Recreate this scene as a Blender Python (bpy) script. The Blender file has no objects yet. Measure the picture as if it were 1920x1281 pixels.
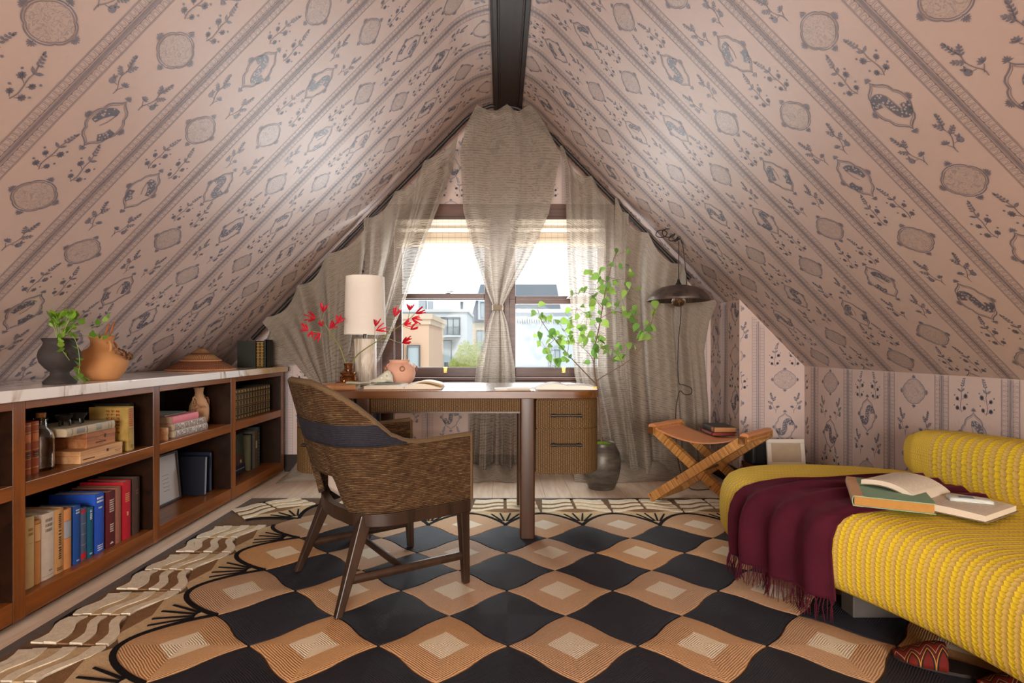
import bpy, math, random
import numpy as np
from mathutils import Vector, Matrix

random.seed(11)
sc = bpy.context.scene
col = sc.collection
PI = math.pi

# ------------------------------------------------------------------ camera, sky, lights, exposure
F = 1070.0                      # focal length in pixels of the 1920 wide photograph
VX, VY = 941.0, 651.0           # vanishing point of the depth lines
cam_d = bpy.data.cameras.new('camera')
cam = bpy.data.objects.new('camera', cam_d)
col.objects.link(cam)
cam.location = (0, 0, 1.0)
cam.rotation_euler = (PI / 2, 0, 0)
cam_d.sensor_fit = 'HORIZONTAL'
cam_d.sensor_width = 36.0
cam_d.lens = 36.0 * F / 1920.0
cam_d.shift_x = (960 - VX) / 1920.0
cam_d.shift_y = (VY - 640.5) / 1920.0
cam_d.clip_start = 0.02
cam_d.clip_end = 300
sc.camera = cam

world = bpy.data.worlds.new('sky')
sc.world = world
world.use_nodes = True
wn = world.node_tree
bg = wn.nodes['Background']
w_tc = wn.nodes.new('ShaderNodeTexCoord')
w_sep = wn.nodes.new('ShaderNodeSeparateXYZ')
w_ramp = wn.nodes.new('ShaderNodeValToRGB')
w_ramp.color_ramp.elements[0].position = 0.0
w_ramp.color_ramp.elements[0].color = (0.93, 0.96, 1.0, 1)
w_ramp.color_ramp.elements[1].position = 0.7
w_ramp.color_ramp.elements[1].color = (0.62, 0.80, 1.0, 1)
wn.links.new(w_tc.outputs['Generated'], w_sep.inputs[0])
wn.links.new(w_sep.outputs['Z'], w_ramp.inputs[0])
wn.links.new(w_ramp.outputs[0], bg.inputs[0])
bg.inputs[1].default_value = 1.25


def add_light(name, typ, loc, rot, energy, color, size=None, size_y=None, angle=None, spread=None):
    d = bpy.data.lights.new(name, typ)
    o = bpy.data.objects.new(name, d)
    col.objects.link(o)
    o.location = loc
    o.rotation_euler = rot
    d.energy = energy
    d.color = color
    if typ == 'AREA':
        d.shape = 'RECTANGLE'
        d.size = size
        d.size_y = size_y or size
        if spread:
            d.spread = spread
    if angle is not None:
        d.angle = angle
    return o


# sun over the roof from behind the house: it lights the buildings opposite
add_light('sun', 'SUN', (0, -10, 20), (math.radians(50), 0, math.radians(24)), 1.7, (1.0, 0.95, 0.86), angle=0.009)
# added soft fill lamp behind the camera, at an assumed, unseen rear opening
add_light('added_rear_fill', 'AREA', (-0.1, -4.48, 1.30), (math.radians(90), 0, 0), 470, (1.0, 0.945, 0.875), 2.7, 1.5)
# daylight entering at the front window, at the glass
add_light('daylight_front_window', 'AREA', (0.0, 4.80, 1.42), (math.radians(-90), 0, 0), 110, (0.95, 0.97, 1.0), 1.7, 1.2)

sc.view_settings.view_transform = 'Standard'
sc.view_settings.look = 'None'
sc.view_settings.exposure = 0.0
sc.view_settings.gamma = 1.0
sc.view_settings.use_curve_mapping = False
try:
    sc.cycles.use_denoising = True
    sc.cycles.max_bounces = 10
    sc.cycles.transparent_max_bounces = 16
    sc.cycles.caustics_reflective = False
    sc.cycles.caustics_refractive = False
    sc.cycles.sample_clamp_indirect = 6.0
except Exception:
    pass


# ------------------------------------------------------------------ helpers
def P(px, py, Y):
    """Point of the room seen at pixel (px, py) of the photograph at depth Y."""
    return Vector(((px - VX) * Y / F, Y, 1.0 - (py - VY) * Y / F))


def lin(c):
    c = c / 255.0
    return c / 12.92 if c <= 0.04045 else ((c + 0.055) / 1.055) ** 2.4


def C(h):
    h = h.lstrip('#')
    return (lin(int(h[0:2], 16)), lin(int(h[2:4], 16)), lin(int(h[4:6], 16)), 1.0)


def lerp(a, b, t):
    return a + (b - a) * t


def sstep(a, b, x):
    t = min(1.0, max(0.0, (x - a) / (b - a)))
    return t * t * (3 - 2 * t)


def pl(pts, t):
    """Piecewise linear look-up: pts = [(t, value...)], returns tuple of values."""
    if t <= pts[0][0]:
        return pts[0][1:]
    for a, b in zip(pts, pts[1:]):
        if t <= b[0]:
            k = (t - a[0]) / (b[0] - a[0])
            return tuple(lerp(p, q, k) for p, q in zip(a[1:], b[1:]))
    return pts[-1][1:]


def cr(pts, n):
    """Catmull-Rom through pts, n samples per span."""
    pts = [Vector(p) for p in pts]
    q = [pts[0] * 2 - pts[1]] + pts + [pts[-1] * 2 - pts[-2]]
    out = []
    for i in range(1, len(q) - 2):
        a, b, c, d = q[i - 1], q[i], q[i + 1], q[i + 2]
        for k in range(n):
            t = k / n
            out.append(0.5 * ((2 * b) + (c - a) * t + (2 * a - 5 * b + 4 * c - d) * t * t + (3 * b - a - 3 * c + d) * t ** 3))
    out.append(pts[-1])
    return out


class MB:
    """Collects geometry and links it as one mesh object."""

    def __init__(self):
        self.v, self.f, self.m, self.uv = [], [], [], []

    def add(self, verts, faces, mat=0, uvs=None):
        o = len(self.v)
        self.v.extend([tuple(p) for p in verts])
        for i, fc in enumerate(faces):
            self.f.append([k + o for k in fc])
            self.m.append(mat)
            self.uv.append([uvs[k] for k in fc] if uvs else None)
        return self

    def box(self, x0, x1, y0, y1, z0, z1, mat=0, M=None):
        vs = [Vector((x, y, z)) for z in (z0, z1) for y in (y0, y1) for x in (x0, x1)]
        if M is not None:
            vs = [M @ p for p in vs]
        return self.add(vs, [(0, 2, 3, 1), (4, 5, 7, 6), (0, 1, 5, 4), (2, 6, 7, 3), (0, 4, 6, 2), (1, 3, 7, 5)], mat)

    def lathe(self, prof, seg=32, o=(0, 0, 0), mat=0, sx=1.0, sy=1.0, M=None):
        vs, fs, uv = [], [], []
        n = len(prof)
        L = 0
        for i, (r, z) in enumerate(prof):
            if i:
                L += math.hypot(r - prof[i - 1][0], z - prof[i - 1][1])
            for k in range(seg):
                a = 2 * PI * k / seg
                p = Vector((o[0] + r * sx * math.cos(a), o[1] + r * sy * math.sin(a), o[2] + z))
                vs.append(M @ p if M is not None else p)
                uv.append((k / seg, L))
        for i in range(n - 1):
            for k in range(seg):
                k2 = (k + 1) % seg
                fs.append((i * seg + k, i * seg + k2, (i + 1) * seg + k2, (i + 1) * seg + k))
        if prof[0][0] > 1e-6:
            fs.append(tuple(range(seg))[::-1])
        if prof[-1][0] > 1e-6:
            fs.append(tuple(range((n - 1) * seg, n * seg)))
        return self.add(vs, fs, mat, uv)

    def tube(self, pts, r, seg=8, mat=0, closed=False, flat=1.0):
        pts = [Vector(p) for p in pts]
        n = len(pts)
        rs = r if isinstance(r, (list, tuple)) else [r] * n
        vs, fs = [], []
        up = Vector((0, 0, 1))
        prev = None
        for i, p in enumerate(pts):
            if closed:
                t = pts[(i + 1) % n] - pts[i - 1]
            else:
                t = pts[min(i + 1, n - 1)] - pts[max(i - 1, 0)]
            t = t.normalized() if t.length > 1e-9 else Vector((0, 0, 1))
            if prev is None:
                a = t.cross(up)
                if a.length < 1e-3:
                    a = t.cross(Vector((1, 0, 0)))
            else:
                a = prev - t * prev.dot(t)
                if a.length < 1e-6:
                    a = t.cross(up)
            a.normalize()
            prev = a
            b = t.cross(a)
            for k in range(seg):
                w = 2 * PI * k / seg
                vs.append(p + a * (rs[i] * math.cos(w)) + b * (rs[i] * flat * math.sin(w)))
        m = n if closed else n - 1
        for i in range(m):
            j = (i + 1) % n
            for k in range(seg):
                k2 = (k + 1) % seg
                fs.append((i * seg + k, i * seg + k2, j * seg + k2, j * seg + k))
        if not closed:
            fs.append(tuple(range(seg))[::-1])
            fs.append(tuple(range((n - 1) * seg, n * seg)))
        return self.add(vs, fs, mat)

    def prism(self, poly, z0, z1, mat=0, M=None):
        n = len(poly)
        vs = [Vector((x, y, z0)) for x, y in poly] + [Vector((x, y, z1)) for x, y in poly]
        if M is not None:
            vs = [M @ p for p in vs]
        fs = [tuple(range(n))[::-1], tuple(range(n, 2 * n))]
        for i in range(n):
            j = (i + 1) % n
            fs.append((i, j, n + j, n + i))
        return self.add(vs, fs, mat)

    def grid(self, fn, nu, nv, mat=0, closeu=False, uvfn=None, skip=None):
        vs, fs, uv = [], [], []
        cu = nu if closeu else nu + 1
        for j in range(nv + 1):
            for i in range(cu):
                vs.append(fn(i / nu, j / nv))
                uv.append(uvfn(i / nu, j / nv) if uvfn else (i / nu, j / nv))
        for j in range(nv):
            for i in range(nu):
                i2 = (i + 1) % cu
                if skip and skip((i + .5) / nu, (j + .5) / nv):
                    continue
                fs.append((j * cu + i, j * cu + i2, (j + 1) * cu + i2, (j + 1) * cu + i))
        return self.add(vs, fs, mat, uv)

    def build(self, name, mats, parent=None, smooth=40, loc=None, bevel=None, solid=None, sub=None, rot=None, merge=False):
        me = bpy.data.meshes.new(name)
        me.from_pydata(self.v, [], self.f)
        if not isinstance(mats, (list, tuple)):
            mats = [mats]
        for mt in mats:
            me.materials.append(mt)
        if len(mats) > 1:
            me.polygons.foreach_set('material_index', self.m)
        if any(u is not None for u in self.uv):
            lay = me.uv_layers.new(name='UVMap')
            flat = []
            for fc, u in zip(self.f, self.uv):
                if u is None:
                    flat.extend([0.0, 0.0] * len(fc))
                else:
                    for q in u:
                        flat.extend([q[0], q[1]])
            lay.data.foreach_set('uv', flat)
        if smooth:
            me.polygons.foreach_set('use_smooth', [True] * len(me.polygons))
            me.set_sharp_from_angle(angle=math.radians(smooth))
        me.update()
        o = bpy.data.objects.new(name, me)
        col.objects.link(o)
        if parent is not None:
            o.parent = parent
        if loc is not None:
            o.location = loc
        if rot is not None:
            o.rotation_euler = rot
        if solid:
            md = o.modifiers.new('solid', 'SOLIDIFY')
            md.thickness = solid[0]
            md.offset = solid[1]
        if bevel:
            md = o.modifiers.new('bevel', 'BEVEL')
            md.width = bevel
            md.segments = 2
            md.limit_method = 'ANGLE'
            md.angle_limit = math.radians(35)
        if sub:
            md = o.modifiers.new('sub', 'SUBSURF')
            md.levels = sub
            md.render_levels = sub
        return o


def tag(o, label=None, cat=None, group=None, kind=None):
    if label:
        o['label'] = label
    if cat:
        o['category'] = cat
    if group:
        o['group'] = group
    if kind:
        o['kind'] = kind
    return o


def empty(name, loc=(0, 0, 0), rz=0.0, label=None, cat=None, group=None, rot=None):
    o = bpy.data.objects.new(name, None)
    col.objects.link(o)
    o.location = loc
    o.rotation_euler = rot if rot is not None else (0, 0, rz)
    o.empty_display_size = 0.05
    return tag(o, label, cat, group)


def struct(name, mb, mats, label=None, parent=None, **kw):
    o = mb.build(name, mats, parent, **kw)
    o['kind'] = 'structure'
    if label:
        o['label'] = label
    return o


def dup(o, parent=None):
    c = o.copy()
    col.objects.link(c)
    if parent is not None:
        c.parent = parent
    for ch in list(o.children):
        dup(ch, c)
    return c


# ------------------------------------------------------------------ shader helpers
class SB:
    def __init__(self, name, rough=0.6, spec=0.4, metal=0.0, color=None):
        self.m = bpy.data.materials.new(name)
        self.m.use_nodes = True
        self.nt = self.m.node_tree
        self.b = self.nt.nodes['Principled BSDF']
        self.out = self.nt.nodes['Material Output']
        self.b.inputs['Roughness'].default_value = rough
        self.b.inputs['Specular IOR Level'].default_value = spec
        self.b.inputs['Metallic'].default_value = metal
        if color is not None:
            self.b.inputs['Base Color'].default_value = C(color)
            self.m.diffuse_color = C(color)

    def n(self, t, **kw):
        nd = self.nt.nodes.new(t)
        for k, v in kw.items():
            setattr(nd, k, v)
        return nd

    def lk(self, a, b):
        if isinstance(a, bpy.types.NodeSocket):
            self.nt.links.new(a, b)
        else:
            b.default_value = a

    def tc(self, kind='Object'):
        return self.n('ShaderNodeTexCoord').outputs[kind]

    def map(self, vec, scale=(1, 1, 1), rot=(0, 0, 0), loc=(0, 0, 0)):
        nd = self.n('ShaderNodeMapping')
        self.nt.links.new(vec, nd.inputs[0])
        nd.inputs['Scale'].default_value = scale
        nd.inputs['Rotation'].default_value = rot
        nd.inputs['Location'].default_value = loc
        return nd.outputs[0]

    def noise(self, vec, scale=5, detail=3, rough=0.5, dist=0.0):
        nd = self.n('ShaderNodeTexNoise')
        self.nt.links.new(vec, nd.inputs['Vector'])
        nd.inputs['Scale'].default_value = scale
        nd.inputs['Detail'].default_value = detail
        nd.inputs['Roughness'].default_value = rough
        nd.inputs['Distortion'].default_value = dist
        return nd.outputs[0]

    def vor(self, vec, scale=5, feature='F1'):
        nd = self.n('ShaderNodeTexVoronoi', feature=feature)
        self.nt.links.new(vec, nd.inputs['Vector'])
        nd.inputs['Scale'].default_value = scale
        return nd.outputs[0]

    def wave(self, vec, scale=5, dist=0, dscale=1, kind='BANDS', direction='X'):
        nd = self.n('ShaderNodeTexWave', wave_type=kind)
        if kind == 'BANDS':
            nd.bands_direction = direction
        self.nt.links.new(vec, nd.inputs['Vector'])
        nd.inputs['Scale'].default_value = scale
        nd.inputs['Distortion'].default_value = dist
        nd.inputs['Detail Scale'].default_value = dscale
        return nd.outputs['Fac']

    def ramp(self, fac, stops, interp='LINEAR'):
        nd = self.n('ShaderNodeValToRGB')
        self.nt.links.new(fac, nd.inputs[0])
        el = nd.color_ramp.elements
        nd.color_ramp.interpolation = interp
        while len(el) < len(stops):
            el.new(0.5)
        for e, (p, c) in zip(el, stops):
            e.position = p
            e.color = C(c) if isinstance(c, str) else (c, c, c, 1)
        return nd.outputs[0]

    def math(self, op, a, b=None, c=None):
        nd = self.n('ShaderNodeMath', operation=op)
        self.lk(a, nd.inputs[0])
        if b is not None:
            self.lk(b, nd.inputs[1])
        if c is not None:
            self.lk(c, nd.inputs[2])
        return nd.outputs[0]

    def sep(self, vec):
        nd = self.n('ShaderNodeSeparateXYZ')
        self.nt.links.new(vec, nd.inputs[0])
        return nd.outputs

    def comb(self, x, y, z):
        nd = self.n('ShaderNodeCombineXYZ')
        for a, s in zip((x, y, z), nd.inputs):
            self.lk(a, s)
        return nd.outputs[0]

    def mix(self, fac, a, b, blend='MIX'):
        nd = self.n('ShaderNodeMix', data_type='RGBA', blend_type=blend)
        self.lk(fac, nd.inputs[0])
        self.lk(C(a) if isinstance(a, str) else a, nd.inputs[6])
        self.lk(C(b) if isinstance(b, str) else b, nd.inputs[7])
        return nd.outputs[2]

    def color(self, c):
        self.lk(c, self.b.inputs['Base Color'])
        return self

    def rough(self, r):
        self.lk(r, self.b.inputs['Roughness'])
        return self

    def bump(self, h, strength=0.3, dist=0.002):
        nd = self.n('ShaderNodeBump')
        nd.inputs['Strength'].default_value = strength
        nd.inputs['Distance'].default_value = dist
        self.nt.links.new(h, nd.inputs['Height'])
        self.nt.links.new(nd.outputs[0], self.b.inputs['Normal'])
        return self


_pm = {}


def plain(hexc, rough=0.6, var=0.10, spec=0.4, scale=14, metal=0.0, bump=0.0):
    """A plain colour with slight mottling."""
    k = (hexc, rough, var, spec, scale, metal, bump)
    if k in _pm:
        return _pm[k]
    s = SB('plain_' + hexc.strip('#'), rough, spec, metal, hexc)
    nz = s.noise(s.tc(), scale, 4, 0.6)
    c = C(hexc)
    lo = tuple(x * (1 - var) for x in c[:3]) + (1,)
    hi = tuple(min(1, x * (1 + var)) for x in c[:3]) + (1,)
    s.color(s.mix(nz, lo, hi))
    if bump:
        s.bump(s.noise(s.tc(), scale * 12, 2), bump, 0.001)
    _pm[k] = s.m
    return s.m


def wood(name, dark, light, axis='X', scale=1.0, rough=0.35, spec=0.4, bump=0.08):
    s = SB(name, rough, spec, 0, light)
    sc3 = {'X': (1.2, 22, 22), 'Y': (22, 1.2, 22), 'Z': (22, 22, 1.2)}[axis]
    v = s.map(s.tc(), tuple(q * scale for q in sc3))
    g = s.noise(v, 1.0, 5, 0.62, 0.6)
    s.color(s.ramp(g, [(0.3, dark), (0.7, light)]))
    s.bump(g, bump, 0.002)
    return s.m
# ------------------------------------------------------------------ wallpaper: pale rose paper with a blue grey block print
def mk_paper():
    s = SB('wallpaper_ground', 0.5, 0.85, 0, '#d3b3a4')
    v = s.tc()
    n1 = s.noise(v, 2.2, 5, 0.6)
    n2 = s.noise(v, 60, 2, 0.5)
    c = s.mix(n1, '#bda69d', '#cab6ad')
    s.color(s.mix(s.math('MULTIPLY', n2, 0.18), c, '#ab948b'))
    s.bump(n2, 0.03, 0.001)
    s.rough(s.math('ADD', 0.49, s.math('MULTIPLY', n1, 0.10)))
    return s.m


def mk_ink():
    s = SB('wallpaper_ink', 0.52, 0.85, 0, '#5d5a66')
    n1 = s.noise(s.tc(), 40, 3, 0.6)
    s.color(s.mix(n1, '#5f5d6a', '#857f8a'))
    return s.m


def mk_scroll():
    """The medallions' filling: fine curling lines on the paper's own colour."""
    s = SB('wallpaper_scroll_fill', 0.52, 0.85, 0, '#b09a92')
    v = s.tc()
    n1 = s.noise(v, 34, 1.5, 0.5, 1.2)
    a = s.math('FRACT', s.math('MULTIPLY', n1, 7.0))
    lines = s.math('LESS_THAN', a, 0.34)
    s.color(s.mix(s.math('MULTIPLY', lines, 0.40), '#b6a299', '#6b6670'))
    return s.m


def mk_speckle():
    """The dark bands inside the cartouches, dotted with small flowers."""
    s = SB('wallpaper_speckle_fill', 0.52, 0.85, 0, '#6d6872')
    a = s.vor(s.tc(), 95)
    s.color(s.mix(s.math('LESS_THAN', a, 0.36), '#5c5a66', '#b3a19a'))
    return s.m


PAPER = [mk_paper(), mk_ink(), mk_scroll(), mk_speckle()]
PER = 0.3766          # stripe period
MOT = 0.335           # medallion to cartouche


class Print:
    """2-D print motifs, in (u across, v up) metres."""

    def __init__(self):
        self.polys = []      # (points, material index)

    def poly(self, pts, mat=1):
        self.polys.append((pts, mat))

    def ribbon(self, pts, w, closed=False, mat=1):
        n = len(pts)
        L, R = [], []
        for i, p in enumerate(pts):
            if closed:
                a, b = pts[i - 1], pts[(i + 1) % n]
            else:
                a, b = pts[max(i - 1, 0)], pts[min(i + 1, n - 1)]
            dx, dy = b[0] - a[0], b[1] - a[1]
            d = math.hypot(dx, dy) or 1
            ww = w[i] if isinstance(w, list) else w
            nx, ny = -dy / d * ww / 2, dx / d * ww / 2
            L.append((p[0] + nx, p[1] + ny))
            R.append((p[0] - nx, p[1] - ny))
        for i in range(n if closed else n - 1):
            j = (i + 1) % n
            self.poly([L[i], R[i], R[j], L[j]], mat)

    def edges(self, pts, w, t=.0026):
        n = len(pts)
        for s in (-1, 1):
            line = []
            for i, p in enumerate(pts):
                a, b = pts[max(i - 1, 0)], pts[min(i + 1, n - 1)]
                dx, dy = b[0] - a[0], b[1] - a[1]
                d = math.hypot(dx, dy) or 1
                ww = (w[i] if isinstance(w, list) else w) / 2 + t / 2
                line.append((p[0] - dy / d * ww * s, p[1] + dx / d * ww * s))
            self.ribbon(line, t)

    def turned(self, a, k=1.0):
        q = Print()
        ca, sa = math.cos(a) * k, math.sin(a) * k
        q.polys = [([(x * ca - y * sa, x * sa + y * ca) for x, y in pts], m) for pts, m in self.polys]
        return q

    def leaf(self, x, y, a, l, w, mat=1):
        ca, sa = math.cos(a), math.sin(a)
        pts = []
        for q, h in ((0, 0), (.3, .8), (.6, 1), (1, 0), (.6, -1), (.3, -.8)):
            px, py = q * l, h * w / 2
            pts.append((x + px * ca - py * sa, y + px * sa + py * ca))
        self.poly(pts, mat)

    def disc(self, x, y, r, n=7, mat=1):
        self.poly([(x + r * math.cos(2 * PI * k / n), y + r * math.sin(2 * PI * k / n)) for k in range(n)], mat)

    def finial(self, x, y, a):
        self.ribbon([(x, y), (x + .006 * math.cos(a), y + .006 * math.sin(a))], .003)
        for d in (-1.5, -1.0, -.5, 0, .5, 1.0, 1.5):
            self.leaf(x + .005 * math.cos(a), y + .005 * math.sin(a), a + d, 0.0165 if d else 0.019, 0.0048)


def medallion():
    p = Print()
    pts, inn, fill = [], [], []
    n = 96
    for k in range(n):
        t = 2 * PI * k / n
        c = 1 + 0.085 * abs(math.sin(4 * t)) ** 0.65 + 0.07 * abs(math.cos(2 * t)) ** 10
        x, y = 0.072 * c * math.cos(t), 0.059 * c * math.sin(t)
        pts.append((x, y))
        inn.append((x * .91, y * .90))
        fill.append((x * .88, y * .87))
    p.poly(fill, 2)
    p.ribbon(pts, 0.0042, True)
    p.ribbon(inn, 0.0018, True)
    for x, y, a in ((0.080, 0, 0), (-0.080, 0, PI), (0, 0.066, PI / 2), (0, -0.066, -PI / 2)):
        p.finial(x, y, a)
    return p


def cartouche(kind):
    p = Print()
    half = [(0, .100), (.007, .090), (.021, .080), (.036, .072), (.046, .061), (.049, .049), (.050, .041), (.060, .033), (.0665, .021), (.069, .008)]
    side = half + [(x, -y) for x, y in half[::-1]]
    loop = side + [(-x, y) for x, y in side[::-1][1:-1]]
    loop = [(x, y) for i, (x, y) in enumerate(loop)]
    p.ribbon(loop, 0.0048, True)
    p.ribbon([(x * .89, y * .91) for x, y in loop], 0.0017, True)
    s = 1 if kind % 2 == 0 else -1
    if kind < 2:
        q = [(-.046, .012), (-.040, .036), (-.020, .044), (-.004, .030), (0, .0), (.006, -.030), (.022, -.044), (.041, -.034), (.047, -.010)]
        cv = [(s * v.x, v.y) for v in cr([(a, b, 0) for a, b in q], 3)]
        p.ribbon(cv, 0.030, mat=3)
        p.edges(cv, 0.030)
    else:
        q = [(-.044, -.012), (-.036, .020), (-.014, .045), (.012, .050)]
        cv = [(s * v.x, v.y) for v in cr([(a, b, 0) for a, b in q], 3)]
        p.ribbon(cv, [0.016 + 0.016 * math.sin(PI * i / (len(cv) - 1)) for i in range(len(cv))], mat=3)
        p.edges(cv, [0.016 + 0.016 * math.sin(PI * i / (len(cv) - 1)) for i in range(len(cv))])
        q = [(.046, -.012), (.040, -.038), (.018, -.058)]
        cv = [(s * v.x, v.y) for v in cr([(a, b, 0) for a, b in q], 3)]
        p.ribbon(cv, 0.026, mat=3)
        p.edges(cv, 0.026)
        p.ribbon([(s * .012, .046), (s * .004, .01), (s * -.012, -.016)], 0.003)
    for x, y, a in ((0.07, 0, 0), (-0.07, 0, PI), (0, 0.101, PI / 2), (0, -0.101, -PI / 2)):
        p.finial(x, y, a)
    return p


def sprig_flower(s):
    p = Print()
    st = [(0, -.066), (.004, -.045), (-.002, -.022), (-.010, 0), (-.012, .022), (-.022, .042)]
    cv = [(s * -v.x, v.y) for v in cr([(a, b, 0) for a, b in st], 3)]
    p.ribbon(cv, 0.0030)
    for x, y, r in ((.020, -.046, .0115), (-.016, -.050, .0105), (.014, -.008, .0105), (-.030, -.002, .0125)):
        for k in range(8):
            p.leaf(s * -x, y, k * PI / 4, r, r * .62)
        p.ribbon([(s * -x, y), (s * -x * .3 + .0, y - .012)], 0.0018)
    for x, y in ((.034, -.034), (-.032, -.036), (.026, .008), (-.044, .012)):
        p.disc(s * -x, y, .0042, 5)
    p.leaf(s * .012, .018, PI / 2 - s * -.9, .026, .010)
    p.leaf(s * .012, .018, PI / 2 - s * .95, .024, .009)
    for k in range(4):
        a = PI / 2 + s * .45
        x, y = s * .022 + math.cos(a) * .011 * k * -1 * 0 + s * -0.000 + s * .004 * k, .040 + .009 * k
        p.leaf(x, y, PI / 2 + .9, .014 - .0015 * k, .0075)
        p.leaf(x, y, PI / 2 - .9, .014 - .0015 * k, .0075)
    p.leaf(s * .036, .066, PI / 2 - s * .3, .016, .008)
    return p


def sprig_leaf(s):
    p = Print()
    st = [(0, -.066), (-.004, -.048), (.006, -.026), (.010, -.004), (.002, .020), (.006, .046), (.004, .062)]
    cv = [(s * v.x, v.y) for v in cr([(a, b, 0) for a, b in st], 3)]
    p.ribbon(cv, 0.0026)
    def twig(x, y, a, n, l):
        ex, ey = x + math.cos(a) * l, y + math.sin(a) * l
        p.ribbon([(x, y), (ex, ey)], .0018)
        for k in range(n):
            t = (k + .6) / n
            px, py = x + math.cos(a) * l * t, y + math.sin(a) * l * t
            p.leaf(px, py, a + .75, .0145 - .003 * t, .0062)
            p.leaf(px, py, a - .75, .0145 - .003 * t, .0062)
        p.leaf(ex, ey, a, .012, .0062)
    twig(s * .009, -.006, PI / 2 - s * .75, 3, .030)
    twig(s * .004, .012, PI / 2 + s * .70, 3, .028)
    twig(s * .004, .022, PI / 2 - s * .10, 4, .040)
    p.leaf(s * .004, .060, PI / 2, .014, .006)
    for k in range(5):
        p.leaf(s * -.020, -.034, PI / 2 + (k - 2) * .55, .018, .0065)
    p.ribbon([(s * .0, -.052), (s * -.018, -.036)], .0022)
    p.disc(s * .028, -.026, .0115, 8)
    p.leaf(s * .028, -.02, PI / 2 + .5, .017, .007)
    p.leaf(s * .028, -.02, PI / 2 - .5, .017, .007)
    p.ribbon([(s * .006, -.034), (s * .026, -.028)], .0022)
    return p


MED = medallion()
CART = [cartouche(k) for k in range(4)]
SPR = [(sprig_flower(1).turned(.16, 1.12), sprig_flower(-1).turned(-.16, 1.12)), (sprig_leaf(-1).turned(.20, 1.08), sprig_leaf(1).turned(-.20, 1.08))]


def print_paper(mb, fn, u0, u1, v0, v1, uoff, vbreaks=(), ok=None, par0=0):
    """Print the pattern for u0..u1, v0..v1; fn(u, v) gives the point on the wall. ok(u, v): inside the papered area."""

    def put(p, cu, cv):
        for pts, mat in p.polys:
            q = [(cu + x, cv + y) for x, y in pts]
            if any(x < u0 or x > u1 or y < v0 or y > v1 for x, y in q):
                continue
            if ok and not all(ok(x, y) for x, y in q):
                continue
            mb.add([fn(x, y) for x, y in q], [tuple(range(len(q)))], mat)

    def quad(a0, a1, b0, b1, mat=1):
        put_ = [(a0, b0), (a1, b0), (a1, b1), (a0, b1)]
        if ok and not all(ok(x, y) for x, y in put_):
            return
        mb.add([fn(x, y) for x, y in put_], [(0, 1, 2, 3)], mat)

    k0 = math.ceil((u0 - uoff + PER) / PER) - 2
    k = k0
    while uoff + k * PER < u1 + PER:
        us = uoff + k * PER                      # stripe centre
        lines = [(0, .0062), (-.0062, .0014), (.0062, .0014), (-.0120, .0022), (.0120, .0022), (-.0405, .0016), (.0405, .0016), (-.0445, .0012), (.0445, .0012)]
        cuts = sorted(set([v0, v1] + [b for b in vbreaks if v0 < b < v1] + [v0 + (v1 - v0) * q / 40 for q in range(41)]))
        for off, w in lines:
            a0, a1 = us + off - w / 2, us + off + w / 2
            if a0 < u0 or a1 > u1:
                continue
            for b0, b1 in zip(cuts, cuts[1:]):
                quad(a0, a1, b0, b1)
        v = v0 + 0.006
        while v < v1 - 0.02:
            for sgn in (-1, 1):
                r0, r1 = us + sgn * .015, us + sgn * .038
                if min(r0, r1) < u0 or max(r0, r1) > u1:
                    continue
                lo, hi = min(r0, r1), max(r0, r1)
                quad(lo, hi, v, v + .0016)
                bow = [(us + sgn * .036, v + .0045), (us + sgn * .024, v + .0048), (us + sgn * .0175, v + .0105), (us + sgn * .024, v + .0162), (us + sgn * .036, v + .0165)]
                pr = Print()
                pr.ribbon(bow, .0013)
                put(pr, 0, 0)
                quad(us + sgn * .0135 - .0012, us + sgn * .0135 + .0012, v - .002, v + .006)
            v += .0212
        uc = us + PER / 2
        j = 0
        base = v0 - 2 * MOT + (MOT / 2 if (k + par0) % 2 else 0) + 0.10
        vv = base
        while vv < v1 + .2:
            if j % 2 == 0:
                put(MED, uc, vv)
            else:
                put(CART[(j // 2 + k) % 4], uc, vv)
            pair = SPR[(j + k) % 2]
            put(pair[0], uc - .078, vv + MOT / 2)
            put(pair[1], uc + .078, vv + MOT / 2)
            vv += MOT
            j += 1
        k += 1


# ------------------------------------------------------------------ the attic shell
YB, YR = 4.60, -4.60             # back wall, rear wall
XL, XR = -2.20, 2.142            # knee walls
def zl(x): return 3.088 + 1.027 * x
def zr(x): return 3.065 - 1.027 * x
AX, AZ, AR = -0.0112, 3.0765, 0.40
ang = math.atan(1.027)
acz = AZ - AR / math.cos(ang)
prof = [(XL, zl(XL))]
for i in range(17):
    t = PI / 2 + ang - 2 * ang * i / 16
    prof.append((AX + AR * math.cos(t), acz + AR * math.sin(t)))
prof.append((XR, zr(XR)))


def ceil_z(x):
    for (xa, za), (xb, zb) in zip(prof, prof[1:]):
        if xa <= x <= xb:
            return lerp(za, zb, (x - xa) / (xb - xa))
    return zl(x) if x < 0 else zr(x)


plen = [0.0]
for a, b in zip(prof, prof[1:]):
    plen.append(plen[-1] + math.hypot(b[0] - a[0], b[1] - a[1]))
PLT = plen[-1]


def on_prof(s, y, eps=0.0007):
    s = min(max(s, 0), PLT)
    for i in range(len(prof) - 1):
        if s <= plen[i + 1] or i == len(prof) - 2:
            k = (s - plen[i]) / (plen[i + 1] - plen[i])
            (xa, za), (xb, zb) = prof[i], prof[i + 1]
            d = plen[i + 1] - plen[i]
            nx, nz = (zb - za) / d, -(xb - xa) / d
            return (lerp(xa, xb, k) + nx * eps, y, lerp(za, zb, k) + nz * eps)


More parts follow.
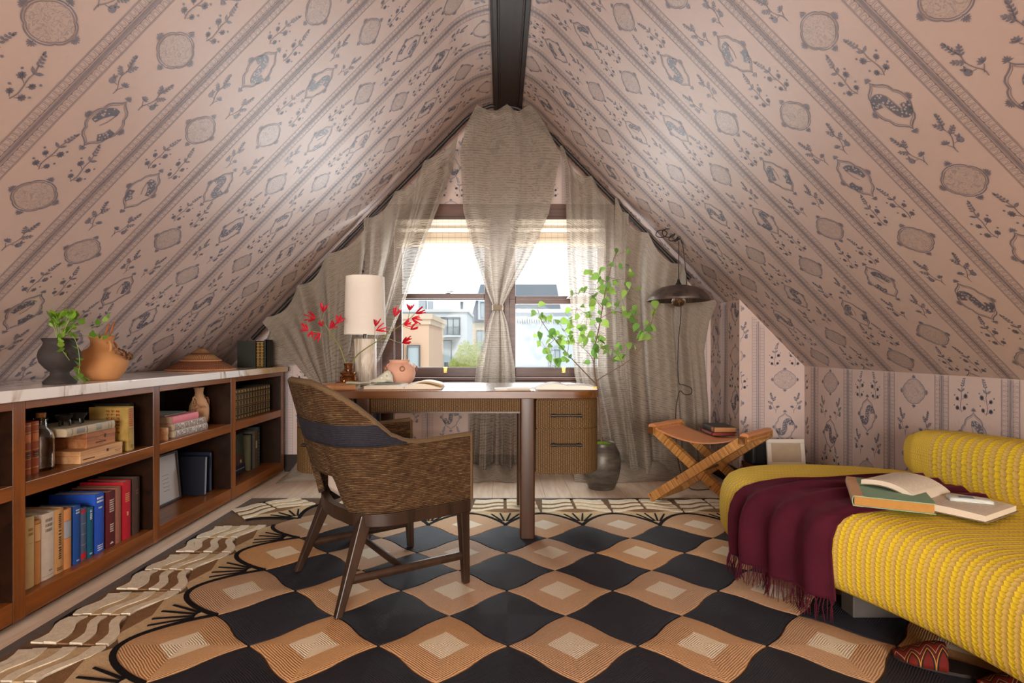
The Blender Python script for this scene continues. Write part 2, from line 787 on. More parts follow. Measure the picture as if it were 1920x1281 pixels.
mb = MB()
for (xa, za), (xb, zb) in zip(prof, prof[1:]):
    for y0 in (YR, 0.4):
        y1 = 0.4 if y0 == YR else YB
        mb.add([(xa, y0, za), (xb, y0, zb), (xb, y1, zb), (xa, y1, za)], [(0, 1, 2, 3)], 0)
half = plen[9]
print_paper(mb, lambda u, v: on_prof(v, u), 0.5, YB - .02, 0.0, half - .06, 1.70, plen, par0=1)
print_paper(mb, lambda u, v: on_prof(PLT - v, u), 0.5, YB - .02, 0.0, half - .06, 3.909 - 9 * PER, [PLT - q for q in plen])
ceiling = struct('ceiling', mb, PAPER, 'steep attic ceiling papered in pale rose with blue grey printed stripes and medallions', smooth=35)

# back gable wall with the window opening
WX0, WX1, WZ0, WZ1 = -0.90, 0.866, 0.74, 2.06
mb = MB()
xs = [XL + .001, WX0, -.5] + [AX + .40 * math.sin(q * PI / 16) for q in range(-8, 9)] + [.5, WX1, 1.68, XR]
def wall_strip(x0, x1, z0, zt0, zt1, y, flip=False):
    mb.add([(x0, y, z0), (x1, y, z0), (x1, y, zt1), (x0, y, zt0)], [(0, 1, 2, 3)], 0)
for x0, x1 in zip(xs, xs[1:]):
    za, zb = ceil_z(x0) + .012, ceil_z(x1) + .012
    if WX0 <= x0 and x1 <= WX1:
        wall_strip(x0, x1, 0, WZ0, WZ0, YB)
        wall_strip(x0, x1, WZ1, za, zb, YB)
    else:
        wall_strip(x0, x1, 0, za, zb, YB)
for (x0, z0), (x1, z1) in (((WX0, WZ0), (WX0, WZ1)), ((WX0, WZ1), (WX1, WZ1)), ((WX1, WZ1), (WX1, WZ0)), ((WX1, WZ0), (WX0, WZ0))):
    mb.add([(x0, YB, z0), (x1, YB, z1), (x1, YB + .22, z1), (x0, YB + .22, z0)], [(0, 1, 2, 3)], 0)
print_paper(mb, lambda u, v: (u, YB - .0007, v), XL + .02, 1.66, 0.0, 2.9, -0.60, ok=lambda u, v: v < ceil_z(u) - .01 and not (WX0 - .02 < u < WX1 + .02 and WZ0 - .02 < v < WZ1 + .02))
wall_back = struct('wall_back', mb, PAPER, 'papered gable wall around the window', smooth=None)

# right return wall of the window bay, and the short wall facing the room beside it
YS, XB = 4.04, 1.682
mb = MB()
mb.add([(XB, YS, 0), (XB, YB, 0), (XB, YB, ceil_z(XB) + .003), (XB, YS, ceil_z(XB) + .003)], [(0, 1, 2, 3)], 0)
mb.add([(XB, YS, 0), (XR, YS, 0), (XR, YS, ceil_z(XR) + .003), (XB, YS, ceil_z(XB) + .003)], [(0, 1, 2, 3)], 0)
mb.add([(XB, YS, ceil_z(XB)), (XR, YS, ceil_z(XR)), (XR, YB, ceil_z(XR)), (XB, YB, ceil_z(XB))], [(0, 1, 2, 3)], 0)
print_paper(mb, lambda u, v: (XB - .0007, u, v), YS + .004, YB, 0.0, 1.35, 4.30, ok=lambda u, v: v < ceil_z(XB) - .01)
print_paper(mb, lambda u, v: (u, YS - .0007, v), XB + .004, XR - .004, 0.0, 1.35, 1.815, ok=lambda u, v: v < ceil_z(u) - .01)
struct('wall_bay', mb, PAPER, 'papered wall beside the window bay, with an outer corner', smooth=None)

# knee walls, rear wall
mb = MB()
mb.add([(XR, YR, 0), (XR, YB, 0), (XR, YB, zr(XR) + .003), (XR, YR, zr(XR) + .003)], [(0, 1, 2, 3)], 0)
print_paper(mb, lambda u, v: (XR - .0007, u, v), 0.9, YS - .004, 0.0, zr(XR) - .004, 3.909 - 9 * PER)
struct('wall_right', mb, PAPER, 'low papered knee wall behind the yellow daybed', smooth=None)
mb = MB()
mb.add([(XL, YR, 0), (XL, YB, 0), (XL, YB, zl(XL) + .003), (XL, YR, zl(XL) + .003)], [(0, 1, 2, 3)], 0)
struct('wall_left', mb, PAPER, 'low knee wall behind the bookcase', smooth=None)
mb = MB()
GX0, GX1, GZ0, GZ1 = -1.5, 1.3, 0.6, 2.2
xs = [XL, GX0, -.6] + [AX + .40 * math.sin(q * PI / 16) for q in range(-8, 9)] + [.6, GX1, XR]
for x0, x1 in zip(xs, xs[1:]):
    za, zb = ceil_z(x0) + .004, ceil_z(x1) + .004
    if GX0 <= x0 and x1 <= GX1:
        wall_strip(x0, x1, 0, GZ0, GZ0, YR)
        wall_strip(x0, x1, 0 if min(za, zb) < GZ1 else GZ1, za, zb, YR) if min(za, zb) > GZ1 else None
    else:
        wall_strip(x0, x1, 0, za, zb, YR)
struct('wall_rear', mb, PAPER, 'papered rear gable wall', smooth=None)

# floor: pale washed boards
def mk_floor():
    s = SB('pale_floor_boards', 0.42, 0.4, 0, '#d6bfa4')
    v = s.map(s.tc(), (9, 1.0, 9))
    g = s.noise(v, 3, 5, .6, .4)
    s.color(s.ramp(g, [(0.25, '#cfb397'), (0.55, '#e2ccb4'), (0.8, '#ecdcc9')]))
    s.bump(g, .05, .001)
    return s.m
FLOOR = mk_floor()
mb = MB()
mb.box(XL, XR, YR, YB + .2, -0.10, -0.008)
floor = struct('floor', mb, plain('#8a735c', .8), 'pale washed wooden board floor', smooth=None)
bm0 = MB()
bw = 0.178
nb = int((XR - XL) / bw) + 1
for i in range(nb):
    x0 = XL + i * bw
    x1 = min(x0 + bw - .0022, XR)
    if x1 - x0 < .02:
        continue
    ys = [YR, -2.2 + .5 * (i % 3), -.4 + .6 * (i % 3), 2.2 + .55 * ((i * 2) % 3), YB]
    for y0, y1 in zip(ys, ys[1:]):
        q = MB()
        q.box(x0, x1, y0, y1 - .002, -0.008, 0.0)
        q.build('floor_board', FLOOR, floor, smooth=None)

# ridge beam
DARKWOOD = wood('dark_stained_beam', '#180e0b', '#2f1d17', 'Y', 1.0, .5, .35)
mb = MB()
bx0, bx1 = -0.066, 0.168
mb.box(bx0, bx1, YR, 4.5, 2.868, 2.96)
mb.box(bx0 + .012, bx0 + .040, YR, 4.5, 2.85, 2.868)
mb.box(bx1 - .040, bx1 - .012, YR, 4.5, 2.85, 2.868)
mb.box(bx0 + .040, bx0 + .052, YR, 4.5, 2.859, 2.868)
mb.box(bx1 - .052, bx1 - .040, YR, 4.5, 2.859, 2.868)
struct('beam', mb, DARKWOOD, 'dark brown wooden ridge beam with moulded edges under the ceiling', smooth=None, bevel=.004)

# dark baseboards
BASE = plain('#241713', .45)
mb = MB()
mb.box(XL + .45, XB - .02, YB - .018, YB, 0, .135)
struct('baseboard_back', mb, BASE, smooth=None, bevel=.004)
mb = MB()
mb.box(XB - .018, XB, YS + .0, YB - .02, 0, .135)
mb.box(XB - .018, XR, YS - .018, YS, 0, .135)
struct('baseboard_bay', mb, BASE, smooth=None, bevel=.004)
mb = MB()
mb.box(XR - .018, XR, YR, YS - .02, 0, .135)
struct('baseboard_right', mb, BASE, smooth=None, bevel=.004)

# ------------------------------------------------------------------ the double window
FRAMEW = wood('dark_window_wood', '#3a2018', '#6a4230', 'X', .8, .38, .45)
def mk_glass(name, tint=(1, 1, 1, 1), refl=0.06):
    m = bpy.data.materials.new(name)
    m.use_nodes = True
    nt = m.node_tree
    nt.nodes.remove(nt.nodes['Principled BSDF'])
    out = nt.nodes['Material Output']
    t = nt.nodes.new('ShaderNodeBsdfTransparent')
    t.inputs[0].default_value = tint
    g = nt.nodes.new('ShaderNodeBsdfGlossy')
    g.inputs['Roughness'].default_value = 0.02
    mx = nt.nodes.new('ShaderNodeMixShader')
    fr = nt.nodes.new('ShaderNodeFresnel')
    fr.inputs[0].default_value = 1.45
    ml = nt.nodes.new('ShaderNodeMath')
    ml.operation = 'MULTIPLY'
    ml.inputs[1].default_value = 0.10
    nt.links.new(fr.outputs[0], ml.inputs[0])
    nt.links.new(ml.outputs[0], mx.inputs[0])
    nt.links.new(t.outputs[0], mx.inputs[1])
    nt.links.new(g.outputs[0], mx.inputs[2])
    nt.links.new(mx.outputs[0], out.inputs[0])
    return m
PANE = mk_glass('window_glass', (.97, .985, .98, 1))
BRASS = plain('#c19a55', .28, .08, .5, 20, 1.0)

mb = MB()     # casing of the whole opening
y0, y1 = YB - .02, YB + .10
mb.box(WX0 - .06, WX0 + .035, y0, y1, WZ0, WZ1 + .09)
mb.box(WX1 - .035, WX1 + .06, y0, y1, WZ0, WZ1 + .09)
mb.box(WX0 + .035, WX1 - .035, y0, y1, WZ1 - .02, WZ1 + .09)
mb.box(-.090, .060, y0, y1 - .01, WZ0, WZ1 - .02)
mb.box(-.052, -.040, y0 - .012, y0, WZ0 + .02, WZ1 - .02)
mb.box(.010, .022, y0 - .012, y0, WZ0 + .02, WZ1 - .02)
struct('trim_1', mb, FRAMEW, 'dark wooden casing around the double window', smooth=None, bevel=.004)
mb = MB()
mb.box(WX0 - .09, WX1 + .09, YB - .075, YB - .0, .735, .757)
mb.box(WX0 - .06, WX1 + .06, YB - .03, YB - .0, .60, .735)
mb.box(WX0, WX1, YB, YB + .20, .74, .757)
struct('trim_2', mb, FRAMEW, 'dark wooden window stool and apron behind the desk', smooth=None, bevel=.004)


def sash_window(n, x0, x1, label, gap):
    mb = MB()                                   # lower sash, inside
    ya, yb = YB + .035, YB + .062
    st = .050
    mb.box(x0, x0 + st, ya, yb, .758, 1.435 - gap)
    mb.box(x1 - st, x1, ya, yb, .758, 1.435 - gap)
    mb.box(x0 + st, x1 - st, ya, yb, .758, .832)
    mb.box(x0 + st, x1 - st, ya, yb, 1.395 - gap, 1.435 - gap)
    mb.box(x0 + st, x1 - st, ya - .006, ya, .842 - .010, .842 - .004)
    w = struct('window_%d' % n, mb, FRAMEW, label, smooth=None, bevel=.003)
    mb = MB()
    ya2, yb2 = YB + .070, YB + .096
    mb.box(x0, x0 + st, ya2, yb2, 1.385, WZ1 - .02)
    mb.box(x1 - st, x1, ya2, yb2, 1.385, WZ1 - .02)
    mb.box(x0 + st, x1 - st, ya2, yb2, WZ1 - .08, WZ1 - .02)
    mb.box(x0 + st, x1 - st, ya2, yb2, 1.385, 1.418)
    mb.build('upper_sash', FRAMEW, w, smooth=None, bevel=.003)
    mb = MB()
    mb.box(x0 + st - .004, x1 - st + .004, ya + .011, ya + .015, .828, 1.40 - gap)
    mb.build('pane', PANE, w, smooth=None)
    mb = MB()
    mb.box(x0 + st - .004, x1 - st + .004, ya2 + .011, ya2 + .015, 1.41, WZ1 - .07)
    mb.build('pane', PANE, w, smooth=None)
    xm = (x0 + x1) / 2 + (.02 if n == 1 else .055)
    mb = MB()
    mb.box(xm - .015, xm + .015, ya - .012, ya - .0005, .792, .838)
    mb.box(xm - .013, xm + .013, ya - .028, ya - .012, .800, .808)
    mb.box(xm - .018, xm + .018, ya - .016, ya - .012, .826, .838)
    mb.build('sash_lift', BRASS, w, smooth=None, bevel=.003)
    xl = (x0 + x1) / 2 + (.04 if n == 1 else .10)
    mb = MB()
    mb.lathe([(.020, 0), (.022, .004), (.014, .010), (.010, .018), (.004, .020)], 16, (xl, ya + .014, 1.435 - gap))
    mb.tube([(xl - .005, ya + .014, 1.448 - gap), (xl + .035, ya + .008, 1.455 - gap)], [.005, .004], 8)
    mb.lathe([(.0, -.006), (.006, 0), (.0, .006)], 10, (xl + .036, ya + .008, 1.455 - gap))
    mb.build('sash_lock', plain('#a4968f', .3, .08, .5, 20, 0.6), w)
    return w


sash_window(1, -.863, -.092, 'left dark wooden sash window looking onto a peach house and a tree', 0.0)
sash_window(2, .061, .830, 'right dark wooden sash window looking onto a white building', 0.045)

# woven roman shades
def mk_shade():
    s = SB('woven_shade_cloth', .8, .2, 0, '#e9e0d2')
    x, y, z = s.sep(s.tc())
    a = s.math('FRACT', s.math('MULTIPLY', z, 24.0))
    b = s.math('FRACT', s.math('MULTIPLY', x, 20.0))
    ln = s.math('MAXIMUM', s.math('LESS_THAN', a, .10), s.math('MULTIPLY', s.math('LESS_THAN', b, .07), .7))
    c = s.mix(s.math('MULTIPLY', ln, .55), '#ece4d8', '#9a8577')
    s.color(c)
    tr = s.n('ShaderNodeBsdfTranslucent')
    s.lk(c, tr.inputs[0])
    mx = s.n('ShaderNodeMixShader')
    mx.inputs[0].default_value = .45
    s.nt.links.new(s.b.outputs[0], mx.inputs[1])
    s.nt.links.new(tr.outputs[0], mx.inputs[2])
    s.nt.links.new(mx.outputs[0], s.out.inputs[0])
    return s.m
SHADE = mk_shade()
for nm, x0, x1, side in (('roman_shade', -.855, -.097, 'left'), ('roman_shade', .066, .825, 'right')):
    r = empty(nm, ((x0 + x1) / 2, YB, 1.79), label='cream woven roman shade gathered up at the top of the %s window' % side, cat='window shade')
    h = (x1 - x0) / 2
    for k in range(4):
        mb = MB()
        def sh(u, v, k=k):
            z = .22 - .0 - k * .055 - v * .085 + .02
            yy = -.016 - .010 * math.sin(v * PI) - .004 * k
            return (lerp(-h, h, u), yy, max(z, 0.0) if k < 3 else z + .03)
        mb.grid(sh, 8, 8)
        mb.build('shade_fold', SHADE, r, solid=(.002, 0))
    mb = MB()
    mb.box(-h, h, -.022, -.004, .235, .262)
    mb.build('headrail', plain('#4b2d20', .4), r, smooth=None, bevel=.003)
    mb = MB()
    mb.box(-h, h, -.036, -.026, .0, .014)
    mb.build('hem_bar', SHADE, r, smooth=None, bevel=.003)
# ------------------------------------------------------------------ the rug
def wparent(o, parent):
    o.parent = parent
    o.matrix_parent_inverse = Matrix.LocRotScale(parent.location, parent.rotation_euler, None).inverted()
    return o


def mk_patch(name, outer, inner, amt):
    """Braided jute: rings of cord running round the diamond."""
    s = SB(name, .70 if inner else .62, .36 if inner else .26, 0, outer)
    v = s.tc()
    x, y, z = s.sep(v)
    d = s.math('ADD', s.math('ABSOLUTE', x), s.math('ABSOLUTE', y))
    nz = s.noise(v, 9, 3, .6)
    d2 = s.math('ADD', d, s.math('MULTIPLY', nz, .02))
    ring = s.math('SINE', s.math('MULTIPLY', d2, 2 * PI / .0105))
    fib = s.noise(v, 130, 3, .7)
    info = s.n('ShaderNodeObjectInfo').outputs['Random']
    c = s.mix(fib, tuple(q * .72 for q in C(outer)[:3]) + (1,), tuple(min(1, q * 1.25) for q in C(outer)[:3]) + (1,))
    c = s.mix(s.math('LESS_THAN', s.math('MAXIMUM', s.math('ABSOLUTE', s.math('ADD', x, y)), s.math('ABSOLUTE', s.math('SUBTRACT', x, y))), s.math('ADD', .070, s.math('MULTIPLY', nz, .030))), c, inner) if inner else c
    c = s.mix(s.math('MULTIPLY', s.math('LESS_THAN', ring, -.55), .42), c, tuple(q * .35 for q in C(outer)[:3]) + (1,))
    hs = s.n('ShaderNodeHueSaturation')
    s.lk(c, hs.inputs['Color'])
    s.lk(s.math('ADD', s.math('MULTIPLY', info, amt), 1 - amt / 2), hs.inputs['Value'])
    s.lk(s.math('ADD', s.math('MULTIPLY', info, .25), .85), hs.inputs['Saturation'])
    s.color(hs.outputs[0])
    s.bump(s.math('ADD', ring, s.math('MULTIPLY', fib, 1.2)), .40, .003)
    return s.m


TAN = mk_patch('tan_jute', '#c69d74', C('#e6d8bd'), .30)
BLK = mk_patch('black_jute', '#2a2a31', None, .3)


def yarn(name, hexc, ribs=0):
    s = SB(name, .9, .1, 0, hexc)
    v = s.tc()
    n1 = s.noise(v, 55, 4, .7)
    lo = tuple(q * .62 for q in C(hexc)[:3]) + (1,)
    hi = tuple(min(1, q * 1.25) for q in C(hexc)[:3]) + (1,)
    s.color(s.mix(n1, lo, hi))
    s.bump(s.noise(s.map(v, (60, 60, 60)), 3, 3, .7), .6, .003)
    return s.m


Y_CREAM, Y_SAND, Y_BROWN, Y_EDGE, Y_BLACK, Y_GROUND = (yarn('cream_yarn', '#e6d9bf'), yarn('sand_yarn', '#cdb28a'), yarn('brown_yarn', '#8c6a4a'),
                                                      yarn('grey_border_yarn', '#6b625c'), yarn('black_yarn', '#1d1b1c'), yarn('dark_brown_yarn', '#755c46'))
D = 0.427
DY = 0.4248
RX0, RX1, RY0, RY1 = -1.64, 2.105, -0.41, 3.745
mb = MB()
mb.box(RX0, RX1, RY0, RY1, 0.001, 0.0085, 0)
mb.box(RX0 + .05, RX1 - .05, RY0 + .05, RY1 - .05, 0.0085, 0.0105, 1)
rug = mb.build('rug', [Y_EDGE, Y_GROUND], smooth=None)
tag(rug, 'large jute rug of tan and black diamonds with a scalloped fan border', 'rug')


def diamond(bulge, domed=()):
    hx, hy = D / 2, DY / 2
    out = []
    n = 9
    for q in range(4):
        a = ((hx, 0), (0, hy), (-hx, 0), (0, -hy))[q]
        b = ((0, hy), (-hx, 0), (0, -hy), (hx, 0))[q]
        for k in range(n):
            t = k / n
            if q in domed:
                # scalloped outer edge of the border tiles: a rounded dome
                th = PI / 2 * (q + t)
                c, d = math.cos(th), math.sin(th)
                horiz = domed[q] == 'N'
                w = abs(d) if horiz else abs(c)
                r = 1.0
                if horiz:
                    u = 1 - t if q in (0, 2) else t
                    px = (1 if q in (0, 3) else -1) * hx * u
                    py = (1 if q in (0, 1) else -1) * hy * math.sin(PI / 2 * (1 - u)) ** .85
                else:
                    u = t if q in (0, 2) else 1 - t
                    py = (1 if q in (0, 1) else -1) * hy * u
                    px = (1 if q in (0, 3) else -1) * hx * math.sin(PI / 2 * (1 - u)) ** .85
                out.append((px, py))
                continue
            w = math.sin(2 * PI * t) * .0085 * bulge * (1 if q % 2 == 0 else -1) * -1
            px, py = lerp(a[0], b[0], t), lerp(a[1], b[1], t)
            L = math.hypot(px, py)
            out.append((px * (1 + w / L), py * (1 + w / L)))
    return out


def patch_mesh(name, mat, bulge, domed=()):
    o = diamond(bulge, domed)
    mb = MB()
    n = len(o)
    rings = [(0.985, .0), (0.975, .0065), (.90, .0085), (.45, .0095)]
    vs, fs = [], []
    for s_, z in rings:
        vs += [(x * s_, y * s_, z) for x, y in o]
    vs.append((0, 0, .010))
    for r in range(3):
        for k in range(n):
            fs.append((r * n + k, r * n + (k + 1) % n, (r + 1) * n + (k + 1) % n, (r + 1) * n + k))
    for k in range(n):
        fs.append((3 * n + k, 3 * n + (k + 1) % n, 4 * n))
    mb.add(vs, fs)
    return mb.build(name, mat, rug, smooth=60)


b0 = patch_mesh('black_diamond', BLK, 1)
protos = {}
for j in range(8):
    for k in range(7):
        x, y = .02 + D * (k - 2.5), 3.155 - DY * j
        dm = {}
        if k == 0:
            dm.update({1: 'W', 2: 'W'})
        if k == 6:
            dm.update({0: 'W', 3: 'W'})
        if j == 0:
            dm.update({0: 'N', 1: 'N'})
        if j == 7:
            dm.update({2: 'N', 3: 'N'})
        key = tuple(sorted(dm.items()))
        if key in protos:
            o = protos[key].copy()
            col.objects.link(o)
        else:
            o = protos[key] = patch_mesh('tan_diamond', TAN, 1, dm)
        o.location = (x, y, .0095)
first = True
for j in range(7):
    for k in range(6):
        x, y = .02 + D * (k - 2), 3.155 - DY * (j + .5)
        o = b0 if first else b0.copy()
        if not first:
            col.objects.link(o)
        first = False
        o.location = (x, y, .0095)


def fan_meshes():
    """One border fan: a across, b outwards from the cusp. Returns part prototypes."""
    hx, hy = D / 2, DY / 2
    parts = []

    def arc(s, n=10):
        # half scallop from the cusp to the crest
        return [(s * hx * (1 - u), hy * math.sin(PI / 2 * (1 - u)) ** .85) for u in [1 - k / n for k in range(n + 1)]]
    mb = MB()
    left, right = arc(-1), arc(1)
    poly = right + [(hx * .62, .275), (0, .30), (-hx * .62, .275)] + left[::-1][:-1]
    mb.prism(poly, 0, .0065)
    parts.append(('spoke_field', mb, Y_SAND))
    mb = MB()
    pr = Print()
    pr.ribbon([(x, y) for x, y in left[::-1]], .020)
    pr.ribbon([(x, y) for x, y in right], .020)
    for a in (-36, -22, -8, 8, 22, 36):
        a = math.radians(a)
        r0, r1 = (.075, .215)
        pr.ribbon([(math.sin(a) * r0 * .7, math.cos(a) * r0), (math.sin(a) * r1, math.cos(a) * r1 * 1.02)], [.012, .009])
    for pts, m in pr.polys:
        mb.prism(pts, .0015, .0092)
    parts.append(('spokes', mb, Y_BLACK))
    mb = MB()
    mb.prism([(0, .235), (.135, .268), (.0, .315), (-.135, .268)][::1], .001, .0078)
    parts.append(('lozenge', mb, Y_BROWN))
    for s in (-1, 1):
        q = [(.010, .318), (.150, .272), (.200, .262), (.178, .52), (.014, .535)]
        a0, b0_ = Vector((s * .010, .322)), Vector((s * .010, .535))
        a1, b1 = Vector((s * .207, .246)), Vector((s * .188, .520))
        n = 6
        mbs = [MB(), MB()]
        for i in range(n):
            t0_, t1_ = i / n, (i + 1) / n
            pts = []
            for u in [k / 6 for k in range(7)]:
                bow = .012 * math.sin(u * PI * 2.2)
                p = a0.lerp(b0_, t0_).lerp(a1.lerp(b1, t0_), u)
                pts.append((p.x, p.y + bow))
            for u in [k / 6 for k in range(6, -1, -1)]:
                bow = .012 * math.sin(u * PI * 2.2)
                p = a0.lerp(b0_, t1_).lerp(a1.lerp(b1, t1_), u)
                pts.append((p.x, p.y + bow - .0015))
            if s < 0:
                pts = pts[::-1]
            mbs[i % 2 if i < 5 else 0].prism(pts, .0, .0095 if i % 2 == 0 else .0065)
        parts.append(('wing', mbs[0], Y_CREAM))
        parts.append(('wing_band', mbs[1], Y_SAND if s > 0 else Y_BROWN))
    mb = MB()
    mb.prism([(-.075, .540), (.075, .540), (.05, .553), (-.05, .553)], 0, .006)
    parts.append(('edge_tick', mb, Y_BLACK))
    return [mb.build(nm, mt, rug, smooth=40) for nm, mb, mt in parts]


proto = fan_meshes()
spots = []
for k in range(6):
    spots.append((.02 + D * (k - 2), 3.155, 0))
    spots.append((.02 + D * (k - 2), 3.155 - DY * 7, PI))
for j in range(7):
    spots.append((.02 - D * 2.5, 3.155 - DY * (j + .5), PI / 2))
    spots.append((.02 + D * 3.5, 3.155 - DY * (j + .5), -PI / 2))
for sx, sy, a in ((.02 - D * 2.5, 3.155, PI / 4), (.02 + D * 3.5, 3.155, -PI / 4)):
    spots.append((sx + math.sin(-a) * -.0, sy, a))
for i, (x, y, a) in enumerate(spots):
    for p in proto:
        o = p if i == 0 else p.copy()
        if i:
            col.objects.link(o)
        o.location = (x, y, .0098)
        o.rotation_euler = (0, 0, a)
        if abs(abs(a) - PI / 4) < .01:
            o.location = (x - math.sin(a) * .16, y + math.cos(a) * .16, .0099)
            o.scale = (1.05, .92, 1)
# ------------------------------------------------------------------ built-in bookcase along the left
CHERRY = wood('cherry_wood', '#5a2f10', '#9a5820', 'Y', .8, .30, .5, .05)
CHERRYZ = wood('cherry_wood_upright', '#5a2f10', '#97561f', 'Z', .8, .30, .5, .05)
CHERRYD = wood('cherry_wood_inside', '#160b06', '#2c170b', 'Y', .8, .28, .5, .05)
BX, BBK = -1.72, -2.15
case = empty('bookcase', (-1.93, 2.8, 0), label='long low cherry wood bookcase with open cubbies and marble slab on top', cat='bookcase')
UPS = [(1.19, 1.25), (2.008, 2.061), (2.817, 2.87), (3.625, 3.69), (4.445, 4.498)]
for y0, y1 in UPS:
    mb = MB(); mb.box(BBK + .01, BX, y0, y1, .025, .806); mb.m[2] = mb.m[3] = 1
    wparent(mb.build('upright', [CHERRYZ, CHERRYD], smooth=None, bevel=.002), case)
for (_, a), (b, _) in zip(UPS, UPS[1:]):
    mb = MB(); mb.box(BBK + .01, BX - .001, a, b, .46, .512)
    wparent(mb.build('shelf', CHERRY, smooth=None, bevel=.002), case)
    mb = MB(); mb.box(BBK + .01, BX - .001, a, b, .027, .10)
    wparent(mb.build('bottom_board', CHERRY, smooth=None, bevel=.002), case)
    mb = MB(); mb.box(BX - .022, BX - .001, a, b, .776, .806)
    wparent(mb.build('top_rail', CHERRY, smooth=None, bevel=.002), case)
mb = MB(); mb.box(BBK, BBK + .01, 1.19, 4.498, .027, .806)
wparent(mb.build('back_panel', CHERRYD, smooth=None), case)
mb = MB(); mb.box(BBK, BX - .045, 1.19, 4.498, .0, .025)
wparent(mb.build('plinth', CHERRYD, smooth=None), case)


def mk_marble():
    s = SB('white_marble', .12, .5, 0, '#e9e6e0')
    v = s.tc()
    n1 = s.noise(v, 1.3, 5, .58, 1.2)
    vein = s.math('ABSOLUTE', s.math('SUBTRACT', n1, .5))
    n2 = s.noise(v, 1.4, 3, .5)
    g = s.ramp(vein, [(0.0, '#8d8378'), (.006, '#cfc8bd'), (.03, '#f0eeea')])
    warm = s.mix(s.math('MULTIPLY', s.math('GREATER_THAN', s.sep(v)[1], 3.75), s.ramp(n1, [(.45, 0.0), (.6, 1.0)])), g, '#d8b98a')
    s.color(s.mix(s.ramp(n2, [(.45, 0.0), (.8, .3)]), warm, '#d2cdc6'))
    return s.m


MARBLE = mk_marble()
mb = MB(); mb.box(-2.163, -1.69, 1.15, 4.51, .808, .85)
tag(mb.build('countertop', MARBLE, smooth=None, bevel=.004), 'white veined marble slab lying along the top of the cherry bookcase', 'countertop')

# ------------------------------------------------------------------ books
PAGE = None


def mk_pages():
    s = SB('page_edges', .85, .15, 0, '#d9c9a8')
    x, y, z = s.sep(s.tc())
    n1 = s.noise(s.map(s.tc(), (40, 400, 40)), 2, 2, .5)
    s.color(s.mix(n1, '#b7a27c', '#e3d6ba'))
    return s.m


PAGE = mk_pages()
_cl = {}


def cloth(hexc, rough=.62):
    k = (hexc, rough)
    if k not in _cl:
        s = SB('book_cloth_' + hexc.strip('#'), rough, .35, 0, hexc)
        n1 = s.noise(s.tc(), 25, 4, .65)
        c = C(hexc)
        s.color(s.mix(n1, tuple(q * .78 for q in c[:3]) + (1,), tuple(min(1, q * 1.15) for q in c[:3]) + (1,)))
        s.bump(s.noise(s.tc(), 500, 2), .15, .0006)
        _cl[k] = s.m
    return _cl[k]


INKS = {}


def ink(hexc, rough=.5, metal=0.0):
    return plain(hexc, rough, .06, .4, 30, metal)


GOLD = plain('#c7a24a', .35, .12, .5, 40, .8)


def book(name, label, w, h, d, cover, M, marks=(), group=None, page=None, cat='book', round_=True):
    """Book with its spine at x = 0 facing +x, thickness along y (centred), standing on z = 0. M places it. marks: (y0,y1,z0,z1,hex) rectangles on the spine, as fractions."""
    loc, rot, _ = M.decompose()
    e = empty(name, loc, rot=rot.to_euler(), label=label, cat=cat, group=group)
    cv = cloth(cover) if isinstance(cover, str) else cover
    t = .0028
    mb = MB()
    # spine: gently rounded strip
    n = 8
    rr = .0042 if round_ else .0
    pts = []
    for k in range(n + 1):
        a = -1 + 2 * k / n
        pts.append((rr * (1 - a * a), a * w / 2))
    vs, fs = [], []
    for z in (0, h):
        for x, y in pts:
            vs.append((x, y, z))
        for x, y in pts:
            vs.append((x - t, y * .97, z))
    m = n + 1
    for k in range(n):
        fs.append((k, k + 1, 2 * m + k + 1, 2 * m + k))
        fs.append((m + k + 1, m + k, 3 * m + k, 3 * m + k + 1))
        fs.append((k + 1, k, m + k, m + k + 1))
        fs.append((2 * m + k, 2 * m + k + 1, 3 * m + k + 1, 3 * m + k))
    mb.add(vs, fs)
    mb.box(-d, .0, w / 2 - t, w / 2, 0, h)
    mb.box(-d, .0, -w / 2, -w / 2 + t, 0, h)
    mb.build('cover', cv, e, smooth=30)
    mb = MB()
    mb.box(-d + .004, -t, -w / 2 + t, w / 2 - t, .004, h - .004)
    mb.build('pages', page or PAGE, e, smooth=None)
    groups = {}
    for (a, b, c, f, hx) in marks:
        groups.setdefault(hx, []).append((a, b, c, f))
    for hx, rs in groups.items():
        mb = MB()
        for a, b, c, f in rs:
            k0, k1 = max(-.97, a * 2 - 1), min(.97, b * 2 - 1)
            for q in range(4):
                u0, u1 = lerp(k0, k1, q / 4), lerp(k0, k1, (q + 1) / 4)
                mb.add([(rr * (1 - u0 * u0) + .0006, u0 * w / 2, c * h), (rr * (1 - u1 * u1) + .0006, u1 * w / 2, c * h),
                        (rr * (1 - u1 * u1) + .0006, u1 * w / 2, f * h), (rr * (1 - u0 * u0) + .0006, u0 * w / 2, f * h)], [(0, 1, 2, 3)])
        mb.build('spine_lettering', hx if not isinstance(hx, str) else ink(hx), e, smooth=None)['kind'] = 'stuff'
    return e


def R3(rx=0, ry=0, rz=0):
    return Matrix.Rotation(rz, 4, 'Z') @ Matrix.Rotation(ry, 4, 'Y') @ Matrix.Rotation(rx, 4, 'X')


def TR(x, y, z, rx=0, ry=0, rz=0):
    return Matrix.Translation((x, y, z)) @ R3(rx, ry, rz)


def text_lines(n, z0, z1, hx, a=.22, b=.78, seed=1):
    rnd = random.Random(seed)
    out = []
    for i in range(n):
        z = lerp(z0, z1, (i + .5) / n)
        hh = (z1 - z0) / n * .30
        q = a
        while q < b:
            ww = rnd.uniform(.05, .12)
            out.append((q, min(b, q + ww), z - hh, z + hh, hx))
            q += ww + .03
    return out


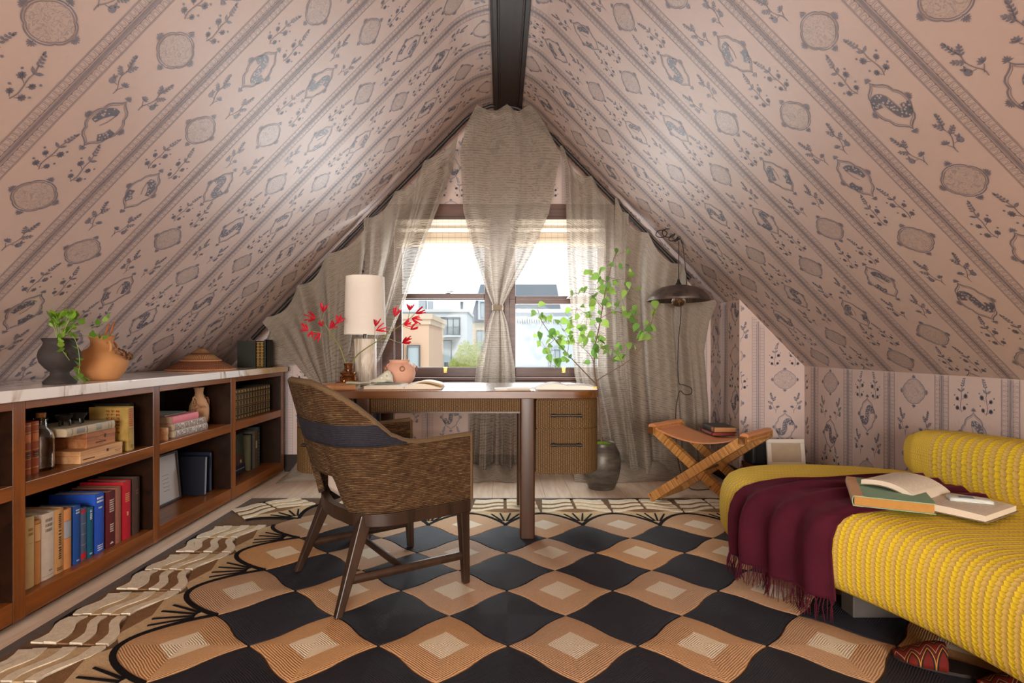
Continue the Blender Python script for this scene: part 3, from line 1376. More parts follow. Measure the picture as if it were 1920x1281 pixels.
def vtext(z0, z1, hx, a=.38, b=.62, seed=1):
    rnd = random.Random(seed)
    out = []
    z = z0
    while z < z1:
        l = rnd.uniform(.018, .034)
        out.append((a, b, z, min(z1, z + l * .7), hx))
        z += l + (.022 if rnd.random() < .2 else .004)
    return out


def shelf_book(px0, px1, top, X, zs, cover, label, marks=(), d=.17, name='book', group=None, page=None, lean=0):
    Y0, Y1 = F * -X / (VX - px0), F * -X / (VX - px1)
    ym = (Y0 + Y1) / 2
    h = 1 - (top - VY) * Y0 / F - zs
    return book(name, label, (Y1 - Y0) * .985, h, d, cover, TR(X, ym, zs, rx=lean), marks, group, page)


G1 = 'coloured books on the lower shelf'
row = [
    (47.5, 64, 972, '#dcc590', 'pale yellow cloth book at the near end of the lower row', text_lines(2, .72, .85, '#9c8348', .25, .75, 1) + [(.3, .7, .62, .627, '#a58d55')]),
    (64.8, 76.6, 978, '#cf965c', 'tan book with a paler title band beside the pale yellow book', [(.02, .98, .68, .94, '#e0b983'), (.05, .95, .665, .675, '#8c5a2a'), (.05, .95, .945, .955, '#8c5a2a')]),
    (77.4, 101.4, 966, '#dcd2c2', 'thick off white book with grey title lines', text_lines(3, .70, .93, '#8d8478', .25, .8, 3) + text_lines(1, .10, .14, '#6f675d', .5, .8, 4) + [(.05, .95, .05, .056, '#9a9184')]),
    (102, 118.6, 957, '#cb9a62', 'tan book with dark title running down its spine', vtext(.22, .93, '#3a2817', .36, .66, 5) + text_lines(2, .04, .10, '#5f4527', .2, .8, 6)),
    (119.4, 133.6, 957, '#d3925a', 'orange tan book with a grey label on its spine', [(.02, .98, .52, .80, '#9da4ae'), (.02, .98, .80, .807, '#7d5433'), (.02, .98, .513, .52, '#7d5433')]),
    (138, 150.6, 951, '#1d4c98', 'deep blue book with silver title and dark sides', text_lines(2, .86, .95, '#c7d0dd', .2, .85, 8) + text_lines(1, .04, .08, '#c7d0dd', .3, .7, 9)),
    (151.2, 162, 954, '#4b5a78', 'slate blue book with red bands at its head and foot', [(.02, .98, .03, .15, '#b0212a'), (.02, .98, .90, .96, '#b0212a'), (.05, .95, .30, .306, '#9aa3b5'), (.05, .95, .50, .506, '#9aa3b5'), (.05, .95, .70, .706, '#9aa3b5')]),
    (162.8, 174.6, 954, '#165d7c', 'narrow teal book with white title', vtext(.76, .95, '#cfe0e6', .35, .7, 10) + text_lines(1, .05, .10, '#cfe0e6', .3, .7, 11)),
    (178, 195, 928, '#2453bd', 'tall bright blue book with white lettering', text_lines(2, .84, .95, '#dfe7f5', .15, .85, 12) + text_lines(1, .74, .78, '#dfe7f5', .3, .7, 13) + text_lines(3, .03, .14, '#dfe7f5', .2, .8, 14)),
    (200, 215.6, 924, '#5e1c22', 'maroon book with white title and small peak emblem', text_lines(6, .62, .86, '#d8c6bb', .25, .8, 15) + text_lines(4, .26, .42, '#d8c6bb', .3, .75, 16) + [(.30, .70, .055, .068, '#e6dcd2'), (.38, .62, .068, .08, '#e6dcd2'), (.46, .54, .08, .092, '#e6dcd2')]),
    (216.2, 226.8, 915, '#93604c', 'slim rosy brown book next to the maroon one', [(.05, .95, .06, .066, '#6d4031')]),
    (230, 245, 905, '#b41a2a', 'bright red book with gilt title', text_lines(5, .64, .80, '#d9a06a', .25, .75, 18) + [(.40, .60, .40, .47, '#d9a06a')]),
    (249, 262, 898, '#47332b', 'dark brown book at the far end of the lower row', text_lines(2, .7, .8, '#6a5043', .3, .7, 20)),
]
for (a, b, t, c, lab, mk) in row:
    shelf_book(a, b, t, -1.765, .1004, c, lab, mk, group=G1, d=.20 if t < 940 else .165)

# upper cubby 1: two antique bindings
for i, (a, b) in enumerate(((46, 58.6), (59.4, 73))):
    mk = []
    for z in (.12, .30, .46, .62, .80, .93):
        mk.append((.04, .96, z, z + .012, GOLD))
        mk.append((.04, .96, z + .018, z + .023, GOLD))
    mk += [(.08, .92, .32, .44, '#5a2415'), (.08, .92, .64, .78, '#c9743a')]
    mk += [(.15, .85, .34, .345, GOLD), (.2, .8, .38, .386, GOLD), (.15, .85, .02, .10, '#a04c22')]
    shelf_book(a, b, 791 if i else 794, -1.80, .5124, '#9c4720' if i else '#8d3d1c', ('antique orange leather book with gilt bands, beside the glass bottle' if i else 'antique orange leather book with gilt bands, against the bookcase upright'), mk, d=.15, group='antique orange leather books')


# glass bottle
def mk_clear(name, tint=(.93, .96, .95, 1), ior=1.45):
    s = SB(name, .02, .5, 0)
    s.b.inputs['Base Color'].default_value = tint
    s.b.inputs['Transmission Weight'].default_value = 1.0
    s.b.inputs['IOR'].default_value = ior
    return s.m


CLEAR = mk_clear('clear_glass')
e = empty('glass_bottle', (-1.832, 2.268, .5124), label='clear glass bottle with cork standing behind the antique orange books', cat='bottle')
mb = MB()
outer = [(.001, 0), (.040, 0), (.044, .006), (.044, .125), (.038, .150), (.022, .168), (.020, .195), (.024, .198), (.024, .206), (.018, .208)]
inner = [(.015, .206), (.0165, .17), (.034, .147), (.040, .123), (.040, .012), (.001, .010)]
mb.lathe(outer + inner, 28)
mb.build('glass', CLEAR, e, smooth=50)
mb = MB(); mb.lathe([(.0, .190), (.0148, .190), (.017, .226), (.0, .226)], 20)
mb.build('cork', plain('#a8794e', .9, .25, .2, 60), e)

# wooden boxes with an old book on top
BOXW = wood('pale_box_wood', '#b27f52', '#dcae7e', 'Y', 1.2, .5, .35)
BOXW2 = wood('reddish_box_wood', '#8a4f2c', '#c48a5c', 'Y', 1.2, .5, .35)
def wooden_box(nm, label, x0, x1, y0, y1, z0, h, mat, rz, marks):
    e = empty(nm, ((x0 + x1) / 2, (y0 + y1) / 2, z0), rz, label=label, cat='box')
    a, b = (x1 - x0) / 2, (y1 - y0) / 2
    mb = MB(); mb.box(-a, a, -b, b, 0, h * .62)
    mb.build('body', mat, e, smooth=None, bevel=.0015)
    mb = MB(); mb.box(-a - .0006, a + .0006, -b - .0006, b + .0006, h * .63, h)
    mb.build('lid', mat, e, smooth=None, bevel=.0015)
    mb = MB()
    for (u0, u1, v0, v1) in marks:
        mb.box(a, a + .0007, lerp(-b, b, u0), lerp(-b, b, u1), h * v0, h * v1)
    mb.build('printed_mark', ink('#57301c'), e, smooth=None)
    mb = MB(); mb.box(a, a + .003, lerp(-b, b, .60), lerp(-b, b, .63), h * .5, h * .75)
    mb.build('clasp', plain('#4a4038', .35, .1, .5, 20, .8), e, smooth=None, bevel=.0006)
    return e
wooden_box('wooden_box', 'low pale wooden box under the smaller reddish box in the bookcase', -1.99, -1.752, 2.372, 2.635, .5124, .052, BOXW, 0, [(.06 + .022 * k, .074 + .022 * k, .25, .34) for k in range(12)] + [(.80, .95, .40, .43), (.82, .93, .3, .33)])
marks = [(.30 + .028 * k, .318 + .028 * k, .22, .30) for k in range(13)] + [(.42, .58, .36, .385), (.44, .56, .13, .16)]
for k in range(10):
    a = 2 * PI * k / 10
    marks.append((.50 + .05 * math.cos(a) - .008, .50 + .05 * math.cos(a) + .008, .78 + .12 * math.sin(a) - .02, .78 + .12 * math.sin(a) + .02))
wooden_box('wooden_box', 'reddish wooden box with printed front under the old cream book', -1.985, -1.775, 2.44, 2.62, .565, .068, BOXW2, 0, marks)
mk = [(.1, .9, .08, .09, '#6b6255'), (.1, .9, .14, .15, '#6b6255'), (.12, .88, .30, .42, '#8b867c'), (.1, .9, .60, .62, '#6b6255'), (.2, .8, .66, .82, '#7f7a72'), (.1, .9, .90, .91, '#6b6255')]
book('old_book', 'worn cream old book lying on the reddish wooden box', .034, .285, .20, '#b7a98e', TR(-1.765, 2.598, .651, rx=PI / 2), mk)
# little tripod bowls
BLACKC = plain('#17120f', .35, .2, .5)
for i, (x, y, dz) in enumerate(((-1.845, 2.405, 0), (-1.835, 2.475, .0))):
    e = empty('tripod_bowl', (x, y, .6685), .4 + i, label=('small black three-legged bowl on the old cream book, nearer the glass bottle' if i == 0 else 'small black three-legged bowl on the old cream book, nearer the yellow and red book'), cat='bowl', group='little black tripod bowls')
    mb = MB(); mb.lathe([(.001, .018), (.018, .020), (.027, .034), (.033, .046), (.030, .046), (.022, .032), (.001, .025)], 20)
    mb.build('bowl', BLACKC, e)
    for k in range(3):
        a = 2 * PI * k / 3
        mb = MB(); mb.tube([(.016 * math.cos(a), .016 * math.sin(a), .024), (.021 * math.cos(a), .021 * math.sin(a), .010), (.020 * math.cos(a), .020 * math.sin(a), 0)], [.006, .0045, .004], 8)
        mb.build('leg', BLACKC, e)
# yellow and red book
def mk_poster():
    s = SB('worn_yellow_jacket', .55, .35, 0, '#a8853c')
    v = s.tc()
    x, y, z = s.sep(v)
    n1 = s.noise(v, 16, 5, .7)
    c = s.mix(n1, '#6e5423', '#c7a65a')
    red = s.math('GREATER_THAN', s.math('ADD', z, s.math('MULTIPLY', n1, .05)), .20)
    s.color(c)
    return s.m
mk = text_lines(9, .55, .97, '#9c2a1d', .15, .85, 31) + [(.12, .88, .49, .50, '#7a2a1c')] + text_lines(2, .06, .14, '#5b4324', .3, .7, 33)
yb = book('illustrated_book', 'worn yellow book with red lettering leaning beside the wooden boxes', .042, .205, .185, mk_poster(), TR(-1.752, 2.697, .5136, rx=.02, rz=-.03), mk)
mb = MB()
rnd = random.Random(5)
for c in range(3):
    for r in range(11):
        if c != 1 and r > 6:
            continue
        z = .190 - r * .0165
        x = -.045 - c * .024
        for q in range(3):
            mb.box(x - .010 + q * .006, x - .006 + q * .006, -.0219, -.0212, z - rnd.uniform(.003, .011), z)
mb.build('cover_lettering', ink('#8f2118'), yb, smooth=None)
book('book', 'dark green book in shadow beside the yellow and red book', .030, .215, .18, '#231c12', TR(-1.80, 2.775, .5124), text_lines(3, .6, .9, '#4c3a1c', .3, .7, 40))

# upper cubby 2
e = empty('turned_box', (-1.775, 2.985, .5124), label='small turned wooden box with ribbed sides at the cubby edge', cat='box')
mb = MB()
mb.lathe([(.0, 0), (.026, 0), (.027, .004), (.027, .012), (.025, .014), (.025, .030), (.027, .032), (.027, .042), (.0, .042)], 28)
mb.build('body', BOXW, e)
mb = MB(); mb.lathe([(.0, .0425), (.0275, .0425), (.0275, .060), (.024, .065), (.0, .066)], 28)
mb.build('lid', BOXW, e)
mk = []
rnd = random.Random(8)
def deco(seed):
    rnd = random.Random(seed)
    out = [(.05, .95, .03, .045, '#6f4a3a'), (.05, .95, .955, .97, '#6f4a3a')]
    for k in range(34):
        z = .07 + .87 * k / 34
        for q in range(3):
            a = .12 + q * .28
            out.append((a, a + rnd.uniform(.10, .24), z, z + rnd.uniform(.008, .018), rnd.choice(['#6b6a72', '#eee6da', '#4f4a50'])))
    return out
book('book', 'silver patterned book lying at the bottom of the pink topped stack', .037, .34, .22, '#b7a79b', TR(-1.756, 3.40, .531, rx=PI / 2), deco(3))
book('book', 'silver patterned book lying directly under the pink book', .037, .325, .21, '#b3a294', TR(-1.760, 3.385, .5686, rx=PI / 2), deco(4))
book('book', 'closed pink book on the silver patterned books', .038, .26, .19, '#e0808a', TR(-1.765, 3.315, .6066, rx=PI / 2), [])
book('book', 'thin grey green book on top of the pink book', .010, .21, .16, '#8b8f82', TR(-1.80, 3.255, .631, rx=PI / 2), [], round_=False)

CLAY = plain('#c99d76', .8, .14, .25, 9, 0, .2)


def link_chain(mb, pts, r=.0105, t=.0030):
    """Interlocking rings along a path."""
    for i, p in enumerate(pts):
        p = Vector(p)
        q = Vector(pts[min(i + 1, len(pts) - 1)]) - Vector(pts[max(i - 1, 0)])
        q = q.normalized() if q.length > 0 else Vector((0, 0, 1))
        a = q.cross(Vector((0.3, 1, .2))).normalized()
        b = q.cross(a).normalized()
        s = a if i % 2 else b
        ring = [p + q * (r * 1.25 * math.cos(w)) + s * (r * math.sin(w)) for w in [2 * PI * k / 12 for k in range(12)]]
        mb.tube(ring, t, 6, closed=True)


e = empty('clay_vase', (-1.868, 3.52, .5124), label='pale clay vase with ceramic chains hanging from both handles, behind the pink book', cat='vase')
mb = MB()
mb.lathe([(.0, 0), (.036, 0), (.041, .008), (.052, .050), (.057, .095), (.053, .130), (.040, .160), (.027, .182), (.023, .205), (.026, .228), (.031, .238), (.027, .238), (.020, .205), (.0, .19)], 36)
mb.build('body', CLAY, e, smooth=60)
for s in (-1, 1):
    mb = MB()
    mb.tube([(0, s * (.034 + .0), .168), (0, s * .05, .186), (0, s * .066, .180), (0, s * .066, .162), (0, s * .052, .150)], .0052, 8)
    mb.build('handle', CLAY, e)
    mb = MB()
    if s > 0:
        pts = [(.012, .074 + .006 * math.sin(k), .160 - k * .0145) for k in range(10)]
        pts += [(.020, .066, .150 - k * .015) for k in range(8)]
    else:
        pts = [(.01, -.078 - k * .0035, .155 - k * .014) for k in range(5)] + [(.03 + k * .012, -.098 + k * .008, .130 - k * .002) for k in range(4)]
    link_chain(mb, pts)
    mb.build('chain', plain('#b98a66', .8, .15, .25), e, smooth=60)

# upper cubby 3: gilt set
g0 = None
DKGREEN = cloth('#2a2318', .5)
mk = []
for z in (.03, .10, .17, .34, .40, .46, .60, .66, .80, .88, .95):
    mk.append((.04, .96, z, z + .010, GOLD))
for z0, z1 in ((.19, .32), (.48, .58), (.68, .78), (.05, .09), (.9, .94)):
    for q in range(5):
        zz = lerp(z0, z1, (q + .5) / 5)
        mk.append((.18 + .08 * (q % 2), .82 - .08 * (q % 2), zz - .005, zz + .005, GOLD))
mk.append((.08, .92, .415, .455, '#5a2a1a'))
for i in range(14):
    y = 3.735 + i * .0445 + .022
    if g0 is None:
        g0 = book('gilt_book', 'dark book with gilt bands in a matched set on the upper shelf', .0425, .205, .14, DKGREEN, TR(-1.772, y, .5124), mk, 'matched set of gilt books')
        o = g0
    else:
        o = dup(g0)
        o.location = (-1.772, y, .5124)
    place = ('nearest the camera', 'second', 'third', 'fourth', 'fifth', 'sixth', 'seventh', 'eighth', 'ninth', 'tenth', 'eleventh', 'twelfth', 'thirteenth', 'last')[i]
    o['label'] = ('gilt banded dark book, first of the matched set from the bookcase upright' if i == 0 else 'gilt banded dark book, last of the matched set before the empty gap' if i == 13 else 'gilt banded dark book, %s of the matched set from the bookcase upright' % place)

# lower cubby 2: framed sheet, dark volumes
e = empty('framed_sheet', (-1.925, 3.20, .1004), rot=(0, -.10, 0), label='silver framed white sheet with lines of writing leaning in the lower cubby', cat='picture frame')
mb = MB()
w2, hh = .205, .285
for (y0, y1, z0, z1) in ((-w2, w2, 0, .012), (-w2, w2, hh - .012, hh), (-w2, -w2 + .012, .012, hh - .012), (w2 - .012, w2, .012, hh - .012)):
    mb.box(0, .018, y0, y1, z0, z1)
mb.build('frame', plain('#6c6a6a', .35, .05, .5, 20, .6), e, smooth=None, bevel=.001)
mb = MB(); mb.box(.004, .009, -w2 + .011, w2 - .011, .011, hh - .011)
mb.build('sheet', plain('#d8d6d2', .5, .02), e, smooth=None)
mb = MB()
rnd = random.Random(4)
for k in range(5):
    z = .075 + k * .022
    y = .045
    pts = [(.0094, y + q * .010, z + .0018 * math.sin(q * 2.1 + k)) for q in range(7)]
    mb.tube(pts, .0009, 4)
mb.build('handwriting', ink('#4a4444'), e, smooth=None)
book('book', 'large navy volume with grey spine standing beside the framed sheet', .024, .232, .18, '#161a2a', TR(-1.80, 3.462, .1022, rx=-.05), [(.08, .92, .02, .98, '#8b8f98')], round_=False)
book('book', 'tall navy volume leaning behind the grey spined one', .030, .245, .20, '#1a2036', TR(-1.815, 3.555, .1004), [(.1, .9, .02, .98, '#4b5468'), (.2, .5, .6, .9, '#747c90')], round_=False)

# lower cubby 3
e = empty('picture_book', (-1.885, 4.02, .1004), rot=(0, -.06, 0), label='green picture book facing out beside slim olive books', cat='book')
mb = MB(); mb.box(0, .022, -.13, .125, 0, .275); mb.build('cover', cloth('#3d5148', .4), e, smooth=None, bevel=.001)
mb = MB(); mb.box(.003, .019, -.1305, .122, .272, .2755); mb.build('pages', PAGE, e, smooth=None)
mb = MB(); mb.box(.022, .0228, -.13, .125, .0, .058); mb.build('cover_band', ink('#26304e'), e, smooth=None)
mb = MB()
for k in range(11):
    mb.box(.0229, .0234, -.02 + k * .012, -.012 + k * .012, .025 + .002 * (k % 3), .034)
mb.build('cover_lettering', ink('#b9bfd0'), e, smooth=None)
mb = MB(); mb.prism([(-.13, .06), (.06, .06), (.115, .085), (.10, .12), (.02, .145), (-.06, .15), (-.13, .14)], .022, .0226, M=Matrix(((0, 0, 1, 0), (1, 0, 0, 0), (0, 1, 0, 0), (0, 0, 0, 1))))
mb.build('cover_picture', plain('#5d3f3c', .4, .5, .3, 30), e, smooth=None)
mb = MB(); mb.box(.0227, .0233, .05, .075, .072, .094); mb.build('cover_label', ink('#d9d6b8'), e, smooth=None)
G3 = 'slim books in the far lower cubby'
for (y0, y1, h, c, lab, mk) in (
    (4.155, 4.175, .255, '#77765a', 'slim olive book next to the green picture book', []),
    (4.180, 4.196, .262, '#2b2a24', 'slim dark book between olive and grey ones', []),
    (4.202, 4.240, .275, '#74756e', 'grey book with cloth spine in the far lower cubby', [(.1, .9, .85, .86, '#a9a99c')]),
    (4.245, 4.290, .278, '#6b5233', 'brown book with a cream label on its spine', [(.2, .7, .52, .72, '#cdb982')]),
    (4.296, 4.325, .295, '#3e4f50', 'tall teal grey book at the far end of the lower cubby', [(.2, .8, .1 + .08 * k, .13 + .08 * k, '#65777a') for k in range(10)])):
    book('book', lab, y1 - y0, h, .17, c, TR(-1.835, (y0 + y1) / 2, .1004), mk, G3, round_=False)

# ------------------------------------------------------------------ things on the marble
TOPZ = .8502
URN = plain('#332c2a', .75, .25, .3, 18, 0, .3)
e = empty('stoneware_urn', (-1.805, 2.33, TOPZ), label='dark grey footed urn holding a trailing ivy on the marble top', cat='urn')
mb = MB()
mb.lathe([(.0, 0), (.056, 0), (.058, .008), (.046, .022), (.033, .036), (.032, .048), (.050, .064), (.068, .088), (.074, .112), (.070, .134), (.058, .156), (.054, .168), (.060, .180), (.063, .185), (.056, .186), (.048, .166), (.040, .15), (.0, .15)], 40)
mb.build('body', URN, e, smooth=60)
mb = MB(); mb.lathe([(.0, .151), (.047, .151), (.052, .163), (.040, .178), (.022, .186), (.0, .188)], 20)
mb.build('soil', plain('#3c2a1c', .95, .4, .1, 60, 0, .8), e)
IVYL = plain('#7fa03c', .5, .25, .4, 30)
IVYL2 = plain('#5d8a2c', .5, .25, .4, 30)


def leaf_mesh(name, mat, kind, parent):
    if kind == 'ivy':
        out = [(0, 0), (.22, -.08), (.42, .06), (.50, .30), (.34, .50), (.22, .60), (.16, .82), (0, .96)]
    else:
        out = [(0, 0), (.06, .12), (.18, .32), (.32, .56), (.36, .74), (.28, .92), (.12, 1.0), (0, 1.01)]
    mb = MB()
    vs, fs = [], []
    n = len(out)
    for x, y in out:
        vs.append((0, y, .06 * math.sin(y * 2.6)))
    for s in (1, -1):
        for x, y in out:
            vs.append((s * x, y, .06 * math.sin(y * 2.6) + .10 * abs(x)))
    for s in range(2):
        o = n * (1 + s)
        for k in range(n - 1):
            q = (k, o + k, o + k + 1, k + 1)
            fs.append(q if s else q[::-1])
    mb.add(vs, fs)
    return mb.build(name, mat, parent, smooth=60)


def leaf_mat(name, c1, c2):
    s = SB(name, .42, .4, 0, c1)
    info = s.n('ShaderNodeObjectInfo').outputs['Random']
    c = s.mix(info, c1, c2)
    s.color(c)
    tr = s.n('ShaderNodeBsdfTranslucent')
    hs = s.n('ShaderNodeHueSaturation')
    hs.inputs['Value'].default_value = 1.35
    s.lk(c, hs.inputs['Color'])
    s.lk(hs.outputs[0], tr.inputs[0])
    mx = s.n('ShaderNodeMixShader')
    mx.inputs[0].default_value = .45
    s.nt.links.new(s.b.outputs[0], mx.inputs[1])
    s.nt.links.new(tr.outputs[0], mx.inputs[2])
    s.nt.links.new(mx.outputs[0], s.out.inputs[0])
    return s.m


ivy = empty('ivy_plant', (-1.805, 2.33, TOPZ + .187), label='light green ivy spilling from the dark urn', cat='plant')
IVM = leaf_mat('ivy_leaf', '#86aa3a', '#5f8c2e')
rnd = random.Random(21)
mb = MB()
lf = leaf_mesh('leaf', IVM, 'ivy', ivy)
k = 0


def put_leaf(proto, par, p, size, rot, firstflag):
    o = proto if firstflag else proto.copy()
    if not firstflag:
        col.objects.link(o)
    o.location = p
    o.rotation_euler = rot
    o.scale = (size, size, size)
    return o


stems = []
for i in range(20):
    a = rnd.uniform(0, 2 * PI)
    r = rnd.uniform(.015, .075)
    z = rnd.uniform(.02, .10)
    stems.append([(0.01 * math.cos(a), .01 * math.sin(a), 0), (r * .6 * math.cos(a), r * .6 * math.sin(a), z * .8), (r * math.cos(a), r * math.sin(a), z)])
stems.append([(0, 0, 0), (.06, .05, .04), (.085, .12, .06), (.09, .15, .09)])
stems.append([(0, 0, 0), (.05, .06, .01), (.08, .10, .0), (.085, .12, -.01)])
trail = [(.02, -.02, 0), (.065, -.02, .01), (.085, -.015, -.04), (.088, -.01, -.10), (.092, -.02, -.15), (.100, -.02, -.180), (.100, .03, -.181)]
trail2 = [(.02, -.03, 0), (.05, -.06, .0), (.06, -.07, -.04), (.07, -.04, -.09)]
for st in stems + [trail, trail2]:
    pts = cr(st, 5)
    mb.tube(pts, .0013, 5)
    if st in stems:
        nn = 2 if len(st) == 3 else 3
        idx = [len(pts) - 1 - q * 3 for q in range(nn)]
    else:
        idx = list(range(4, len(pts), 2))
    for q in idx:
        p = pts[q] + Vector((rnd.uniform(-.008, .008), rnd.uniform(-.008, .008), rnd.uniform(0, .008) if st is not trail else (-.002 if q < len(pts) - 9 else .006)))
        put_leaf(lf, ivy, p, rnd.uniform(.024, .036), (rnd.uniform(.5, 1.5), rnd.uniform(-.5, .5), rnd.uniform(0, 2 * PI)) if st is not trail else (rnd.uniform(.3, .9), 0, rnd.uniform(0.8, 2.4)), k == 0)
        k += 1
mb.build('stems', plain('#7b8c4a', .6), ivy, smooth=60)

e = empty('clay_jug', (-1.83, 2.61, TOPZ), label='round tan clay jug with ceramic chain looped on its shoulder, beside the urn', cat='jug')
JUG = plain('#c08a58', .8, .14, .2, 6, 0, .25)
mb = MB()
mb.lathe([(.0, 0), (.062, 0), (.068, .006), (.092, .040), (.104, .078), (.099, .105), (.078, .130), (.052, .145), (.043, .160), (.044, .180), (.052, .197), (.055, .200), (.050, .202), (.038, .180), (.036, .16), (.0, .15)], 44)
mb.build('body', JUG, e, smooth=60)
for a in (-.5, 1.35):
    mb = MB()
    ca, sa = math.cos(a), math.sin(a)
    mb.tube([(ca * r, sa * r, z) for r, z in ((.043, .172), (.062, .175), (.075, .160), (.076, .138), (.070, .130))], .0055, 8)
    mb.build('handle', JUG, e)
mb = MB()
pts = []
for k in range(26):
    a = -.45 + k * .072
    r = .088 + .010 * math.sin(k * 1.7)
    z = .132 - .03 * math.sin(PI * k / 25) + .006 * math.cos(k * 2.3)
    rr = r + .014
    pts.append((rr * math.cos(a), rr * math.sin(a), z))
for k in range(16):
    a = .35 + k * .06
    pts.append((.108 * math.cos(a), .108 * math.sin(a), .108 + .006 * math.sin(k * 2)))
link_chain(mb, pts, .0085, .0032)
mb.build('chain', plain('#7d5a40', .8, .2, .2), e, smooth=60)
STICK = wood('stick_wood', '#6d3a1e', '#a9683c', 'Z', 2, .6)
for i, (dx, dy, tx, ty) in enumerate(((.015, -.012, .034, -.004), (.020, .010, .044, .022))):
    mb = MB(); mb.tube([(dx * .3 - .01, dy, .02), (dx, dy, .18), (tx, ty, .255 + .012 * i)], [.004, .0045, .005], 8)
    so = mb.build('wooden_stick', STICK)
    so.location = (-1.83, 2.61, TOPZ)
    tag(so, 'thin wooden stick standing in the clay jug, %s' % ('nearer the urn' if i == 0 else 'farther from the urn'), 'stick', 'sticks in the clay jug')

# woven hat
def mk_wicker(name, dark, light, fr, fz):
    s = SB(name, .65, .3, 0, light)
    u, v, _ = s.sep(s.tc('UV'))
    a = s.math('FRACT', s.math('MULTIPLY', u, fr))
    b = s.math('FRACT', s.math('MULTIPLY', v, fz))
    par = s.math('FRACT', s.math('MULTIPLY', s.math('FLOOR', s.math('MULTIPLY', v, fz)), .5))
    a2 = s.math('FRACT', s.math('ADD', s.math('MULTIPLY', u, fr), par))
    h = s.math('MULTIPLY', s.math('SINE', s.math('MULTIPLY', a2, PI)), s.math('SINE', s.math('MULTIPLY', b, PI)))
    s.color(s.mix(h, dark, light))
    s.bump(h, .8, .003)
    return s.m
WK = mk_wicker('wicker_rows', '#4e2516', '#ad7048', 90, 110)
WK2 = mk_wicker('wicker_ribs', '#4a2818', '#b98a5c', 60, 14)
hat = empty('woven_hat', (-1.950, 3.70, TOPZ), label='conical woven straw hat lying on the marble top', cat='hat')
mb = MB(); mb.lathe([(.205, .004), (.200, .012), (.165, .036), (.118, .060), (.112, .060), (.16, .032), (.195, .006)], 60)
mb.build('brim', WK, hat, smooth=60)
mb = MB(); mb.lathe([(.118, .061), (.116, .068), (.085, .092), (.050, .118), (.020, .140), (.006, .148), (.0, .149)], 60)
mb.build('crown', WK2, hat, smooth=60)
RIMW = plain('#b57b52', .6, .2)
for r, z in ((.203, .006), (.118, .063)):
    mb = MB(); mb.tube([(r * math.cos(2 * PI * k / 48), r * math.sin(2 * PI * k / 48), z) for k in range(48)], .0055, 8, closed=True)
    mb.build('rim', RIMW, hat, smooth=60)

# dark slipcase with gilt books, at the end of the marble
e = empty('slipcased_books', (-1.845, 4.225, TOPZ), label='dark slipcase with two gilt spines standing at the end of the marble top', cat='book set')
mb = MB()
mb.box(-.105, .030, -.02, .0, 0, .196)
mb.box(-.105, .105, .11, .113, 0, .196)
mb.box(-.105, -.102, 0, .11, 0, .196)
mb.box(-.105, .105, 0, .11, 0, .003)
mb.box(.102, .105, -.012, .11, 0, .205)
mb.box(.090, .105, -.012, .0, 0, .205)
mb.box(-.105, .105, 0, .11, .193, .196)
mb.build('slipcase', cloth('#23231c', .5), e, smooth=None)
for k in range(2):
    x0 = .033 + k * .027
    mb = MB(); mb.box(x0, x0 + .026, -.012, .105, .003, .190)
    b = mb.build('volume', cloth('#3a2614'), e, smooth=None, bevel=.002)
    mb = MB()
    for q in range(17):
        z = .008 + q * .0107
        mb.box(x0 + .002 + .003 * (q % 2), x0 + .024 - .003 * (q % 2), -.0129, -.0121, z, z + .0055)
    mb.build('gilding', GOLD, b, smooth=None)
# ------------------------------------------------------------------ the desk
WALNUT = wood('walnut_top', '#45280f', '#7a4c26', 'X', .8, .26, .5, .04)
WALNUTZ = wood('walnut_leg', '#2c190c', '#56341c', 'Z', .8, .32, .45, .05)
# UV based cane weave
def mk_cane(name, dark, light, du=.0115, dv=.0065):
    s = SB(name, .6, .35, 0, light)
    u, v, _ = s.sep(s.tc('UV'))
    cu = s.math('DIVIDE', u, du)
    par = s.math('MULTIPLY', s.math('MODULO', s.math('FLOOR', cu), 2.0), .5)
    cv = s.math('ADD', s.math('DIVIDE', v, dv), par)
    a = s.math('SINE', s.math('MULTIPLY', s.math('FRACT', cu), PI))
    b = s.math('SINE', s.math('MULTIPLY', s.math('FRACT', cv), PI))
    h = s.math('MULTIPLY', a, b)
    nz = s.noise(s.map(s.tc('UV'), (40, 40, 40)), 2, 3, .6)
    c = s.ramp(h, [(.15, dark), (.75, light)])
    s.color(s.mix(s.math('MULTIPLY', nz, .55), c, dark))
    s.bump(h, .8, .002)
    return s.m
CANE = mk_cane('woven_cane', '#33220f', '#8c6a3c')
DX0, DX1, DY0, DY1 = -1.097, .516, 2.915, 3.610
DCX = (DX0 + DX1) / 2
desk = empty('desk', (DCX, 3.26, 0.0), label='walnut writing desk with rounded ends and woven drawers, in front of the window', cat='desk')


def rrect(x0, x1, y0, y1, r, n=8):
    out = []
    for cx, cy, a0 in ((x1 - r, y0 + r, -PI / 2), (x1 - r, y1 - r, 0), (x0 + r, y1 - r, PI / 2), (x0 + r, y0 + r, PI)):
        for k in range(n + 1):
            a = a0 + PI / 2 * k / n
            out.append((cx + r * math.cos(a), cy + r * math.sin(a)))
    return out


mb = MB(); mb.prism(rrect(DX0, DX1, DY0, DY1, .15, 10), .735, .775)
wparent(mb.build('desktop', WALNUT, smooth=30, bevel=.003), desk)
LGX = [(.093, .169), (2 * DCX - .169, 2 * DCX - .093)]
for x0, x1 in LGX:
    for y0, y1 in ((DY0 + .002, DY0 + .085), (DY1 - .085, DY1 - .002)):
        mb = MB()
        vs = []
        mb.prism(rrect(x0, x1, y0, y1, .012, 3), 0.0205, .735)
        wparent(mb.build('leg', WALNUTZ, smooth=30), desk)
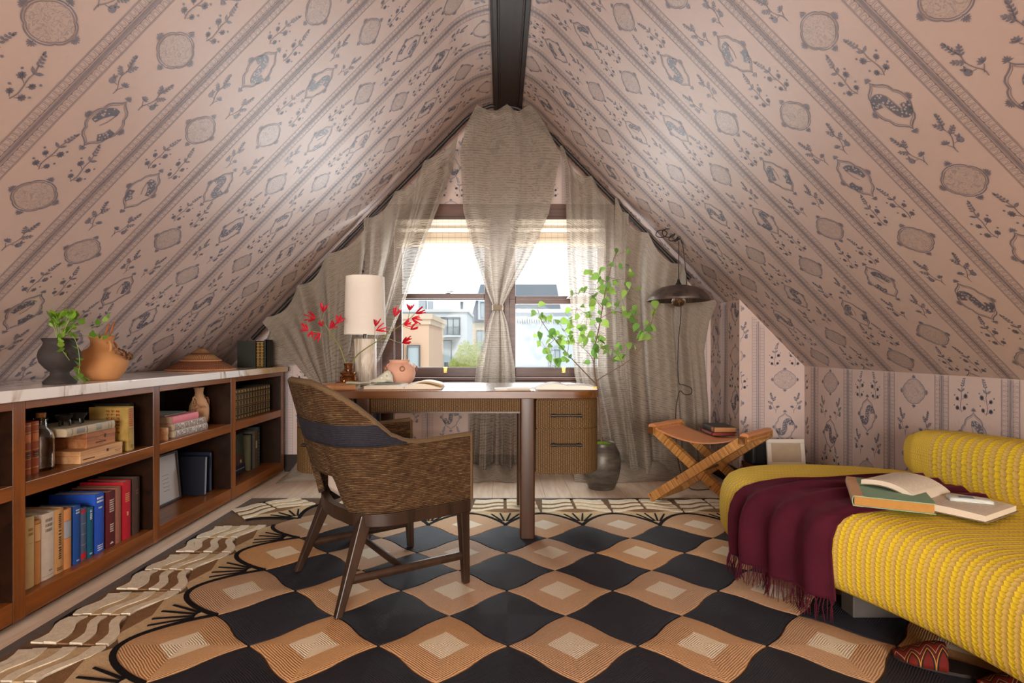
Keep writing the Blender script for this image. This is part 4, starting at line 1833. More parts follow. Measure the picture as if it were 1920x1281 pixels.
# centre apron, caned
for y0, y1 in ((DY0 + .018, DY0 + .036), (DY1 - .036, DY1 - .018)):
    mb = MB()
    xa, xb = LGX[1][1], LGX[0][0]
    mb.grid(lambda u, v: (lerp(xa, xb, u), y0, lerp(.668, .735, v)), 1, 1, uvfn=lambda u, v: (u * (xb - xa), v * .067))
    mb.box(xa, xb, y0 + .001, y1, .664, .735)
    wparent(mb.build('apron', CANE, smooth=None), desk)
    mb = MB(); mb.box(xa, xb, y0 - .004, y1, .660, .668)
    wparent(mb.build('apron_rail', WALNUTZ, smooth=None), desk)


def ped(x0, x1, side):
    """Woven pedestal: outline straight front, rounded outer corners."""
    r = .135
    y0, y1 = DY0 + .012, DY1 - .012
    xi, xo = (x0, x1) if side > 0 else (x1, x0)
    fr = [(xi, y0)]
    for k in range(9):
        a = -PI / 2 + PI / 2 * k / 8
        fr.append((xo + side * (-r + r * math.cos(a)), y0 + r + r * math.sin(a)))
    for k in range(9):
        a = PI / 2 * k / 8
        fr.append((xo + side * (-r + r * math.cos(a)), y1 - r + r * math.sin(a)))
    fr.append((xi, y1))
    return fr


def ext(mb, line, z0, z1, cap=True):
    L = [0.0]
    for a, b in zip(line, line[1:]):
        L.append(L[-1] + math.hypot(b[0] - a[0], b[1] - a[1]))
    n = len(line)
    vs = [(x, y, z0) for x, y in line] + [(x, y, z1) for x, y in line]
    uv = [(l, z0) for l in L] + [(l, z1) for l in L]
    fs = [(k, k + 1, n + k + 1, n + k) for k in range(n - 1)]
    mb.add(vs, fs, 0, uv)
    if cap:
        mb.add([(x, y, z0) for x, y in line], [tuple(range(n))])
        mb.add([(x, y, z1) for x, y in line], [tuple(range(n))])


for side, x0, x1 in ((1, .175, DX1 - .006), (-1, DX0 + .006, 2 * DCX - .175)):
    line = ped(x0, x1, side)
    core = [(lerp(x, (x0 + x1) / 2, .03), lerp(y, 3.26, .016)) for x, y in line]
    mb = MB(); ext(mb, core, .347, .733)
    mb.add([(core[0][0], core[0][1], .347), (core[-1][0], core[-1][1], .347), (core[-1][0], core[-1][1], .733), (core[0][0], core[0][1], .733)], [(0, 1, 2, 3)])
    wparent(mb.build('pedestal', CANE, smooth=30), desk)
    half = line[:10]                         # front face and outer corner, the drawer fronts
    back = line[9:]
    for z0, z1 in ((.585, .726), (.351, .579)):
        mb = MB(); ext(mb, half, z0, z1)
        dr = mb.build('drawer', CANE, smooth=30)
        wparent(dr, desk)
        xm = (x0 + x1) / 2 - side * .035 * 0 - .015
        zm = .652 if z0 > .5 else .503
        hy = DY0 - .022
        mb = MB()
        mb.tube([(xm - .080, hy, zm), (xm + .080, hy, zm)], .0062, 10)
        for q in (-.066, .066):
            mb.tube([(xm + q, hy, zm), (xm + q, DY0 + .012, zm)], .0050, 8)
            mb.lathe([(.0, -.010), (.0082, -.010), (.0082, .010), (.0, .010)], 12, M=Matrix.Translation((xm + q, hy, zm)) @ R3(0, PI / 2, 0))
        h = mb.build('handle', plain('#1d120d', .4, .15, .4), smooth=40)
        h.parent = dr
    mb = MB(); ext(mb, back, .351, .726)
    wparent(mb.build('side_panel', CANE, smooth=30), desk)

# ------------------------------------------------------------------ on the desk
DT = .7753
# table lamp
lamp = empty('table_lamp', (-.815, 3.40, DT), label='table lamp with pale stone column and white linen drum shade', cat='lamp')
def mk_stone():
    s = SB('striated_stone', .55, .4, 0, '#c9c0b2')
    v = s.map(s.tc(), (14, 14, 2.2))
    n1 = s.noise(v, 1.6, 5, .6, 1.0)
    s.color(s.ramp(n1, [(.25, '#6f6353'), (.42, '#a79b8a'), (.56, '#d3cbbd'), (.75, '#8d7f6c')]))
    s.bump(n1, .1, .002)
    return s.m
mb = MB(); mb.lathe([(.0, 0), (.064, 0), (.066, .004), (.066, .270), (.064, .274), (.0, .274)], 40)
mb.build('column', mk_stone(), lamp, smooth=50)
mb = MB(); mb.lathe([(.0, .274), (.011, .274), (.011, .310), (.006, .312), (.006, .42), (.0, .42)], 16)
mb.build('stem', plain('#4d463f', .35, .1, .5, 20, .8), lamp)
def mk_linen():
    s = SB('white_linen', .85, .2, 0, '#e9e1d6')
    v = s.map(s.tc(), (1, 1, 1))
    x, y, z = s.sep(s.tc('UV'))
    a = s.noise(s.map(s.tc(), (30, 30, 600)), 1, 2, .6)
    c = s.mix(a, '#efe8de', '#fbf7f0')
    s.color(c)
    tr = s.n('ShaderNodeBsdfTranslucent')
    s.lk(c, tr.inputs[0])
    mx = s.n('ShaderNodeMixShader')
    mx.inputs[0].default_value = .4
    s.nt.links.new(s.b.outputs[0], mx.inputs[1])
    s.nt.links.new(tr.outputs[0], mx.inputs[2])
    s.nt.links.new(mx.outputs[0], s.out.inputs[0])
    s.bump(a, .15, .001)
    return s.m
LINEN = mk_linen()
mb = MB(); mb.lathe([(.1225, .300), (.1225, .300), (.1125, .643), (.1105, .643), (.1205, .300)], 56)
mb.f = [f for f in mb.f if len(f) == 4]; mb.m = [0] * len(mb.f); mb.uv = [None] * len(mb.f)
mb.build('shade', LINEN, lamp, smooth=60)
mb = MB()
for k in range(3):
    a = 2 * PI * k / 3
    mb.tube([(0, 0, .418), (.111 * math.cos(a), .111 * math.sin(a), .60)], .0018, 6)
mb.lathe([(.0, .412), (.014, .414), (.014, .424), (.0, .426)], 12)
mb.build('shade_spider', plain('#6a6158', .4, .1, .5, 20, .8), lamp)

# books and paper under the bottle
book('book', 'closed tan book on the desk with a pale strip lying on it', .026, .20, .155, '#c08a5a', TR(-.765, 2.985, DT + .0132, rx=PI / 2, rz=-PI / 2 + .06), [], round_=False)
e = empty('cloth_strip', (-.765, 3.05, DT + .0268), .08, label='folded pale green cloth strip on the closed tan book', cat='cloth')
mb = MB()
mb.grid(lambda u, v: (lerp(-.065, .065, u), lerp(-.017, .017, v), .004 + .010 * math.sin(PI * v) * (1 - .3 * u) + .001 * math.sin(9 * u)), 14, 8)
mb.grid(lambda u, v: (lerp(-.065, .065, u), lerp(-.018, .018, v), .0005 + .002 * math.sin(PI * v)), 10, 4)
mb.build('fold', plain('#c3cbb2', .85, .1, .2, 40), e, smooth=60)
e = empty('wooden_coaster', (-.872, 3.245, DT), label='reddish wooden block under the amber glass vase', cat='coaster')
mb = MB(); mb.prism(rrect(-.062, .062, -.05, .05, .012, 4), 0, .030)
mb.build('block', wood('red_block_wood', '#5b2411', '#98482a', 'X', 1.5, .35), e, smooth=40, bevel=.003)

# amber glass vase
AMBER = SB('amber_glass', .03, .5, 0)
AMBER.b.inputs['Base Color'].default_value = (.55, .20, .05, 1)
AMBER.b.inputs['Transmission Weight'].default_value = .92
AMBER.b.inputs['IOR'].default_value = 1.45
vase = empty('amber_vase', (-.872, 3.245, DT + .0304), label='squat amber glass vase with narrow neck, holding the red flower stems', cat='vase')
mb = MB()
mb.lathe([(.0, 0), (.044, 0), (.048, .006), (.049, .026), (.043, .031), (.037, .033), (.037, .037), (.045, .041), (.046, .050), (.034, .057), (.026, .062), (.025, .088), (.028, .102), (.0255, .102), (.0215, .088), (.0225, .062), (.036, .050), (.036, .010), (.0, .008)], 32)
mb.build('body', AMBER.m, vase, smooth=50)

# red kangaroo paw stems
RED = leaf_mat('red_petal', '#c9142c', '#e0304a')
STG = plain('#7d7f45', .55, .2)
STR = plain('#8c2f34', .55, .2)
def claw(mb, p, d, n, L, rnd, spread=.9):
    d = Vector(d).normalized()
    a = d.cross(Vector((.2, .9, .3))).normalized()
    b = d.cross(a).normalized()
    for k in range(n):
        w = 2 * PI * k / n + rnd.uniform(-.3, .3)
        s = rnd.uniform(.25, spread)
        dirv = (d + (a * math.cos(w) + b * math.sin(w)) * s).normalized()
        l = L * rnd.uniform(.75, 1.15)
        q1 = p + dirv * l * .55
        q2 = p + dirv * l + d * l * .12
        mb.tube([p, p + dirv * l * .25, q1, q2, q2 + (dirv * .4 + a * rnd.uniform(-.5, .5)) * l * .18], [.0020, .0033, .0040, .0034, .0008], 6)


def paw_spray(nm, label, main, side, blooms, seed):
    rnd = random.Random(seed)
    root = empty(nm, tuple(P(*main[0])), label=label, cat='flower stem')
    mb = MB()
    base = P(*main[0])
    pts = [P(*m) - base for m in main]
    cv = cr(pts, 6)
    mb.tube(cv, [lerp(.0042, .0018, i / (len(cv) - 1)) for i in range(len(cv))], 7)
    for s in side:
        q = cr([P(*m) - base for m in s], 5)
        mb.tube(q, .0016, 6)
    mb.build('stem', STG if seed % 2 else STG, root, smooth=60)
    for (px, py, Y, dx, dz, n, L) in blooms:
        mb = MB()
        claw(mb, P(px, py, Y) - base, (dx, rnd.uniform(-.3, .3), dz), n + 2, L, rnd)
        mb.build('flower', RED, root, smooth=60)
paw_spray('kangaroo_paw', 'red flower stem leaning left out of the amber vase, in front of the curtain',
          [(654, 700, 3.25), (649, 684, 3.25), (639, 655, 3.24), (628, 637, 3.22), (618, 622, 3.20), (606, 603, 3.20), (602, 598, 3.20)],
          [[(628, 637, 3.22), (614, 629, 3.18), (603, 624, 3.16)], [(621, 627, 3.21), (633, 612, 3.22), (638, 602, 3.22)], [(604, 601, 3.2), (607, 590, 3.2), (607, 585, 3.2)], [(603, 624, 3.16), (590, 622, 3.15), (582, 621, 3.15)]],
          [(606, 586, 3.20, .1, 1, 5, .046), (592, 597, 3.19, -.9, .3, 4, .052), (578, 620, 3.15, -.5, .35, 6, .044), (586, 621, 3.15, -.2, -.6, 3, .034), (601, 625, 3.16, -.7, -.5, 3, .048), (618, 616, 3.2, .6, .7, 4, .044), (634, 607, 3.22, .2, .8, 6, .046), (604, 612, 3.17, -.2, .9, 2, .03)], 3)
paw_spray('kangaroo_paw', 'red flower stem arching right past the lamp from the amber vase',
          [(657, 700, 3.25), (659, 683, 3.24), (670, 666, 3.20), (690, 651, 3.16), (712, 637, 3.14), (735, 621, 3.14), (752, 610, 3.14), (770, 596, 3.15), (778, 588, 3.15)],
          [[(702, 643, 3.15), (703, 625, 3.15), (703, 612, 3.15)], [(735, 621, 3.14), (737, 603, 3.13), (739, 594, 3.13)], [(722, 632, 3.14), (738, 639, 3.12), (754, 644, 3.12)], [(752, 610, 3.14), (766, 616, 3.14), (770, 617, 3.14)], [(764, 601, 3.15), (767, 590, 3.15), (768, 582, 3.15)]],
          [(704, 612, 3.15, .3, .9, 3, .040), (705, 620, 3.15, 1, .2, 2, .050), (740, 594, 3.13, .25, .8, 6, .048), (754, 643, 3.12, .6, .3, 6, .046), (757, 609, 3.14, .5, .2, 4, .042), (770, 618, 3.14, .6, .5, 4, .036), (768, 582, 3.15, .1, 1, 4, .034), (779, 588, 3.15, 1, .5, 5, .046), (772, 597, 3.14, .7, -.2, 5, .046)], 4)

# terracotta pot with rings
TERRA = plain('#d6a68e', .8, .10, .25, 9, 0, .15)
pot = empty('ring_handled_pot', (-.605, 3.375, DT), label='round pink terracotta pot with small ring handles, behind the bird skull', cat='pot')
mb = MB(); mb.lathe([(.0, 0), (.056, 0), (.066, .006), (.088, .040), (.094, .072), (.086, .104), (.066, .128), (.058, .134), (.060, .146), (.062, .149), (.056, .149), (.053, .136), (.06, .12), (.0, .02)], 44)
mb.build('body', TERRA, pot, smooth=60)
for a, drop in ((-1.25, .12), (-.05, .10), (2.3, .118), (-2.3, .118), (.9, .118)):
    ca, sa = math.cos(a), math.sin(a)
    R = .090
    mb = MB()
    mb.tube([(ca * (R - .012 + .014 * math.sin(w)) , sa * (R - .012 + .014 * math.sin(w)), .112 + .014 * math.cos(w)) for w in [PI * k / 8 for k in range(9)]], .0035, 8)
    mb.build('loop', TERRA, pot)
    mb = MB()
    ring = []
    for k in range(18):
        w = 2 * PI * k / 18
        tx, ty = -sa, ca
        ring.append((ca * (R + .012) + tx * .013 * math.cos(w), sa * (R + .012) + ty * .013 * math.cos(w), .100 + .013 * math.sin(w)))
    mb.tube(ring, .0030, 7, closed=True)
    mb.build('ring', plain('#8a5c42', .7, .15), pot, smooth=60)

# bird skull carving
SK = plain('#d9d7c4', .6, .10, .35, 14, 0, .1)
sk = empty('carved_skull', (-.672, 3.215, DT + .0262), label='pale carved animal skull resting on the open book by the terracotta pot', cat='skull')
mb = MB()
def skull(u, v):
    t = u                                          # 0 snout tip (left) .. 1 back of the head
    x = lerp(-.072, .060, t)
    h = pl([(0, .004), (.12, .018), (.3, .026), (.5, .046), (.7, .066), (.86, .064), (.96, .040), (1, .004)], t)[0]
    w = pl([(0, .003), (.12, .016), (.35, .022), (.6, .036), (.8, .040), (.95, .026), (1, .003)], t)[0]
    a = 2 * PI * v
    y = w * math.cos(a)
    z = h * .5 + h * .5 * math.sin(a)
    # eye socket and nostril, pressed in on the front side
    for ex, ez, er, dp in ((.028, .036, .013, .020), (.004, .028, .007, .010)):
        if y < 0:
            d = math.hypot(x - ex, z - ez)
            if d < er:
                y += dp * (1 - (d / er) ** 2)
    return (x, y, z)
mb.grid(skull, 44, 40)
mb.build('cranium', SK, sk, smooth=70)
mb = MB()
mb.tube([(-.070, -.012, .006), (-.03, -.020, .007), (.015, -.026, .008), (.04, -.024, .014)], [.005, .007, .007, .004], 8)
mb.tube([(-.070, .012, .006), (-.03, .020, .007), (.015, .026, .008), (.04, .024, .014)], [.005, .007, .007, .004], 8)
mb.build('jaw', SK, sk, smooth=60)
mb = MB()
mb.lathe([(.0, 0), (.0095, 0), (.006, .004), (.0, .005)], 14, M=Matrix.Translation((.028, -.0205, .036)) @ R3(-PI / 2, 0, 0))
mb.lathe([(.0, 0), (.0048, 0), (.003, .002), (.0, .003)], 12, M=Matrix.Translation((.004, -.0215, .028)) @ R3(-PI / 2, 0, 0))
mb.build('eye_socket', plain('#4c4338', .8), sk, smooth=60)


def open_book(nm, label, loc, rz, wl, wr, h, curve_l, curve_r, cover, paper, thick=.016, group=None, lines=True, page_lift=None):
    """Open book lying flat: spine along local y, left pages -x, right pages +x."""
    e = empty(nm, loc, rz, label=label, cat='book', group=group)
    mb = MB()
    mb.box(-wl - .004, wr + .004, -h / 2 - .003, h / 2 + .003, 0, .003)
    mb.build('cover', cloth(cover), e, smooth=None, bevel=.001)
    pm = plain(paper, .8, .04, .2, 20)
    for s, w, cvf in ((-1, wl, curve_l), (1, wr, curve_r)):
        mb = MB()
        def top(u, v):
            x = u * w
            return (s * x, lerp(-h / 2, h / 2, v), .0035 + cvf(u))
        n = 14
        vs, fs = [], []
        for v in (0, 1):
            for k in range(n + 1):
                p = top(k / n, v)
                vs.append(p)
                vs.append((p[0], p[1], .0031))
        m = 2 * (n + 1)
        for k in range(n):
            a = 2 * k
            fs += [(a, a + 2, m + a + 2, m + a), (a + 1, a + 3, a + 2, a), (m + a, m + a + 2, m + a + 3, m + a + 1), (m + a + 1, m + a + 3, a + 3, a + 1)]
        fs.append((2 * n, 2 * n + 1, m + 2 * n + 1, m + 2 * n))
        fs.append((0, 1, m + 1, m))
        mb.add(vs, fs)
        mb.build('pages', pm, e, smooth=30)
        if lines:
            mb = MB()
            rnd = random.Random(int(w * 1000) + s)
            for r in range(11):
                y = h * .36 - r * h * .068
                u = .16
                while u < .86:
                    l = rnd.uniform(.05, .12)
                    u1 = min(.88, u + l)
                    p = [top(u, (y + h / 2) / h), top(u1, (y + h / 2) / h), top(u1, (y + .0022 + h / 2) / h), top(u, (y + .0022 + h / 2) / h)]
                    mb.add([(a, b, c + .0005) for a, b, c in p], [(0, 1, 2, 3)])
                    u = u1 + .03
            mb.build('print', ink('#9d968a'), e, smooth=None)['kind'] = 'stuff'
    return e


ob = open_book('open_book', 'large open book with tan cover lying under the carved skull', (-.515, 3.135, DT), .03, .215, .19, .26,
               lambda u: .020 * min(1, (u * 6)) ** .5 * (1 - .25 * u), lambda u: .006 + .020 * math.sin(PI * min(1, u * 1.02)) * (1 - .35 * u) + .010 * (1 - u), '#b98050', '#e0d6c4', group=None)
mb = MB()
mb.prism([(-.19, -.02), (-.12, -.05), (-.05, -.03), (-.04, .03), (-.10, .06), (-.18, .04)], .0236, .0240)
mb.build('picture', plain('#8fa39a', .8, .35, .2, 60), ob, smooth=None)
mb = MB()
def lifted(u, v):
    return (.02 + .175 * u, lerp(-.128, .128, v), .012 + .026 * math.sin(PI * (u * .9 + .05)) * (1 - .2 * u) + .002)
mb.grid(lifted, 14, 2)
mb.build('lifted_page', plain('#d9b98a', .75, .05), ob, smooth=60, solid=(.001, 0))

e = empty('open_notebook', (.325, 3.09, DT), label='placeholder', cat='book')
bpy.data.objects.remove(e)
nb_ = open_book('open_notebook', 'white open notebook with raised pages near the right end of the desk', (.345, 3.07, DT), -.04, .165, .145, .20,
                lambda u: .014 + .020 * math.sin(PI * min(1, u * .92 + .06)) - .012 * u, lambda u: .018 + .004 * math.sin(PI * u) - .004 * u, '#6d5c4b', '#efe9dc')
mb = MB(); mb.box(.135, .153, -.104, -.088, .012, .020)
mb.build('bookmark', plain('#e0c02c', .6), nb_, smooth=None)
mb = MB(); mb.grid(lambda u, v: (.004 + .008 * u, lerp(-.103, .103, v), .0225 + .002 * math.sin(PI * u)), 4, 2)
mb.build('ribbon', plain('#e8e6e0', .6), nb_, smooth=60, solid=(.0008, 0))
for i, (x, y, rz, w, d, z, lab, g) in enumerate(((.055, 3.02, .05, .185, .125, 0, 'cream paper booklet lying under the grey edged one', 'c'), (.10, 2.985, -.03, .140, .09, .0065, 'small white booklet with grey edge on top of the cream one', 'w'))):
    e = empty('booklet', (x, y, DT + z), rz, label=lab, cat='booklet')
    mb = MB(); mb.box(-w / 2, w / 2, -d / 2, d / 2, .0, .0012); mb.build('back_cover', plain('#8d8680' if i else '#d8cdb8', .7), e, smooth=None)
    mb = MB(); mb.box(-w / 2 + .001, w / 2 - .001, -d / 2 + .001, d / 2 - .001, .0012, .0050); mb.build('pages', plain('#ece4d6', .8), e, smooth=None)
    mb = MB(); mb.grid(lambda u, v: (lerp(-w / 2, w / 2, u), lerp(-d / 2, d / 2, v), .0052 + .001 * math.sin(PI * u)), 6, 1); mb.build('front_cover', plain('#efe8dc', .7), e, solid=(.0008, 0))
e = empty('paper_sheet', (.21, 3.16, DT), .15, label='bluish sheet of paper lying flat behind the booklets', cat='paper')
mb = MB(); mb.grid(lambda u, v: (lerp(-.10, .10, u), lerp(-.07, .07, v), .0012 + .002 * math.sin(PI * u) * v), 6, 6)
mb.build('sheet', plain('#d5d8e2', .6), e, solid=(.0005, 0))

# ------------------------------------------------------------------ woven armchair
def mk_rope():
    s = SB('woven_seagrass', .82, .2, 0, '#7a5c3c')
    u, v, _ = s.sep(s.tc('UV'))
    row = s.math('DIVIDE', v, .0068)
    rid = s.math('FLOOR', row)
    h = s.math('SINE', s.math('MULTIPLY', s.math('FRACT', row), PI))
    vec = s.comb(s.math('MULTIPLY', u, 26), s.math('MULTIPLY', rid, 3.17), 0)
    n1 = s.noise(vec, 1.0, 3, .7)
    n2 = s.noise(s.comb(s.math('MULTIPLY', u, 190), s.math('MULTIPLY', rid, 1.7), 0), 1.0, 1, .5)
    c = s.ramp(n1, [(.28, '#35251a'), (.5, '#5a432c'), (.68, '#7e6445'), (.8, '#a08a66')])
    c = s.mix(s.math('MULTIPLY', n2, .4), c, '#4f3620')
    c = s.mix(s.math('MULTIPLY', s.math('LESS_THAN', h, .34), .6), c, '#2a1a0d')
    s.color(c)
    s.bump(s.math('ADD', h, s.math('MULTIPLY', n2, .7)), 1.0, .0035)
    return s.m


def mk_band():
    s = SB('woven_dark_band', .8, .25, 0, '#24232c')
    u, v, _ = s.sep(s.tc('UV'))
    row = s.math('DIVIDE', v, .0068)
    h = s.math('SINE', s.math('MULTIPLY', s.math('FRACT', row), PI))
    n2 = s.noise(s.comb(s.math('MULTIPLY', u, 120), s.math('MULTIPLY', s.math('FLOOR', row), 1.7), 0), 1.0, 2, .5)
    s.color(s.mix(n2, '#18181d', '#2f2e38'))
    s.bump(s.math('ADD', h, s.math('MULTIPLY', n2, .5)), .7, .002)
    return s.m


ROPE, BAND = mk_rope(), mk_band()
RIMROPE = plain('#66523a', .8, .4, .2, 160, 0, .6)
DARKW = wood('dark_chair_wood', '#1f140e', '#3d2a1e', 'Z', 1, .38, .45)
RUGZ = .0196
chair_c = Vector((-.520, 2.437, RUGZ))
ca_ = math.atan2(.57, .821) - PI / 2                      # local +y is the way the chair faces
chair = empty('armchair', tuple(chair_c), ca_, label='woven brown armchair with dark band, standing on the rug before the desk', cat='chair')
# plan path of the shell
PW, PF, PB, PRr = .283, .275, -.205, .165
path = [Vector((PW, PF)), Vector((PW, -.0)), Vector((PW, PB + PRr))]
for k in range(1, 9):
    a = -PI / 2 * k / 8
    path.append(Vector((PW - PRr + PRr * math.cos(a), PB + PRr + PRr * math.sin(a))))
path.append(Vector((.06, PB - .012)))
path.append(Vector((0, PB - .014)))
full = path + [Vector((-p.x, p.y)) for p in path[::-1][1:]]
PL = [0.0]
for a, b in zip(full, full[1:]):
    PL.append(PL[-1] + (b - a).length)
LT = PL[-1]


def at_path(t):
    s = t * LT
    for i in range(len(full) - 1):
        if s <= PL[i + 1] or i == len(full) - 2:
            k = (s - PL[i]) / (PL[i + 1] - PL[i])
            return full[i].lerp(full[i + 1], k)


def top_h(t):
    m = abs(t - .5) * LT                                  # distance from the rear centre
    side = .62 + .020 * sstep(.30, .62, m) * 0
    r = sstep(.475, .0, m) if m < .475 else 0
    k = pl([(0, .236), (.08, .236), (.14, .232), (.19, .218), (.235, .192), (.275, .156), (.315, .108), (.345, .068), (.37, .036), (.395, .016), (.425, .005), (.46, 0)], m)[0]
    return .612 + .008 * sstep(.5, .75, m) + k


def bot_h(t):
    m = abs(t - .5) * LT
    return .352 + .135 * (1 - sstep(.130, .175, m))


def lean(t):
    m = abs(t - .5) * LT
    return .26 * (1 - sstep(.18, .60, m))


def shell_pt(t, z, off=0.0):
    p = at_path(t)
    q = at_path(min(1, t + .004)) - at_path(max(0, t - .004))
    nrm = Vector((-q.y, q.x)).normalized()
    if nrm.dot(p) < 0 and p.y < .2:
        nrm = -nrm
    if p.y >= .0:
        nrm = Vector((1 if p.x > 0 else -1, 0))
    d = lean(t) * max(0, z - .36)
    return Vector((p.x + nrm.x * (d * .55 + off), p.y + nrm.y * off - d * (1 if p.y < PB + PRr else .75), z))


def band_z(t):
    return .588, .668


def part_shell(zf0, zf1, nu, nv, keep=None):
    def fn(u, v):
        a, b = zf0(u), zf1(u)
        return shell_pt(u, lerp(a, b, v))
    def uvf(u, v):
        a, b = zf0(u), zf1(u)
        return (u * LT, lerp(a, b, v))
    mb = MB()
    mb.grid(fn, nu, nv, uvfn=uvf, skip=keep)
    return mb


B0, B1 = .614, .698
def bandspan(t):
    m = abs(t - .5) * LT
    return m < .60
lo_top = lambda t: min(B0, top_h(t)) if bandspan(t) else top_h(t)
mb = part_shell(bot_h, lambda t: B0 if top_h(t) > B0 else top_h(t), 120, 16)
mb.build('shell', ROPE, chair, smooth=60, solid=(.025, 0))
# above the band level: on the flanks the arms' top strip is rope, on the back the dark band
mb = part_shell(lambda t: B0, lambda t: max(B0 + .0005, min(B1, top_h(t))), 120, 6, keep=lambda u, v: top_h(u) < B0 + .006)
mb.build('dark_band', BAND, chair, smooth=60, solid=(.0265, 0))
mb = part_shell(lambda t: B1, lambda t: max(B1 + .0005, top_h(t)), 120, 14, keep=lambda u, v: top_h(u) < B1 + .002)
mb.build('back_upper', ROPE, chair, smooth=60, solid=(.025, 0))
# rounded top roll
mb = MB()
pts = [shell_pt(k / 90, top_h(k / 90)) for k in range(91)]
mb.tube(pts, .0135, 10)
mb.build('top_roll', RIMROPE, chair, smooth=70)
for t in (0.0, 1.0):
    mb = MB()
    mb.tube([shell_pt(t, z) for z in (.352, .44, .52, top_h(t))], .0135, 10)
    mb.build('arm_end', RIMROPE, chair, smooth=70)
# seat frame
mb = MB()
outp = [shell_pt(k / 60, .352) for k in range(61)]
rim = [(p.x * 1.012, p.y * 1.012) for p in outp]
inn = [(p.x * .86, p.y * .86 + .0) for p in outp]
n = len(rim)
vs = [(x, y, .300) for x, y in rim] + [(x, y, .3535) for x, y in rim] + [(x, y, .3535) for x, y in inn] + [(x, y, .300) for x, y in inn]
fs = []
for k in range(n):
    j = (k + 1) % n
    for a in range(4):
        b = (a + 1) % 4
        fs.append((a * n + k, a * n + j, b * n + j, b * n + k))
mb.add(vs, fs)
mb.build('seat_frame', DARKW, chair, smooth=40, bevel=.003)


def taper(mb, a, b, wa, wb):
    a, b = Vector(a), Vector(b)
    vs = []
    for p, w in ((a, wa), (b, wb)):
        for sx, sy in ((-1, -1), (1, -1), (1, 1), (-1, 1)):
            vs.append((p.x + sx * w / 2, p.y + sy * w / 2, p.z))
    mb.add(vs, [(0, 1, 2, 3)[::-1], (4, 5, 6, 7), (0, 1, 5, 4), (1, 2, 6, 5), (2, 3, 7, 6), (3, 0, 4, 7)])


for s in (-1, 1):
    mb = MB(); taper(mb, (s * .262, .268, 0), (s * .262, .252, .352), .028, .044)
    mb.build('leg', DARKW, chair, smooth=None, bevel=.004)
    mb = MB(); taper(mb, (s * .262, -.272, 0), (s * .205, -.145, .345), .028, .052)
    mb.build('leg', DARKW, chair, smooth=None, bevel=.004)
for s in (-1, 1):
    mb = MB(); mb.tube([(s * .245, -.245, .118), (s * .262, .26, .118)], .013, 10, flat=1.3)
    mb.build('stretcher', DARKW, chair)
mb = MB(); mb.tube([(-.252, -.01, .118), (.252, -.01, .118)], .012, 10, flat=1.3)
mb.build('stretcher', DARKW, chair)
mb = MB()
mb.prism(rrect(-.235, .235, -.175, .262, .10, 8), .354, .470)
cu = mb.build('seat_cushion', plain('#d8c8bb', .85, .05, .2, 20, 0, .1), chair, smooth=60, bevel=.03)
# ------------------------------------------------------------------ curtains
def mk_curtain(name, open_):
    s = SB(name, .85, .15, 0, '#b9aa95')
    uv = s.tc('UV')
    u, v, _ = s.sep(uv)
    # slubs running across the cloth, in broken rows
    n_row = s.noise(s.comb(s.math('MULTIPLY', u, 11), s.math('MULTIPLY', v, 60), 0), 1.0, 3, .65)
    rows = s.math('FRACT', s.math('MULTIPLY', s.math('ADD', v, s.math('MULTIPLY', s.noise(s.comb(s.math('MULTIPLY', u, 3), s.math('MULTIPLY', v, 3), 0), 1, 2), .018)), 55.0))
    slub = s.math('MULTIPLY', s.math('LESS_THAN', rows, .36), s.ramp(n_row, [(.42, 0.0), (.60, 1.0)]))
    cols = s.math('FRACT', s.math('MULTIPLY', u, 70.0))
    warp = s.math('LESS_THAN', cols, .30)
    fine = s.noise(s.map(uv, (150, 150, 1)), 1, 2, .6)
    base = s.mix(fine, '#988b7d', '#bbafa0')
    c = s.mix(s.math('MULTIPLY', slub, .68), base, '#5c5145')
    c = s.mix(s.math('MULTIPLY', warp, .34), c, '#75695d')
    s.color(c)
    tr = s.n('ShaderNodeBsdfTranslucent')
    s.lk(s.mix(.06, c, '#ffffff'), tr.inputs[0])
    mx = s.n('ShaderNodeMixShader')
    mx.inputs[0].default_value = .36
    s.nt.links.new(s.b.outputs[0], mx.inputs[1])
    s.nt.links.new(tr.outputs[0], mx.inputs[2])
    tp = s.n('ShaderNodeBsdfTransparent')
    mx2 = s.n('ShaderNodeMixShader')
    # open weave: holes between the threads
    hole_v = s.math('GREATER_THAN', s.math('FRACT', s.math('MULTIPLY', v, 126.0)), .45)
    hole_u = s.math('GREATER_THAN', cols, .32)
    hole = s.math('MULTIPLY', hole_u, hole_v)
    hole = s.math('MULTIPLY', hole, s.math('SUBTRACT', 1.0, slub))
    s.lk(s.math('MULTIPLY', hole, open_), mx2.inputs[0])
    s.nt.links.new(mx.outputs[0], mx2.inputs[1])
    s.nt.links.new(tp.outputs[0], mx2.inputs[2])
    s.nt.links.new(mx2.outputs[0], s.out.inputs[0])
    return s.m


SHEER = mk_curtain('open_weave_curtain', .80)
LENG = mk_curtain('lined_weave_curtain', .10)


